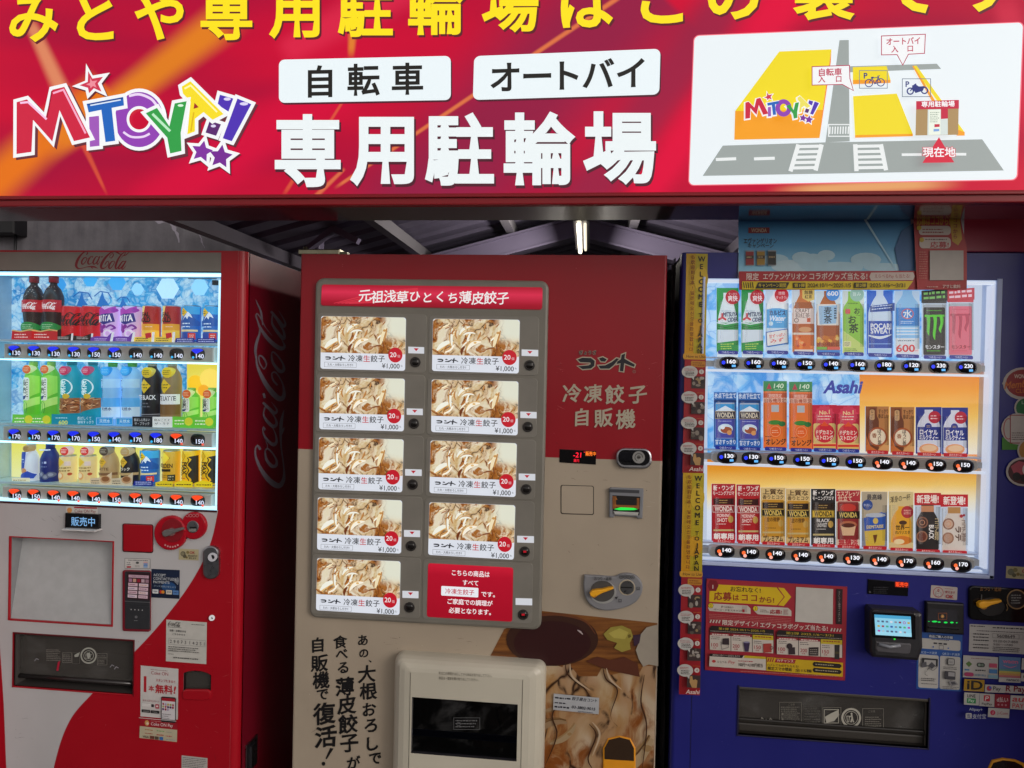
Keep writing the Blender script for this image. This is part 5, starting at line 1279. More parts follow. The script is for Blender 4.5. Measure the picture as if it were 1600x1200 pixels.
def water(c, lab):
    b = bl(1, c); m = M('8cc4ee', 'l', 0.36)
    def lf(a, c):
        a.rect(c - 15, 592, c + 15, 606, 'a8d4f4'); a.rect(c - 15, 622, c + 15, 636, '5cb0ec'); a.rect(c - 15, 636, c + 15, 655, 'c4e2f6')
        for k in range(3): a.stroke([(c - 10 + 5 * math.cos(k * 1.05), 595 + 5 * math.sin(k * 1.05)), (c - 10 - 5 * math.cos(k * 1.05), 595 - 5 * math.sin(k * 1.05))], 1.3, '1c3a6c')
        a.text('I LOHAS', c - 10, 618, 7.5, '1c3c70', rot=-math.pi / 2, w=30, wt=0.01); a.text('天然水', c + 0, 639, 5.5, '24406c', w=16, wt=0.02)
    def cf(a, c): a.rect(c - 16, b - 13, c + 11, b - .5, '2e9cdc'); a.text('天然水', c - 2, b - 7, 6.5, 'd8f0fc', w=17, wt=0.01); a.box(c - 15, b - 12, c + 10, b - 1.5, .6, 'b8e0f4')
    return drink('water_bottle', c, 14.8, b, lab, 'bottle', ([(13, b), (14.8, b - 2), (14.8, 588), (12, 580), (7, 575), (5.5, 572)], m), lf,
                 ([(7, 573, M('6cc84c', 'plastic')), (7.4, 567, M('6cc84c', 'plastic')), (6.6, 566, M('6cc84c', 'plastic'))], M('6cc84c', 'plastic')), cf, (c - 2, 580, 8, '2a94d8', '3aa4e4', '8cd0f4'))
water(166, 'pale blue mineral water bottle, directly right of the teal bottles'); water(197, 'pale blue mineral water bottle, directly left of the black coffee bottle')
def blackcoffee(c, lab, latte):
    b = bl(1, c); m = M('8c7650' if latte else '1d1d24', 'l', 0.36)
    def lf(a, c):
        a.poly([(c - 3, 592), (c + 7, 603), (c - 3, 615), (c - 13, 603)][::-1], 'e0bc28'); a.scribble(c - 10, 599, c + 4, 608, 2, '3a3010', seed=1)
        if latte:
            a.rect(c - 15.5, 616, c + 15.5, 632, 'e6e8ea'); a.text('THE LATTE', c - 2.5, 622.5, 10, '23252c', w=30, wt=0.02); a.rect(c - 15.5, 632, c + 15.5, 648, '7a5a34'); a.rect(c - 15.5, 648, c + 15.5, 652, '8a6c48')
        else: a.text('THE BLACK', c - 2.5, 621, 10, 'e8eaee', w=30, wt=0.02); a.scribble(c - 11, 628, c + 8, 638, 2, '6a6c74', seed=2); a.rect(c - 15.5, 647, c + 15.5, 648.2, '8a8c94'); a.rect(c - 15.5, 650, c + 15.5, 650.8, '6a6c74')
    def cf(a, c):
        a.rect(c - 21, b - 15, c + 10, b + 1.5, 'e8ecec' if latte else '1a1c22')
        a.text('飲みごたえ' if latte else '香ばし心地よい', c - 6, b - 10, 5, '3a3c40' if latte else 'dfe2e6', w=25); a.text('ザ・ラテ' if latte else 'ザ・ブラック', c - 6, b - 4, 5.5, '3a3c40' if latte else 'dfe2e6', w=23)
    return drink('coffee_bottle', c, 15.5, b, lab, 'bottle', ([(14, b), (15.5, b - 2), (15.5, 592), (12.5, 582), (8, 576), (6.5, 572)], m), lf,
                 ([(7.2, 572, M('b8c0c8', 'plastic')), (7.2, 563, M('b8c0c8', 'plastic'))], M('b8c0c8', 'plastic')), cf, (c + 1, 582, 9, 'dcc848', 'd4b424', '4a3c10'))
blackcoffee(228, 'black coffee bottle with yellow neck tag on the middle shelf', False); blackcoffee(259.5, 'brown and white milky coffee bottle with yellow neck tag', True)
# -- bottom shelf
def botcan(c, lab, body, cap, prof_, lf, cf, tagd=None, hw=14.5):
    b = bl(2, c)
    return drink('coffee_bottle', c, hw, b, lab, 'bottle', ([(q[0], b + q[1]) for q in prof_], M(body, 'l', 0.36)), lf, ([(q[0], b + q[1], M(cap, 'plastic')) for q in ((7, -53), (7, -62), (6.4, -63))], M(cap, 'plastic')), cf, tagd)
PB = [(12.5, 0), (13.5, -2), (13.5, -34), (11.5, -42), (8.5, -48), (6.4, -51), (6.4, -54)]
def lf(a, c):
    a.poly([(c - 13, 722), (c - 5, 706), (c + 2, 706), (c - 1, 732), (c - 13, 736)][::-1], '2440a0'); a.scribble(c - 10, 716, c - 1, 724, 2, 'c8d4f0', seed=1); a.circ(c - 2, 736, 4.5, 'c88a58'); a.poly([(c - 14, 744), (c + 4, 736), (c + 12, 742), (c + 10, 748), (c - 14, 748)][::-1], '2a4cb0')
def cf(a, c): b = bl(2, c); a.rect(c - 20, b - 9, c + 8, b + 1, 'e8e2c0'); a.scribble(c - 18, b - 7, c + 6, b - .5, 2, '8a7a40', seed=5)
botcan(39, 'white and blue bottle can, first at the left end of the bottom shelf', 'dfe6ee', 'f0f2f4', PB, lf, cf, (41, 701, 6, 'b89868', 'a88450', '5a4020'), 13.5)
def lf(a, c):
    a.scribble(c - 10, 720, c + 9, 726, 1, 'b0bce0', seed=2, th=.7); a.scribble(c - 8, 728, c + 6, 731, 1, '7a88b8', seed=3)
    for x, y in ((-9, 744), (-3, 741), (3, 745), (9, 742)): a.circ(c + x, y, 4.5, '5c6480'); a.circ(c + x, y, 2.6, '8a92a8')
    a.rect(c - 9.4, 702, c + 9.4, 704, 'd0d8e8')
botcan(68, 'dark navy bottle can with silver pattern on the bottom shelf', '1c2870', '26348c', [(14, 0), (15, -2), (15, -38), (12.5, -45), (9, -51), (8, -54)], lf, None, None, 15)
def cream(c, lab):
    b = bl(2, c)
    def lf(a, c):
        a.poly([(c - 5, 715), (c + 3, 722), (c - 5, 730), (c - 12, 722)][::-1], 'e4c034'); a.rect(c + 3, 721, c + 10, 728, 'dcc8c0'); a.scribble(c - 11, 729, c + 10, 738, 2, '8a6420', seed=3, fill=.95); a.circ(c - 4, 744, 6, 'd8a868'); a.circ(c - 4, 743, 4, 'f0d8b0'); a.circ(c + 6, 747, 3, 'e4c48c'); a.circ(c + 9, 741, 2.2, 'b8502c')
    return drink('cafe_au_lait_can', c, 13.5, b, lab, 'can', can_body(c, 13.5, b, 712, M('e4d094', 'l', 0.36)), lf, None, None, (c + 3, 705, 7.6, 'e8c8c4', 'd43a34', 'f6e0d8'))
cream(97.5, 'cream coffee can with a red tag, left one of its pair'); cream(129, 'cream coffee can with a red tag, right one of its pair')
def lat(c, lab, body, dark):
    def lf(a, c):
        a.poly([(c - 3, 714), (c + 4, 722), (c - 3, 731), (c - 10, 722)][::-1], 'd8ac30'); a.scribble(c - 7, 719, c + 1, 725, 2, '40300c', seed=1); a.text('ブラック' if dark else 'LATTE', c - 2, 733, 6, 'e8e0d0' if dark else '6a4c28', w=18, wt=0.02); a.rect(c - 15, 739, c + 15, 743, 'b89c6c' if dark else '7a5a3c')
    def cf(a, c):
        b = bl(2, c); a.poly([(c - 21, b - 10), (c + 2, b - 12), (c + 13, b - 20), (c + 12, b + 2), (c - 21, b + 1)][::-1], 'd4c0a0' if not dark else 'cabca0'); a.scribble(c - 19, b - 8, c - 6, b - 1, 2, '4a3420', seed=8); a.poly(ell(c + 3, b - 8, 8, 6)[::-1], 'c09870'); a.poly(ell(c + 3, b - 9, 6, 4)[::-1], '8a5a34')
    return botcan(c, lab, body, '6a6058' if not dark else '3a3430', [(13.5, 0), (15, -2), (15, -30), (13, -40), (9, -47), (7, -51), (7, -54)], lf, cf, (c, 705 if not dark else 706, 8, '8a8078' if not dark else 'c8b088', '4a3a30' if not dark else 'b08c58', 'b8a890'), 15)
lat(162, 'beige bottle can with a dark round neck tag on the bottom shelf', 'b89a6c', False); lat(195, 'black bottle can with a tan round neck tag on the bottom shelf', '1e1c20', True)
emerald(227, bl(2, 227), 703, 'blue coffee can with a snowy mountain, the only one on the bottom shelf', 2)
def golden(c, lab):
    b = bl(2, c)
    def lf(a, c):
        a.poly([(c - 4, 706), (c + 5, 716), (c - 4, 726), (c - 13, 716)][::-1], 'f2d23c'); a.stroke([(c - 4, 706), (c + 5, 716), (c - 4, 726), (c - 13, 716)], .8, '6a4a10', True); a.text('GOLDEN', c - 3, 728, 9, '3a280c', w=23, wt=0.03); a.rect(c - 13, 733, c + 6, 737, '2a2010'); a.scribble(c - 12, 741, c + 4, 747, 2, '7a5418', seed=3); a.rect(c + 2, 742, c + 11, 752, '2c3020'); a.scribble(c + 3, 743, c + 10, 751, 2, 'c8c49c', seed=4)
    def cf(a, c): b = bl(2, c); a.poly([(c - 17, b - 5), (c - 5, b - 8), (c + 10, b - 6), (c + 10, b + 2), (c - 17, b + 1)][::-1], 'e6cc28'); a.scribble(c - 14, b - 4, c + 8, b, 1, '5a4208', seed=3, fill=1)
    return drink('golden_coffee_can', c, 14, b, lab, 'can', can_body(c, 14, b, 704, M('d8a82c', 'l', 0.36)), lf, None, cf)
golden(260, 'golden yellow coffee can beside the blue mountain can')
def maxc(c, lab):
    b = bl(2, c)
    def lf(a, c):
        a.poly([(c + 3, 714), (c + 14, 712), (c + 14, 756), (c + 5, 756)] + [(c + 5 + 2.6 * math.sin(k * 1.3), 754 - k * 3.3) for k in range(12)], '2a241c')
        a.stroke([(c + 2 + 2.2 * math.sin(k * 1.3), 715 + k * 3.3) for k in range(12)], 1.4, '2a241c'); a.poly([(c - 6, 706), (c - 1, 713), (c - 6, 720), (c - 11, 713)][::-1], 'd8a818'); a.stroke([(c - 6, 706), (c - 1, 713), (c - 6, 720), (c - 11, 713)], .6, '4a3408', True)
        a.text('MAX', c - 3, 732, 10, '2a1f10', rot=math.pi / 2, w=20, wt=0.04); a.text('COFFEE', c - 9.5, 733, 6.5, '2a1f10', rot=math.pi / 2, w=23, wt=0.02); a.scribble(c - 12, 745, c - 1, 750, 1, 'a86820', seed=4)
    def cf(a, c): b = bl(2, c); a.poly([(c - 18, b - 5), (c - 6, b - 9), (c + 10, b - 6), (c + 10, b + 2), (c - 18, b + 1)][::-1], 'f0d420'); a.scribble(c - 15, b - 4, c + 8, b, 1, '4a3808', seed=int(c), fill=1)
    return drink('sweet_coffee_can', c, 14.2, b, lab, 'can', can_body(c, 14.2, b, 703, M('f0bc18', 'l', 0.36)), lf, None, cf)
maxc(291, 'yellow coffee can with black waves, the one next to the golden can'); maxc(322, 'yellow coffee can with black waves, last at the right end of the bottom shelf')
# ================================================================ FROZEN DUMPLING MACHINE
gl_, gr_ = U(463, 780).x, U(1033.8, 780).x; gz = U(750, 398).z
gm = thing('frozen_food_vending_machine', ((gl_ + gr_) / 2, 0, 0), 'red and cream frozen dumpling vending machine with ten picture tiles, in the middle', 'vending machine', 'vending machines under the sign')
G_R, G_C = M('960a1c', 'paint'), M('aea08e', 'paint')
zsp = U(750, 711).z
r = 0.006
BOXH = hx((642, 1130), (808, 1130), (745, 1096), (735, 1187))
mb = MB()
mb.panel(gl_ + r, gr_ - r, zsp, gz, [], 0.0, G_R); mb.panel(gl_ + r, gr_ - r, 0.08, zsp, [BOXH], 0.0, G_C)
for x, sg in ((gr_ - r, 1), (gl_ + r, -1)):
    edge_r(mb, x, r, zsp, gz, G_R, sg, 3); edge_r(mb, x, r, 0.08, zsp, G_C, sg, 3)
for x in (gl_, gr_):
    mb.poly([(x, r, zsp), (x, 0.06, zsp), (x, 0.06, gz), (x, r, gz)], G_R); mb.poly([(x, r, 0.08), (x, 0.06, 0.08), (x, 0.06, zsp), (x, r, zsp)], G_C)
mb.poly([(gl_, r, gz), (gr_, r, gz), (gr_, 0.06, gz), (gl_, 0.06, gz)], G_R); mb.poly([(gl_ + r, 0, gz), (gr_ - r, 0, gz), (gr_, r, gz), (gl_, r, gz)], G_R)
mb.recess(BOXH, 0, 0.2, M('4c4a4c', 'plastic'), M('3a383e', 'plastic'), M('2c2a30', 'plastic'))
gd = mb.build('door', gm)
mb = MB()
for x in (gl_ + 0.004, gr_ - 0.004): mb.poly([(x, 0.065, 0.08), (x, 0.8, 0.08), (x, 0.8, gz - 0.006), (x, 0.065, gz - 0.006)], M('8a8478', 'paint'))
mb.poly([(gl_, 0.065, gz - 0.006), (gr_, 0.065, gz - 0.006), (gr_, 0.8, gz - 0.006), (gl_, 0.8, gz - 0.006)], M('8a8478', 'paint'))
mb.poly([(gl_, 0.8, 0.08), (gr_, 0.8, 0.08), (gr_, 0.8, gz), (gl_, 0.8, gz)], M('8a8478', 'paint')); mb.box(gl_ + 0.01, gr_ - 0.01, 0.06, 0.066, 0.08, gz - 0.01, M('141214', 'plastic'))
mb.box(gl_ + 0.04, gr_ - 0.04, 0.05, 0.75, 0, 0.079, M('161416', 'plastic')); mb.build('cabinet', gm)
mb = MB(); q0, q1 = U(470, 391, 0.02), U(532, 391, 0.02)
mb.box(q0.x - 0.005, q1.x, 0.012, 0.05, gz + 0.0005, gz + 0.017, M('8f8a76', 'metal'), 0.003); mb.box(q1.x, q1.x + 0.02, 0.02, 0.04, gz + 0.0005, gz + 0.01, M('5a5648', 'metal')); mb.tube([(q0.x + 0.01, 0.03, gz), (q0.x + 0.01, 0.03, gz + 0.026)], 0.007, M('5a5648', 'metal')); mb.build('top_hinge', gm)
# selection panel
PF = -0.014; PGREY, PGREY2 = M('7b776e', 'plastic'), M('827e76', 'plastic')
def quadpx(TL, TR, BR, BL, r_, W, H, Y):
    out = []
    for u, v in rr(0, 0, W, H, r_):
        a_, b_ = u / W, v / H; x = (TL[0] * (1 - a_) + TR[0] * a_) * (1 - b_) + (BL[0] * (1 - a_) + BR[0] * a_) * b_; y = (TL[1] * (1 - a_) + TR[1] * a_) * (1 - b_) + (BL[1] * (1 - a_) + BR[1] * a_) * b_
        p = U(x, y, Y); out.append((p.x, p.z))
    return out
mb = MB(); mb.prism(quadpx((492.5, 434), (857.5, 438.5), (845.5, 985.5), (482.5, 965.5), 13, 365, 540, PF), PF, 0, PGREY, bev=0.007)
for i in range(5):                                          # shallow raised cells round each picture
    for j in range(2):
        v = i / 4.0; yl = 489 + (866 - 489) * v if j == 0 else 493 + (874 - 493) * v; hgt = 91 + 1.5 * v
        xl_ = (497 - 9 * v) if j == 0 else (671 - 9.5 * v); wd_ = 170 if j == 0 else 171.5
        mb.prism(quadpx((xl_, yl), (xl_ + wd_, yl + 2 + 4 * v), (xl_ + wd_ - 2, yl + hgt + 3 + 5 * v), (xl_ - 2, yl + hgt), 6, wd_, hgt, PF), PF - 0.0012, PF + 0.001, PGREY2, bev=0.0009)
pn = mb.build('selection_panel', gm)
TF = PF - 0.0016
hdr = ramp_mat('lit_header_red', [(0.0, 'c01832'), (0.35, 'f03458'), (0.8, 'b81530'), (1.0, 'a01028')], 0.62)
mb = MB(); a = Art(mb, flat(TF), 'e', 0.8); q = a.quad([(503, 444.5), (848, 449), (847, 484), (501.5, 477.5)], 345, 34)
q.poly(rr(0, 0, 345, 34, 4)[::-1], hdr, lambda x, y: (x / 345, y / 34))
for k in range(5): q.stroke(catmull([(20 + k * 6, 30, 1), (90 + k * 5, 12 + k * 3, 2.4), (150, 4 + k, 1)]), 1, 'd82c44')
for i, ch in enumerate('元祖浅草ひとくち薄皮餃子'): q.text(ch, 68 + i * 19.6, 17.5 + (0.8 if i % 2 else -.3), 20.5 if ord(ch) > 0x3100 else 18.5, 'f2eeee', wt=0.018, brush=0.03)
mb.build('header_sign', pn)
GYL = gyoza_mat(0.64, 1.2, 'lit_dumpling_photo')
tiles = [[(501.8, 493.8), (634.5, 496.2), (633, 579.5), (500.8, 576)], [(676.5, 498), (812.3, 499.7), (810.5, 583.7), (675, 579.5)],
         [(500, 589), (632.7, 591.8), (631, 674), (499, 670.5)], [(674.4, 592.8), (810.2, 596), (808.8, 680.3), (673.7, 675)],
         [(498.3, 683), (631, 686.6), (628.5, 769.2), (497.6, 764.3)], [(672.6, 688), (807.7, 692.6), (805.6, 776.6), (671.2, 770.3)],
         [(496.5, 777), (628.5, 781.8), (626.8, 865), (495.5, 858.8)], [(670.9, 784.6), (805.3, 789.5), (802.8, 874.5), (669, 866.8)],
         [(495.5, 871.7), (626, 877), (624.3, 961), (493.8, 953.3)], [(669, 879.8), (802, 886.8), (800.4, 971.5), (667, 963.8)]]
def lk(x, y): return (75 + (x - 105) * 0.70, 545 + (y - 565) * 0.56)
for i, tq in enumerate(tiles):
    mb = MB(); a = Art(mb, flat(TF), 'e', 0.82); q = a.quad(tq, 1173, 735)
    if i < 9:
        q.poly(rr(0, 0, 1173, 735, 34)[::-1], 'dfe4ee')
        ph = [(34, 2), (1139, 2), (1171, 34), (1171, 508), (2, 508), (2, 34)]
        q.poly(ph[::-1], GYL, lambda x, y: (x / 1173, y / 735))
        pleats(q, 6, 6, 900, 504, 26, 180, (('fdf5e2', 'f8eccc', 'f4f4e6', 'f2e2ba'), ('e0b878', 'd8a860', 'c89450'), ('8a4c1c', 'a8662c')), 5)
        pleats(q, 6, 6, 900, 504, 36, 90, (('8a4a1a', 'b07030', '70340f', 'c08440'), ('6a3210', '9a5a24'), ('3c1a08',)), 8)
        kont(q, '1a1c26', lk)
        for k, ch in enumerate('冷凍生餃子'): q.text(ch, 448 + k * 103, 580 - k * 0.5, 98, 'c01828' if ch == '生' else '26262c', wt=0.012)
        q.box(74, 642, 514, 706, 4, '7a7c84'); q.text('たれ・大根おろし付き‼', 294, 674, 40, '3a3c44', w=350, wt=0.01)
        q.circ(1050, 520, 98, 'c01628', 104, n=26); q.text('20', 1020, 518, 92, 'f2e8ea', wt=0.012); q.text('個', 1096, 536, 42, 'e8c0c4')
        q.text('¥1,000', 990, 678, 92, '26262c', w=244, wt=0.01); q.text('税込', 1140, 668, 28, '3a3c44', rot=0, w=26)
    else:
        q.poly(rr(0, 0, 1173, 735, 34)[::-1], ramp_mat('lit_notice_red', [(0.0, 'e0203c'), (0.2, 'c41430'), (1.0, 'b41029')], 0.62), lambda x, y: (x / 1173, y / 735))
        q.text('こちらの商品は', 590, 110, 84, 'f4ecee', w=520, wt=0.022); q.text('すべて', 590, 238, 80, 'f4ecee', w=215, wt=0.022); q.rr(190, 300, 700, 430, 14, 'eceef4'); q.text('冷凍生餃子', 445, 366, 78, 'c01a34', w=400, wt=0.012)
        q.text('です。', 835, 380, 80, 'f4ecee', w=190, wt=0.022); q.text('ご家庭での調理が', 590, 502, 80, 'f4ecee', w=620, wt=0.022); q.text('必要となります。', 590, 622, 82, 'f4ecee', w=580, wt=0.022)
    mb.build('picture_tile', pn, 'red notice tile with white writing' if i == 9 else None)
bt = [((638, 541.7, 662.8, 551.9), (649.2, 565.9)), ((815, 546, 841, 556), (827.7, 570.8)), ((635.5, 638, 660.7, 648), (647, 661.8)), ((813, 643, 838.5, 653), (824.9, 667)), ((633, 732.8, 659, 743), (645, 757)), ((810.5, 739.8, 836.4, 750), (822.4, 764.3)),
      ((631.3, 828, 656.5, 838.5), (642.5, 852.8)), ((808, 837, 834.3, 847.5), (820, 861.6)), ((628.8, 923, 654, 934), (640, 948.7)), ((805.6, 934.4, 831.6, 945), (817.5, 960))]
for i, ((ax, ay, bx2, by2), (cx, cy)) in enumerate(bt):
    mb = MB(); c = U(cx, cy, PF)
    ring_ = ell(cx, cy, 8.2, 8.2, 22); mb.prism(xz(*ring_, Y=PF), PF - 0.004, PF, M('2a2624', 'plastic'), bev=0.0015); mb.dome((c.x, PF - 0.0035, c.z), 5.6 * MPP, 5.6 * MPP, 0.003, M('1c1918', 'gloss'), seg=16)
    if i in (7, 9): Art(mb, flat(PF - 0.0068), 'e', 0.9).rect(cx - 2.4, cy - 1.2, cx + 2.4, cy + 1.8, 'b01020')
    a = Art(mb, flat(PF - 0.0014), 'e', 0.72); a.rect(ax, ay, bx2, by2, 'dcdfe6', slope=0.03)
    if i < 9: a.poly([((ax + bx2) / 2 - 4, ay + 2.4), ((ax + bx2) / 2 + 4, ay + 2.6), ((ax + bx2) / 2, ay + 7)][::-1], 'c01a30')
    mb.build('push_button', pn)
# right-hand red field: words (the pictured mascots are left out)
mb = MB(); a = Art(mb, flat(-0.0003), 'p'); c4 = a.crop(880, 430, 4.6125)
CRM = 'b4a894'
kont(c4, '15151e', lambda x, y: (x, y), CRM, 16)
for wt, cc in ((0.06, CRM), (0.02, '15151e')): c4.text('ぎょうざ', 178, 557, 33, cc, w=128, wt=wt)
mb.build('logo', gd); mb = MB(); a = Art(mb, flat(-0.0003), 'p'); c4 = a.crop(880, 430, 4.6125)
c4.ring(512, 695, 10, 3, '8a6a62'); c4.text('R', 512, 695, 14, '8a6a62')
for ch, x, y, em in (('冷', 63, 850, 138), ('凍', 216, 852, 138), ('餃', 372, 858, 140), ('子', 536, 862, 138), ('自', 134, 1024, 130), ('販', 290, 1028, 138), ('機', 450, 1036, 144)): c4.text(ch, x, y, em, CRM, wt=0.026, brush=0.03)
mb.build('lettering', gd)
# vertical brush writing, lower left
mb = MB(); a = Art(mb, flat(-0.0003), 'p').crop(480, 970, 5.2167); INK = '121012'
def vert(items):
    mb = MB(); a = Art(mb, flat(-0.0003), 'p').crop(480, 970, 5.2167)
    for ch, x, y, em in items: a.text(ch, x, y, em * 1.04, INK, wt=0.03, brush=0.04)
    mb.build('lettering', gd)
vert([('自', 88, 196, 120), ('販', 102, 345, 138), ('機', 115, 483, 136), ('で', 126, 600, 104), ('復', 142, 755, 176), ('活', 152, 940, 176)])
vert([('食', 270, 170, 108), ('べ', 282, 270, 100), ('る', 294, 382, 104), ('薄', 306, 535, 150), ('皮', 326, 685, 150), ('餃', 335, 838, 152), ('子', 346, 995, 150), ('が', 382, 1150, 108)])
vert([('あ', 454, 158, 92), ('の', 462, 265, 84), ('大', 487, 432, 142), ('根', 500, 572, 140), ('お', 508, 720, 118), ('ろ', 522, 852, 124), ('し', 535, 1000, 124), ('で', 556, 1120, 106)])
a.poly([(500, 318), (525, 328), (522, 342), (508, 332)][::-1], INK); a.poly([(188, 1035), (216, 1040), (160, 1128), (150, 1122)][::-1], INK); a.poly(ell(134, 1164, 15, 16)[::-1], INK)
mb.build('lettering', gd)
# big dumpling photo at the lower right corner
GYP = gyoza_mat(0, 0.85, 'printed_dumpling_photo')
def wood():
    m, t, p = newmat('printed_wood'); q = NT(t); uv = q.n('ShaderNodeUVMap'); mp = q.n('ShaderNodeMapping'); link(t, uv.outputs[0], mp.inputs[0]); mp.inputs['Scale'].default_value = (3, 40, 1); mp.inputs['Rotation'].default_value = (0, 0, 0.35)
    n = q.noise(mp.outputs[0], 1.2, 5, 0.6); c = q.ramp(n, [(0.3, rgb('4a2812')), (0.5, rgb('7a4a22')), (0.7, rgb('94602e'))]); out_lit(t, p, c, 0); return m
mb = MB(); a = Art(mb, flat(-0.0002), 'p'); UVP = lambda x, y: (x / 400, y / 400)
c5_ = a.crop(800, 780, 2.857)
gx = gr_ - r
photo = [(788, 983), (760, 1036), (735, 1130), (735, 1300), (1018, 1300), (1023, 1190), (1027, 973.5), (846, 954.5)]
photo = [(787.8, 983), (740, 1075), (735, 1330), (1018, 1330), (1027.2, 973.5), (846, 954.5)]
photo = [(x, y) for x, y in photo]
a.poly(photo[::-1], wood(), UVP)
c5_.poly([(0, 745), (-130, 900), (-140, 1500), (620, 1500), (645, 742), (585, 745), (560, 790), (500, 770), (440, 785), (405, 745), (380, 790), (300, 790), (240, 720), (225, 750), (120, 715), (60, 720)][::-1], GYP, lambda x, y: (x / 1000, y / 1000))
pleats(c5_, -130, 790, 640, 1480, 12, 240, (('a48c6a', '9c8462', 'ac9472', '94795a'), ('8a6a44', '7e5c36', '98784e'), ('6a4824', '5a3a1a')), 9, ang=-1.35)
c5_.poly(ell(180, 625, 205, 118, 34)[::-1], '3a1c10'); c5_.poly(ell(180, 640, 172, 98, 34)[::-1], '32090a'); c5_.stroke([(292, 582, 3), (305, 590, 8), (316, 602, 3)], 5, 'b8a8a8'); c5_.stroke(catmull([(10, 560, 4), (80, 525, 10), (200, 512, 12), (320, 540, 8), (372, 600, 3)]), 8, '6a3a1e')
c5_.poly([(408, 600), (440, 570), (490, 562), (530, 580), (540, 612), (525, 640), (530, 668), (490, 680), (455, 662), (470, 640), (425, 625)][::-1], '9a8c3c'); c5_.poly([(430, 596), (480, 574), (520, 592), (505, 622), (455, 618)][::-1], 'b4a650'); c5_.poly([(516, 604), (528, 600), (532, 612), (520, 618)], '6a5a20')
c5_.poly([(575, 600), (600, 570), (652, 556), (652, 742), (610, 735), (585, 745), (565, 710), (552, 670), (570, 630)][::-1], 'a09688'); c5_.poly([(540, 605), (575, 600), (568, 640), (545, 655)][::-1], '3a2438')
c5_.poly([(330, 720), (380, 700), (440, 715), (500, 700), (560, 730), (570, 790), (480, 770), (400, 750)][::-1], '5a2c1a')
for pts in ([(240, 720), (250, 780), (330, 850), (380, 960)], [(405, 745), (420, 800), (470, 850), (440, 960), (470, 1010)], [(150, 1180), (200, 1050), (180, 960), (230, 880)], [(345, 1000), (375, 1050), (340, 1150), (360, 1200)], [(590, 780), (575, 900), (600, 1010), (580, 1200)]):
    c5_.stroke([(x, y, 2 + 5 * math.sin(math.pi * i / 24)) for i, (x, y) in enumerate(catmull(pts, 8))], 5, '42230f')
for pts in ([(250, 730), (262, 790), (340, 850)], [(412, 750), (430, 800), (480, 845)], [(350, 990), (382, 1045), (350, 1140)]):
    c5_.stroke([(x + 9, y, 2 + 7 * math.sin(math.pi * i / 16)) for i, (x, y) in enumerate(catmull(pts, 8))], 5, 'c0a88c')
q = c5_.quad([(187, 863), (389, 882), (387, 955), (184, 935)], 202, 74); q.rect(0, 0, 202, 74, 'aeb0b4'); q.scribble(6, 12, 76, 24, 1, '2c2c34', seed=1, fill=1, th=.7); q.text('餃子屋台コント', 138, 14, 17, '1c1c28', w=112, skew=0.2, wt=0.012); q.scribble(6, 34, 72, 46, 1, '2c2c34', seed=2, th=.6); q.scribble(6, 52, 70, 64, 1, '2c2c34', seed=3, fill=1, th=.7); q.text('03-3802-9015', 134, 52, 18, '1c1c28', w=104, skew=0.2, wt=0.012); q.scribble(110, 66, 180, 73, 1, '4a4a54', seed=4)
mb.build('food_photo', gd)
# delivery box
mb = MB(); IV = M('c6c0b0', 'paint')
bo = quadpx((617, 1026), (851.5, 1042), (846, 1330), (607, 1330), 13, 236, 300, -0.05)
ih = (U(643.5, 1110, -0.06).x, U(809, 1110, -0.06).x, U(740, 1184, -0.06).z, U(740, 1095.5, -0.06).z)
xo0, xo1 = min(p[0] for p in bo), max(p[0] for p in bo); zo1 = max(p[1] for p in bo); zo0 = U(740, 1330, -0.05).z
rings_ = []
for d_, y_, r__ in ((0, 0, .024), (0, -.018, .024), (.003, -.032, .023), (.010, -.044, .020), (.022, -.0535, .016), (.038, -.0590, .011), (.055, -.0615, .006)):
    rings_.append([(x, y_, z) for x, z in rr(xo0 + d_, zo0, xo1 - d_ * 1.09, zo1 - d_ * .62, r__, 6)])
for ra, rb in zip(rings_[:-1], rings_[1:]):
    n = len(ra)
    for i in range(n): j = (i + 1) % n; mb.poly([ra[i], ra[j], rb[j], rb[i]], IV, smooth=False)
mb.panel(xo0 + .055, xo1 - .06, zo0, zo1 - .0341, [ih], -.0615, IV)
for x in (xo0 + 0.0545, xo1 - 0.0605): mb.box(x, x + 0.0012, -0.0623, -0.058, zo0, zo1 - 0.036, M('5e594e', 'plastic'))
mb.recess(ih, -0.0615, 0.19, M('6a6866', 'plastic'), M('3a383e', 'plastic'), M('2c2a30', 'plastic'))
bx_ = mb.build('delivery_box', gm)
mb = MB(); mb.prism([(ih[0] + 0.001, ih[2] + 0.001), (ih[1] - 0.001, ih[2] + 0.001), (ih[1] - 0.001, ih[3] - 0.001), (ih[0] + 0.001, ih[3] - 0.001)], -0.05, -0.047, DARKFLAP)
mb.box(ih[0], ih[1], -0.05, -0.02, ih[2] + (ih[3] - ih[2]) * .28, ih[2] + (ih[3] - ih[2]) * .40, M('3a3e52', 'gloss'))
a = Art(mb, plane(-0.0503), 'p').crop(450, 780, 2.857); a.box(740, 976, 856, 1028, 2, '5a5a5c'); a.scribble(748, 982, 850, 1022, 3, '6a6a6c', seed=4); a.ring(762, 1004, 8, 2, '6a6a6c'); mb.build('flap', bx_)
mb = MB(); a = Art(mb, flat(-0.0622), 'p').crop(450, 780, 2.857); a.text('取出口の照明が点灯してから商品を取り出して下さい。', 792, 782, 14, '6a6458', w=238, slope=0.055); a.text('商品は一度扉を開け取り出してください。', 762, 802, 14, '6a6458', w=176, slope=0.05); mb.build('small_print', bx_)
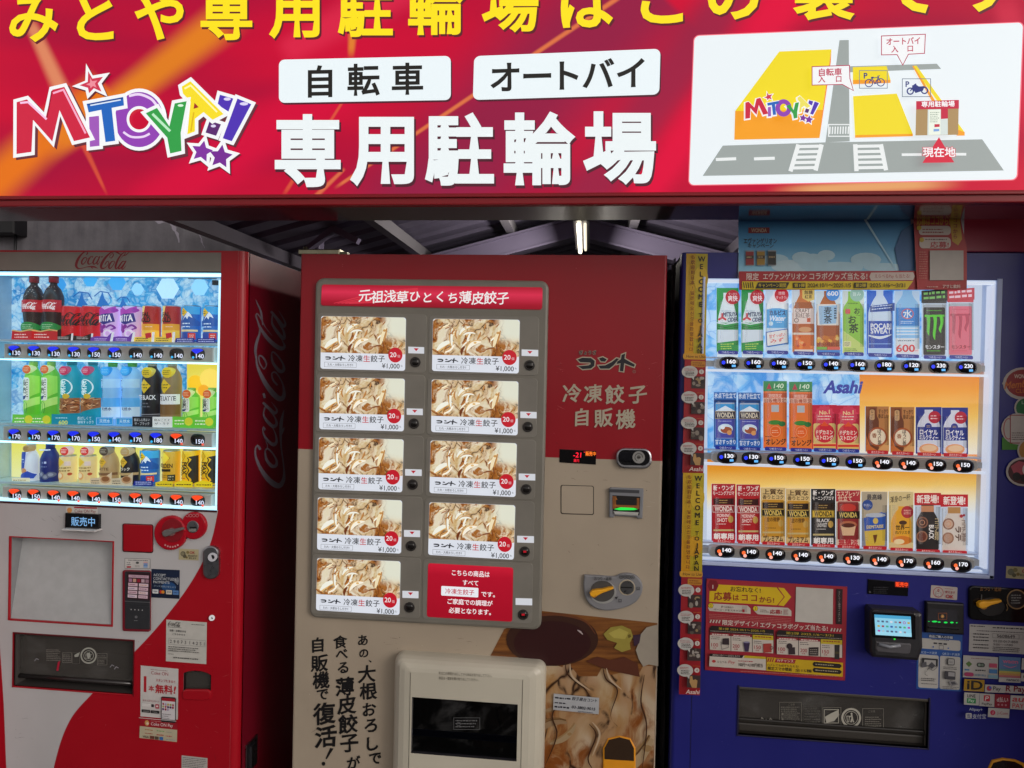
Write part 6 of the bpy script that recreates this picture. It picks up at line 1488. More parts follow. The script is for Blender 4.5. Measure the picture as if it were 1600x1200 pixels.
# right-hand fittings
mb = MB(); mb.prism(xz((874.5, 701.5), (931.5, 705), (931, 726), (874, 722.5)), -0.002, 0, M('0c0a0c', 'gloss'), bev=0.001)
a = Art(mb, flat(-0.0022), 'e', 1.3).crop(860, 680, 4); a.text('-21', 168, 123, 44, 'ff1834', wt=0.012, skew=0.1, slope=0.03); a.circ(212, 106, 3, 'ff1834', n=8); a.text('庫内', 162, 158, 22, 'd81028', w=34, wt=0.02)
a.rect(218, 98, 262, 130, '5a2408', slope=.03); a.text('販売中', 252, 115, 28, 'ff7a18', w=64, wt=0.014, slope=.03)
mb.build('temperature_display', gm)
mb = MB(); mb.prism(xz(*[(x, y + 0.02 * (x - 962)) for x, y in rr(962.5, 699.5, 1018, 731, 13)]), -0.012, 0, CHR, bev=0.004); mb.prism(xz(*[(x, y + 0.02 * (x - 962)) for x, y in rr(966, 702.5, 1015, 726.5, 10)], Y=-0.012), -0.0128, -0.011, M('16161a', 'gloss'))
mb.prism(xz(*[(x, y + 0.02 * (x - 962)) for x, y in rr(968, 706, 992, 721, 6)], Y=-0.0128), -0.0145, -0.012, M('2a2a30', 'metal'), bev=0.001)
mb.tube([U(998, 714.5, -0.012), U(998, 714.5, -0.021)], 0.0165, M('8c8a88', 'metal'), 22); a = Art(mb, flat(-0.0212), 'p'); a.ring(998, 714.5, 6, 1, '3a3836'); a.circ(998, 714.5, 3, '55524e'); a.rect(996, 713.8, 1000, 715.2, '0c0c0c'); mb.build('lock_handle', gm)
mb = MB(); mb.prism(xz(*[(x, y + 0.03 * (x - 876)) for x, y in rr(876, 757.5, 928, 803, 3)]), -0.0008, 0, M('2c2620', 'plastic')); mb.prism(xz(*[(x, y + 0.03 * (x - 876)) for x, y in rr(877.2, 758.6, 926.8, 801.8, 2.5)], Y=-0.0008), -0.0016, -0.0004, G_C, bev=0.0006); mb.build('cover_plate', gm)
mb = MB(); SG = M('7e8086', 'plastic'); c6 = lambda *p: [(860 + x / 4, 680 + y / 4) for x, y in p]
mb.prism(xz(*c6((368, 330), (378, 324), (580, 332), (582, 340), (574, 518), (540, 518), (536, 508), (400, 500), (394, 512), (366, 510))), -0.010, 0, SG, bev=0.003)
mb.prism(xz(*c6((388, 375), (562, 384), (556, 500), (390, 488)), Y=-0.010), -0.0105, -0.009, M('2c2a2a', 'gloss'))
mb.prism(xz(*c6((392, 474), (552, 482), (545, 504), (400, 496)), Y=-0.010), -0.014, -0.0095, M('b8b8b4', 'gloss'), bev=0.003)
mb.box(U(951.5, 762, -.01).x, U(999, 762, -.01).x, -0.0103, -0.008, U(975, 770, -.01).z, U(975, 765, -.01).z, M('3c3d42', 'plastic'))
a = Art(mb, flat(-0.0106), 'p').crop(860, 680, 4); a.rect(388, 380, 412, 458, '8a5220', slope=.05); a.rect(540, 392, 556, 462, '8a5220', slope=.05); a.rect(392, 432, 552, 450, '9a5a24', slope=.04); a.poly([(404, 446), (408, 384), (418, 400), (416, 440)], 'b06a28')
a.rect(410, 402, 540, 434, '121212', slope=.03)
e2 = Art(mb, flat(-0.0112), 'e', 1.1).crop(860, 680, 4); e2.text('¥1000', 476, 419, 32, 'c8ccd0', w=84, wt=0.01, slope=.03); e2.poly([(396, 462), (440, 450), (520, 454), (546, 462), (520, 468), (430, 468)][::-1], '22d848')
mb.build('bill_slot', gm)
# change dial
mb = MB()
od = catmull([(212, 868), (300, 872), (395, 878), (440, 862), (490, 858), (540, 876), (572, 920), (570, 980), (535, 1035), (470, 1070), (380, 1090), (310, 1085), (255, 1060), (218, 1010), (208, 960)], 4) + [(206, 920)]
mb.prism(xz(*c6(*od)), -0.010, 0, M('828286', 'plastic'), bev=0.004)
mb.prism(xz(*c6(*ell(328, 982, 84, 72, 28)), Y=-0.010), -0.0112, -0.009, M('9a9a98', 'plastic'), bev=0.001); mb.prism(xz(*c6(*ell(325, 975, 76, 66, 28)), Y=-0.0112), -0.012, -0.01, M('4a4846', 'plastic'), bev=0.001)
mb.prism(xz(*c6(*ell(478, 952, 52, 50, 24)), Y=-0.010), -0.0112, -0.009, M('b0a48e', 'plastic'), bev=0.001); mb.prism(xz(*c6(*ell(480, 952, 43, 43, 24)), Y=-0.0112), -0.0122, -0.010, M('8a8a8c', 'metal'))
knob_handle(mb, 0, 0, (922, 929.5), (958.5, 919), -0.027, M('f8b01e', 'plastic'), 5.0); mb.tube([U(928, 928, -.012), U(928, 928, -.02)], 0.010, M('b87a14', 'plastic'))
a = Art(mb, flat(-0.0124), 'p').crop(860, 680, 4); a.text('おつり・返却', 328, 896, 24, '2a2a2c', w=108, wt=0.014, slope=.02); a.rect(440, 946, 510, 954, '1a1a1a', slope=.04)
for i in range(4): a.ring(442 + i * 24, 883 + abs(i - 1) * 1.5, 11, 3, '3a3a3a', n=14); a.circ(442 + i * 24, 883 + abs(i - 1) * 1.5, 5, '4a4a4a', n=8)
for x, y in ((548, 956), (435, 1032)): a.box(x - 8, y - 8, x + 8, y + 8, 3, '2a2a2c'); a.circ(x, y + 2, 3, '2a2a2c', n=8)
a.poly([(402, 1010), (424, 1005), (410, 1026)], '2a2a2c')
mb.build('coin_dial', gm)
# change cup low on the photo
mb = MB(); cc_ = xz(*[(x, y) for x, y in [(942, 1240), (942, 1168), (950, 1153), (968, 1149), (985, 1153), (993, 1168), (993, 1240)]]); mb.prism(cc_, -0.006, -0.001, M('e89a1c', 'plastic'), bev=0.003)
mb.prism(xz(*[(944.5, 1186), (944.5, 1169), (951.5, 1156), (968, 1152), (984, 1156), (990.5, 1169), (990.5, 1189)], Y=-0.006), -0.0066, -0.005, M('3c2c20', 'gloss')); mb.build('change_cup', gm)
scuffs(gd, -0.0004, [(880, 735, 945, 755), (880, 810, 940, 900), (1003, 740, 1022, 960), (480, 1000, 490, 1190), (600, 990, 760, 1020)], ('8c8070', '7a6e60', 'c4b8a8', '5c5248'), 40, 6)
scuffs(gd, -0.0004, [(480, 405, 1030, 430), (1000, 540, 1034, 690), (865, 560, 880, 690)], ('b84a52', '5a0a12', 'c8666a'), 30, 7)
# ================================================================ BLUE DRINKS MACHINE
bl_ = U(1060, 750).x - 0.004; br_ = bl_ + 1.16; bz_ = U(1130, 394.5).z
bm = thing('drinks_vending_machine', ((bl_ + br_) / 2, 0, 0), 'deep blue drinks vending machine with three lit shelves and many payment stickers, at the right', 'vending machine', 'vending machines under the sign')
BLUE = M('24267a', 'paint')
WIN2 = (U(1096, 655).x, U(1551.5, 665).x, U(1325, 886.5).z, U(1330, 436.5).z)
PORT2 = hx((1154, 1120), (1450, 1130), (1300, 1082.5), (1300, 1158))
r = 0.012
mb = MB()
mb.panel(bl_ + r, br_ - r, 0.06, bz_, [WIN2, PORT2], 0.0, BLUE)
edge_r(mb, br_ - r, r, 0.06, bz_, BLUE); edge_r(mb, bl_ + r, r, 0.06, bz_, BLUE, -1)
for x in (bl_, br_): mb.poly([(x, r, 0.06), (x, 0.05, 0.06), (x, 0.05, bz_), (x, r, bz_)], BLUE)
mb.poly([(bl_, r, bz_), (br_, r, bz_), (br_, 0.05, bz_), (bl_, 0.05, bz_)], BLUE); mb.poly([(bl_ + r, 0, bz_), (br_ - r, 0, bz_), (br_, r, bz_), (bl_, r, bz_)], BLUE)
mb.recess(PORT2, 0, 0.15, M('6a645e', 'plastic'), M('5c5650', 'plastic'), M('3c3834', 'plastic'))
xs = U(1090.5, 700).x; mb.box(xs - 0.0008, xs + 0.0008, -0.0006, 0.001, 0.06, U(1090, 905).z, M('14123c', 'plastic'))
bd = mb.build('door', bm)
mb = MB(); DK = M('1b191c', 'plastic')
for x in (bl_ + 0.003, br_ - 0.003): mb.poly([(x, 0.055, 0.06), (x, 0.75, 0.06), (x, 0.75, bz_ - 0.004), (x, 0.055, bz_ - 0.004)], DK)
mb.poly([(bl_, 0.055, bz_ - 0.004), (br_, 0.055, bz_ - 0.004), (br_, 0.75, bz_ - 0.004), (bl_, 0.75, bz_ - 0.004)], BLUE); mb.poly([(bl_, 0.75, 0.06), (br_, 0.75, 0.06), (br_, 0.75, bz_), (bl_, 0.75, bz_)], DK)
mb.box(bl_ + 0.05, br_ - 0.05, 0.05, 0.7, 0, 0.0595, M('161416', 'plastic')); mb.build('cabinet', bm)
# wrinkled black sheeting hanging in the gap beside it
mb = MB(); n = 34; sh = M('1d1c22', 'gloss'); rows_ = []
for i in range(n + 1):
    z = bz_ - 0.01 - (bz_ - 0.35) * i / n; rows_.append([Vector((bl_ - 0.012 - 0.012 * abs(noise.noise(Vector((k * .7, z * 9, 1)))) - 0.004 * math.sin(k), 0.03 + 0.022 * k + 0.012 * noise.noise(Vector((k, z * 6, 5))), z)) for k in range(9)])
for i in range(n):
    for k in range(8): mb.poly([rows_[i][k], rows_[i + 1][k], rows_[i + 1][k + 1], rows_[i][k + 1]], sh, smooth=True)
mb.build('black_sheeting', bm)
# ---- window
x0, x1, z0, z1 = WIN2; IB2 = 0.075; LW = M('d8e2f4', 'p')
mb = MB()
for x in (x0, x1): mb.poly([(x, 0.001, z0), (x, IB2, z0), (x, IB2, z1), (x, 0.001, z1)], LW)
for z in (z0, z1): mb.poly([(x0, 0.001, z), (x1, 0.001, z), (x1, IB2, z), (x0, IB2, z)], LW)
mb.poly([(x0, IB2, z0), (x1, IB2, z0), (x1, IB2, z1), (x0, IB2, z1)], LW); mb.build('window_lining', bm)
mb = MB(); FRM = M('b9c6ee', 'plastic'); mb.box(x1 - 0.001, x1 + 0.012, -0.004, 0.002, z0 - 0.012, z1 + 0.004, FRM, 0.002); mb.box(x0 - 0.004, x1 + 0.012, -0.004, 0.002, z0 - 0.012, z0 - 0.001, FRM, 0.002); mb.box(x0 - 0.006, x0 + 0.001, -0.004, 0.002, z0 - 0.012, z1 + 0.004, FRM, 0.002); mb.build('window_frame', bm)
ICE2 = ice_mat('ice_backdrop_blue', 0.8, '2a8ade', '7cc0f4', 'cfe8fb', 9)
OR2 = ramp_mat('orange_fade', [(0.0, 'e87c14'), (0.25, 'f09c28'), (0.5, 'f2c468'), (0.75, 'f2e0b8'), (1.0, 'eceef0')], 0.8)
OR3 = ramp_mat('orange_fade_low', [(0.0, 'e07c14'), (0.12, 'e89a28'), (0.26, 'eec468'), (0.38, 'eee0bc'), (0.5, 'dee6f0'), (1.0, 'd0def4')], 0.8)
WLIT = M('dce8fa', 'e', 0.6)
mb, a = backdrop('b', IB2 - 0.004, [(1090, 434, 1512, 572, ICE2), (1100, 572, 1343, 716, ICE2), (1343, 572, 1531, 728, OR2), (1100, 710, 1531, 892, OR3)], bm)
a.o = 0.001; a.poly([(1512, 434), (1565, 434), (1560, 574), (1510, 572)][::-1], WLIT); a.poly([(1531, 572), (1562, 572), (1555, 900), (1524, 900)][::-1], WLIT); a.poly([(1090, 572), (1106, 572), (1104, 880), (1086, 880)][::-1], WLIT)
aa = a.crop(1050, 580, 2.909)
aa.text('Asahi', 778, 72, 78, '14288c', w=172, wt=0.045, skew=0.25)
mb.build('backdrop', bm)
mb = MB(); L2 = M('e4eeff', 'e', 0.7); L3 = M('dfe9ff', 'e', 0.65)
mb.box(x0 + .002, x1 - .002, 0.004, 0.02, z1 - 0.010, z1 - 0.002, L2); mb.box(x1 - 0.010, x1 - 0.002, 0.004, 0.03, z0 + .012, z1 - .012, L3); mb.box(x0 + .001, x0 + .006, 0.004, 0.03, z0 + .012, z1 - .012, L3)
RL2 = [[(1117, 559.8), (1534.7, 567.2), (1534.7, 584), (1115, 576)], [(1112, 704.4), (1529, 721.8), (1528, 738.3), (1110, 720.5)], [(1108, 851.8), (1524, 875.8), (1523.5, 892.6), (1106.5, 868)]]
def mid(q): return ((q[0][1] + q[1][1]) / 2, (q[2][1] + q[3][1]) / 2)
for q in RL2[:2]: zb = U(1324, mid(q)[1], 0.01).z; mb.box(x0 + .004, x1 - .012, 0.012, 0.028, zb - 0.008, zb - 0.0015, L2)
mb.box(x0 + .004, x1 - .012, 0.006, 0.016, z0 + 0.002, z0 + 0.007, L3); mb.build('light_strip', bm)
B2 = [[(1139.4, 567), (1178.2, 567.8), (1217.8, 568.6), (1258.3, 569.4), (1299.2, 570.2), (1340.5, 571), (1382.4, 571.8), (1424.7, 572.6), (1467, 573.4), (1510, 574.2)],
      [(1136, 714.6), (1174.4, 716), (1214, 717.4), (1254.9, 719), (1295.8, 720.6), (1337, 722.2), (1379, 723.8), (1420.2, 725.4), (1462.5, 727), (1505.5, 728.6)],
      [(1132.5, 861.8), (1171, 864.2), (1211.6, 866.6), (1252, 869), (1291.7, 871.2), (1333, 873.6), (1375, 876), (1416, 878.6), (1459, 881.2), (1502, 884)]]
BP = [['160', '160', '160', '150', '140', '160', '180', '120', '230', '230'], ['130', '130', '150', '150', '150', '150', '140', '140', '150', '150'], ['140', '140', '140', '140', '140', '130', '140', '170', '160', '170']]
CARDY = 0.045
for r_ in range(3):
    q = RL2[r_]; zt_, zb_ = U(1324, mid(q)[0], 0.008).z, U(1324, mid(q)[1], 0.008).z
    xa, xb = U(q[0][0], q[0][1] + 8, 0.008).x, U(q[1][0], q[1][1] + 8, 0.008).x
    mb = MB(); mb.prism([(x, z) for x, z in rr(xa, zb_, xb, zt_, 0.011)], 0.006, 0.04, M('c6c2bc', 'plastic'), bev=0.004)
    mb.box(x0 + .003, xa + 0.004, 0.022, 0.05, zb_ + 0.006, zt_ - 0.006, M('b4b2ae', 'plastic')); mb.box(xb - 0.004, x1 - .012, 0.022, 0.05, zb_ + 0.006, zt_ - 0.006, M('b4b2ae', 'plastic'))
    mb.box(x0 + .003, x1 - .003, 0.04, IB2 - 0.005, zt_ + 0.001, zt_ + 0.005, LW)
    rail = mb.build('button_rail', bm)
    for i, (px, py) in enumerate(B2[r_]):
        hot = r_ == 2 or (r_ == 1 and i > 5)
        button(rail, U(px, py, 0.006), 15 * MPP, 9.8 * MPP, 0.007, hot, BP[r_][i], (px, py), 'oval', 0.006)
mb = MB(); mb.poly([(x0, 0.002, z0), (x1, 0.002, z0), (x1, 0.002, z1), (x0, 0.002, z1)], GLASS); mb.build('glass_pane', bm)

# ---- the thirty sample cards
GB = 'sample drink cards in the blue machine'
KL = 0.42
def card(row, i, box, name, label, fn, pill):
    """box in the enlarged photo (x0, y0, x1, y1); fn draws in the same coordinates"""
    cx, cy = (1050, 320) if row == 0 else (1050, 580); sc = 2.909
    X = lambda x: cx + x / sc; Yp = lambda y: cy + y / sc
    q = [(X(box[0]), Yp(box[1])), (X(box[2]), Yp(box[1]) + 0.3), (X(box[2]), Yp(box[3]) + 0.9), (X(box[0]), Yp(box[3]))]
    base = U((q[2][0] + q[3][0]) / 2, (q[2][1] + q[3][1]) / 2, CARDY)
    t = thing(name, base, label, 'drink card', GB)
    mb = MB(); mb.prism([(p.x, p.z) for p in (U(*q[3], CARDY), U(*q[2], CARDY), U(*q[1], CARDY), U(*q[0], CARDY))], CARDY, CARDY + 0.004, M('d8e2ee', 'l', 0.3))
    a = Art(mb, flat(CARDY), 'l', KL, eps=0.00015, off=0.0003).crop(cx, cy, sc); fn(a, *box); x0, y0, x1, y1 = box; w_ = x1 - x0
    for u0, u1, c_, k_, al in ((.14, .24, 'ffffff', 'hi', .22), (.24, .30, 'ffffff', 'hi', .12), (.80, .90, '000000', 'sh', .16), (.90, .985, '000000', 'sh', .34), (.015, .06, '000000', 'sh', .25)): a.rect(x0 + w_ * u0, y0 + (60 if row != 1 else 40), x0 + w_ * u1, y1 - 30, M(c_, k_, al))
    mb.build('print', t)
    mb = MB(); py = box[3] + 9; slope = .03
    b = Art(mb, flat(CARDY - 0.004), 'l', 0.35).crop(cx, cy, sc); cc = '1a2c9c' if pill == 'c' else 'c81428'
    x0_, x1_ = box[0] + (box[2] - box[0]) * .06, box[2] - (box[2] - box[0]) * .02; ym = box[3] + 2
    b.rr(x0_, ym - 9, x1_, ym + 8, 6, cc, slope=slope); b.text('つめた〜い' if pill == 'c' else 'あたたか〜い', (x0_ + x1_) / 2, ym + 1, 13, 'd4dcf4' if pill == 'c' else 'f4d8d4', w=58, wt=0.014, slope=slope)
    mb.build('temperature_tag', t)
def bottle_shape(x0, y0, x1, y1, neck=0.32, sh=0.3):
    c, w_ = (x0 + x1) / 2, (x1 - x0) / 2; h = y1 - y0
    pts = [(w_ * neck, 0), (w_ * neck, .08), (w_ * .55, .15), (w_ * .86, .15 + sh * .4), (w_, .15 + sh * .75), (w_, .97), (w_ * .94, 1)]
    return [(c - a, y0 + b * h) for a, b in pts] + [(c + a, y0 + b * h) for a, b in pts[::-1]]
def S_(a, pts, c): a.poly(pts[::-1], c)
def cider(a, x0, y0, x1, y1):
    a.rect(x0, y0, x1, y1, '189a48'); S_(a, bottle_shape(x0 + 2, y0 + 22, x1 - 2, y1 + 30, .4, .5), 'e2f0f4'); a.rect(x0, y0 + 158, x1, y0 + 190, '1c9a44'); a.stroke([(x0, y0 + 158), (x0 + 40, y0 + 165), (x1, y0 + 155)], 5, 'e2f0f4'); a.stroke([(x0, y0 + 172), (x0 + 40, y0 + 180), (x1, y0 + 168)], 4, '0c6a30'); a.stroke([(x0, y0 + 182), (x0 + 40, y0 + 189), (x1, y0 + 178)], 4, '0c6a30')
    a.rect(x0 + 2, y0 + 190, x1 - 4, y0 + 262, 'dce8f2'); S_(a, [(x0, y0 + 250), (x1, y0 + 238), (x1, y1), (x0, y1)], '1c9844'); a.scribble(x0 + 18, y0 + 252, x1 - 18, y0 + 282, 3, 'c8e060', seed=3, slope=-.05)
    for dx, dy in ((0, -12), (-11, 7), (11, 7)): a.stroke([(x0 + 25, y0 + 134), (x0 + 25 + dx * 1.6, y0 + 134 + dy * 1.6)], 9, 'd02838')
    a.text('MITSUYA', x0 + 62, y0 + 120, 27, '1a2c5c', w=66, wt=0.04, skew=.1, slope=-.03); a.text('CIDER', x0 + 72, y0 + 144, 26, '1a2c5c', w=46, wt=0.04, skew=.1, slope=-.03); a.scribble(x0 + 22, y0 + 102, x0 + 66, y0 + 108, 1, '5a6a8a', seed=1)
    a.circ(x0 + 72, y0 + 42, 33, 'c0142c'); a.text('すっきり', x0 + 72, y0 + 28, 13, 'f4dcdc', w=38); a.text('爽快', x0 + 72, y0 + 48, 28, 'fbeeee', w=44, wt=0.02)
def calpis(a, x0, y0, x1, y1):
    a.rect(x0, y0, x1, y1, 'd2e6f6'); S_(a, bottle_shape(x0 + 4, y0 + 5, x1 - 4, y1 - 110, .34, .4), 'f0f6fa'); a.rect(x0 + 5, y0 + 82, x1 - 4, y0 + 172, '58aee8'); a.stroke([(x0 + 5, y0 + 84), (x0 + 50, y0 + 74), (x1 - 5, y0 + 86)], 8, 'eef6fb')
    a.text('カルピス', x0 + 54, y0 + 103, 26, '12286c', w=74, wt=0.04); a.text('Water', x0 + 54, y0 + 128, 32, 'f4f8fc', w=76, wt=0.03, skew=.25); a.circ(x0 + 24, y0 + 152, 10, 'd4ecf8'); a.scribble(x0 + 50, y0 + 142, x0 + 82, y0 + 150, 1, 'e4f2fa', seed=2)
    q = [(x0 + 2, y0 + 192), (x0 + 100, y0 + 176), (x0 + 102, y0 + 240), (x0 + 6, y0 + 256)]; S_(a, [(x + 3, y + 4) for x, y in q], '3a8ac8'); S_(a, q, 'f2f2f0'); a.stroke(q, 4, '2a6ab8', True); a.text('甘ずっぱい', x0 + 52, y0 + 206, 18, 'c84048', w=74, wt=0.02, slope=-.15); a.text('みず', x0 + 52, y0 + 228, 20, 'c84048', w=60, wt=0.02, slope=-.15)
    a.circ(x0 + 72, y0 + 22, 32, 'cc1430'); a.text('微糖', x0 + 72, y0 + 14, 16, 'f8dcdc', w=30); a.text('すっきり♪', x0 + 72, y0 + 34, 16, 'f8e4e4', w=50)
def craft(a, x0, y0, x1, y1):
    a.rect(x0, y0, x1, y1, 'd8e4ea'); S_(a, bottle_shape(x0 + 2, y0 + 2, x1 - 2, y1, .34, .3), 'c87438'); a.rect(x0 + 14, y0 + 58, x1 - 14, y0 + 88, 'a85a28'); a.rect(x0 + 3, y0 + 86, x1 - 2, y0 + 156, 'ead8d0'); a.text('CRAFT', x0 + 48, y0 + 96, 26, '4a3028', w=66); a.text('和紅茶', x0 + 48, y0 + 118, 24, '4a3028', w=66); a.ring(x0 + 20, y0 + 140, 9, 3, '5a3a30'); a.rect(x0 + 68, y0 + 130, x0 + 84, y0 + 148, 'c85838')
    a.rect(x0 + 3, y0 + 156, x1 - 2, y0 + 200, 'b8602c'); S_(a, [(x0 + 4, y0 + 200), (x1 - 4, y0 + 200), (x1 - 16, y0 + 272), (x0 + 16, y0 + 272)], 'd86a20'); a.rect(x0 + 2, y0 + 196, x1 - 2, y0 + 206, 'e8d8c8')
    for i in range(12): a.circ(random.uniform(x0 + 16, x1 - 16), random.uniform(y0 + 212, y0 + 262), random.uniform(5, 9), random.choice(('f09040', 'c84a14', 'f4b070')), n=7)
    a.poly(ell(x0 + 58, y0 + 182, 30, 12)[::-1], 'd8a070'); a.rect(x0 + 10, y1 - 14, x1 - 10, y1 - 4, 'e8e4dc'); S_(a, [(x1 - 58, y0), (x1 - 2, y0), (x1 - 2, y0 + 46), (x1 - 30, y0 + 56), (x1 - 58, y0 + 40)], 'e0c468'); a.text('無糖', x1 - 30, y0 + 14, 20, '5a4010', w=38, wt=.02); a.text('紅茶', x1 - 30, y0 + 34, 18, '5a4010', w=34, wt=.02)
def mugi(a, x0, y0, x1, y1):
    a.rect(x0, y0, x1, y1, 'd4e4ea'); S_(a, bottle_shape(x0 + 4, y0 + 2, x1 - 4, y1, .34, .3), 'b86428'); a.rect(x0 + 8, y0 + 62, x1 - 8, y0 + 158, 'ece6dc'); S_(a, [(x0 + 14, y0 + 70), (x1 - 14, y0 + 66), (x1 - 20, y0 + 150), (x0 + 18, y0 + 154)], '9cc4e4'); a.text('麦', x0 + 56, y0 + 92, 38, '14283c', wt=0.02); a.text('茶', x0 + 56, y0 + 130, 38, '14283c', wt=0.02); a.scribble(x0 + 84, y0 + 76, x0 + 96, y0 + 130, 5, '24405a', seed=6, th=.7)
    a.rect(x0 + 6, y0 + 158, x1 - 6, y0 + 206, 'a85424')
    for i in range(16): a.circ(random.uniform(x0 + 8, x1 - 8), random.uniform(y0 + 206, y0 + 238), random.uniform(5, 10), random.choice(('e8b040', 'f0d080', 'c87820')), n=8)
    a.text('水分補給に', x0 + 56, y0 + 244, 22, '8a3018', w=100, wt=0.03); a.rect(x0 + 4, y0 + 256, x0 + 50, y0 + 268, '7ab848'); a.rect(x0 + 54, y0 + 256, x1 - 4, y0 + 268, 'e0604c'); a.rect(x0 + 4, y0 + 270, x1 - 4, y1, '3a8ad8')
    a.circ(x0 + 76, y0 + 16, 31, '3a8fdc'); a.text('600', x0 + 76, y0 + 14, 28, 'f4f8fc', w=50, wt=0.03)
def ocha(a, x0, y0, x1, y1):
    a.rect(x0, y0, x1, y1, 'dce8e0'); S_(a, bottle_shape(x0 + 2, y0 + 4, x1 - 2, y1, .5, .2), '8ec840'); S_(a, [(x0 + 2, y0 + 180), (x1 - 2, y0 + 250), (x1 - 2, y1), (x0 + 2, y1)], 'c8dc78'); a.text('お', x0 + 66, y0 + 92, 30, '1c3a1c', wt=0.03); a.text('～', x0 + 70, y0 + 112, 20, '1c3a1c'); a.text('お', x0 + 44, y0 + 132, 40, '1c3a1c', wt=0.03, brush=.03); a.text('茶', x0 + 50, y0 + 172, 44, '1c3a1c', wt=0.03, brush=.03)
    a.rr(x0 + 12, y0 + 84, x0 + 34, y0 + 106, 4, 'd83a4a'); a.rect(x0 + 4, y0 + 230, x0 + 38, y0 + 256, 'e8e4b0'); a.scribble(x0 + 8, y0 + 234, x0 + 34, y0 + 252, 3, '3a5a2a', seed=4); a.scribble(x0 + 8, y0 + 262, x0 + 70, y0 + 276, 2, '4a7a2a', seed=5); a.circ(x0 + 64, y0 + 18, 32, '9cc8b4'); a.text('旨み', x0 + 64, y0 + 16, 20, 'e8f4ec', w=36); a.scribble(x0 + 22, y0 + 54, x0 + 80, y0 + 62, 1, '3a6a2a', seed=6)
def pocari(a, x0, y0, x1, y1):
    a.rect(x0, y0, x1, y1, '2a6cd4'); S_(a, bottle_shape(x0 + 6, y0 - 2, x1 - 6, y1, .3, .3), 'd2e4f6'); a.rect(x0 + 8, y0 + 138, x1 - 6, y0 + 262, '1c4cb4'); a.text('POCARI', x0 + 64, y0 + 162, 34, 'f4f8fc', w=94, wt=0.03); a.text('SWEAT', x0 + 64, y0 + 184, 32, 'f4f8fc', w=94, wt=0.03); a.stroke(catmull([(x0 + 8, y0 + 204, 5), (x0 + 60, y0 + 214, 12), (x1 - 6, y0 + 200, 5)]), 8, 'e8f2fc'); a.rect(x0 + 10, y0 + 240, x1 - 8, y0 + 244, '8ab4e8'); a.rect(x0 + 10, y0 + 264, x1 - 8, y1 - 6, 'b8d8f4')
    S_(a, [(x0 + 14, y0 + 70), (x1 + 8, y0 + 56), (x1 + 8, y0 + 92), (x0 + 14, y0 + 98)], '1448a0'); a.scribble(x0 + 22, y0 + 68, x1 - 2, y0 + 92, 2, 'd4e4f8', seed=7, slope=-.1, fill=.95)
def water2(a, x0, y0, x1, y1):
    a.rect(x0, y0, x1, y1, 'c2dcf2'); S_(a, bottle_shape(x0 + 4, y0 - 2, x1 - 2, y1 - 70, .4, .24), '8cc4ec'); a.rect(x0 + 4, y0 + 78, x1 - 2, y0 + 160, '2a86d4'); a.text('水', x0 + 58, y0 + 106, 44, 'f0f6fa', wt=0.02, brush=.03); a.ring(x0 + 58, y0 + 106, 26, 4, 'd86058', 22); a.scribble(x0 + 26, y0 + 136, x0 + 90, y0 + 152, 2, 'd8ecf8', seed=8)
    for k in range(3): a.rect(x0 + 8, y0 + 168 + k * 14, x1 - 6, y0 + 174 + k * 14, 'e4f2fa')
    a.rect(x0 + 2, y0 + 216, x1 - 2, y1 - 4, 'e6eef4'); a.scribble(x0 + 12, y0 + 222, x1 - 14, y0 + 234, 1, '5a6a7a', seed=9); a.text('600', x0 + 48, y0 + 262, 46, 'd84048', w=86, wt=0.03); a.text('ml', x0 + 98, y0 + 272, 16, 'd84048')
def claw(a, x0, y0, c):
    for k, (dx, L) in enumerate(((24, 92), (54, 112), (84, 80))):
        a.stroke(catmull([(x0 + dx - 12, y0 + 112, 4), (x0 + dx + 2, y0 + 120, 16), (x0 + dx + 4, y0 + 150, 13), (x0 + dx + 2 - k * 3, y0 + 112 + L * .8, 12), (x0 + dx + 6 - k * 3, y0 + 112 + L, 2)], 4), 10, c)
    a.stroke([(x0 + 10, y0 + 116), (x0 + 100, y0 + 114)], 9, c)
def energy(col, ink, head, htxt):
    def f(a, x0, y0, x1, y1):
        a.rect(x0, y0, x1, y1, '30343a' if head == '14181a' else 'c8384c'); a.rect(x0, y0 + 58, x1, y1, 'cfe0ee'); a.rr(x0 + 4, y0 + 62, x1 - 6, y1 - 2, 12, 'aab4bc'); a.rr(x0 + 5, y0 + 76, x1 - 8, y1 - 8, 6, col); S_(a, [(x0 - 4, y0 + 2), (x1 + 4, y0 - 8), (x1 + 4, y0 + 46), (x0 - 4, y0 + 56)], head); a.scribble(x0 + 6, y0 + 4, x1 - 8, y0 + 46, 2, htxt, seed=3, slope=-.08, fill=.98, th=.6)
        a.scribble(x0 + 18, y0 + 88, x1 - 20, y0 + 94, 1, ink, seed=4); claw(a, x0, y0, ink); a.text('モンスター', (x0 + x1) / 2, y1 - 44, 20, 'e8eaec' if col != 'e06a80' else '9a2038', w=86, wt=0.04); a.scribble(x0 + 20, y1 - 30, x1 - 20, y1 - 22, 1, ink, seed=5)
    return f
R1 = [(203, 378, 302, 668), (315, 378, 415, 668), (425, 388, 530, 668), (545, 385, 648, 672), (652, 390, 765, 675), (775, 390, 873, 675), (885, 390, 1003, 680), (1012, 390, 1125, 685), (1137, 390, 1248, 690), (1253, 385, 1370, 690)]
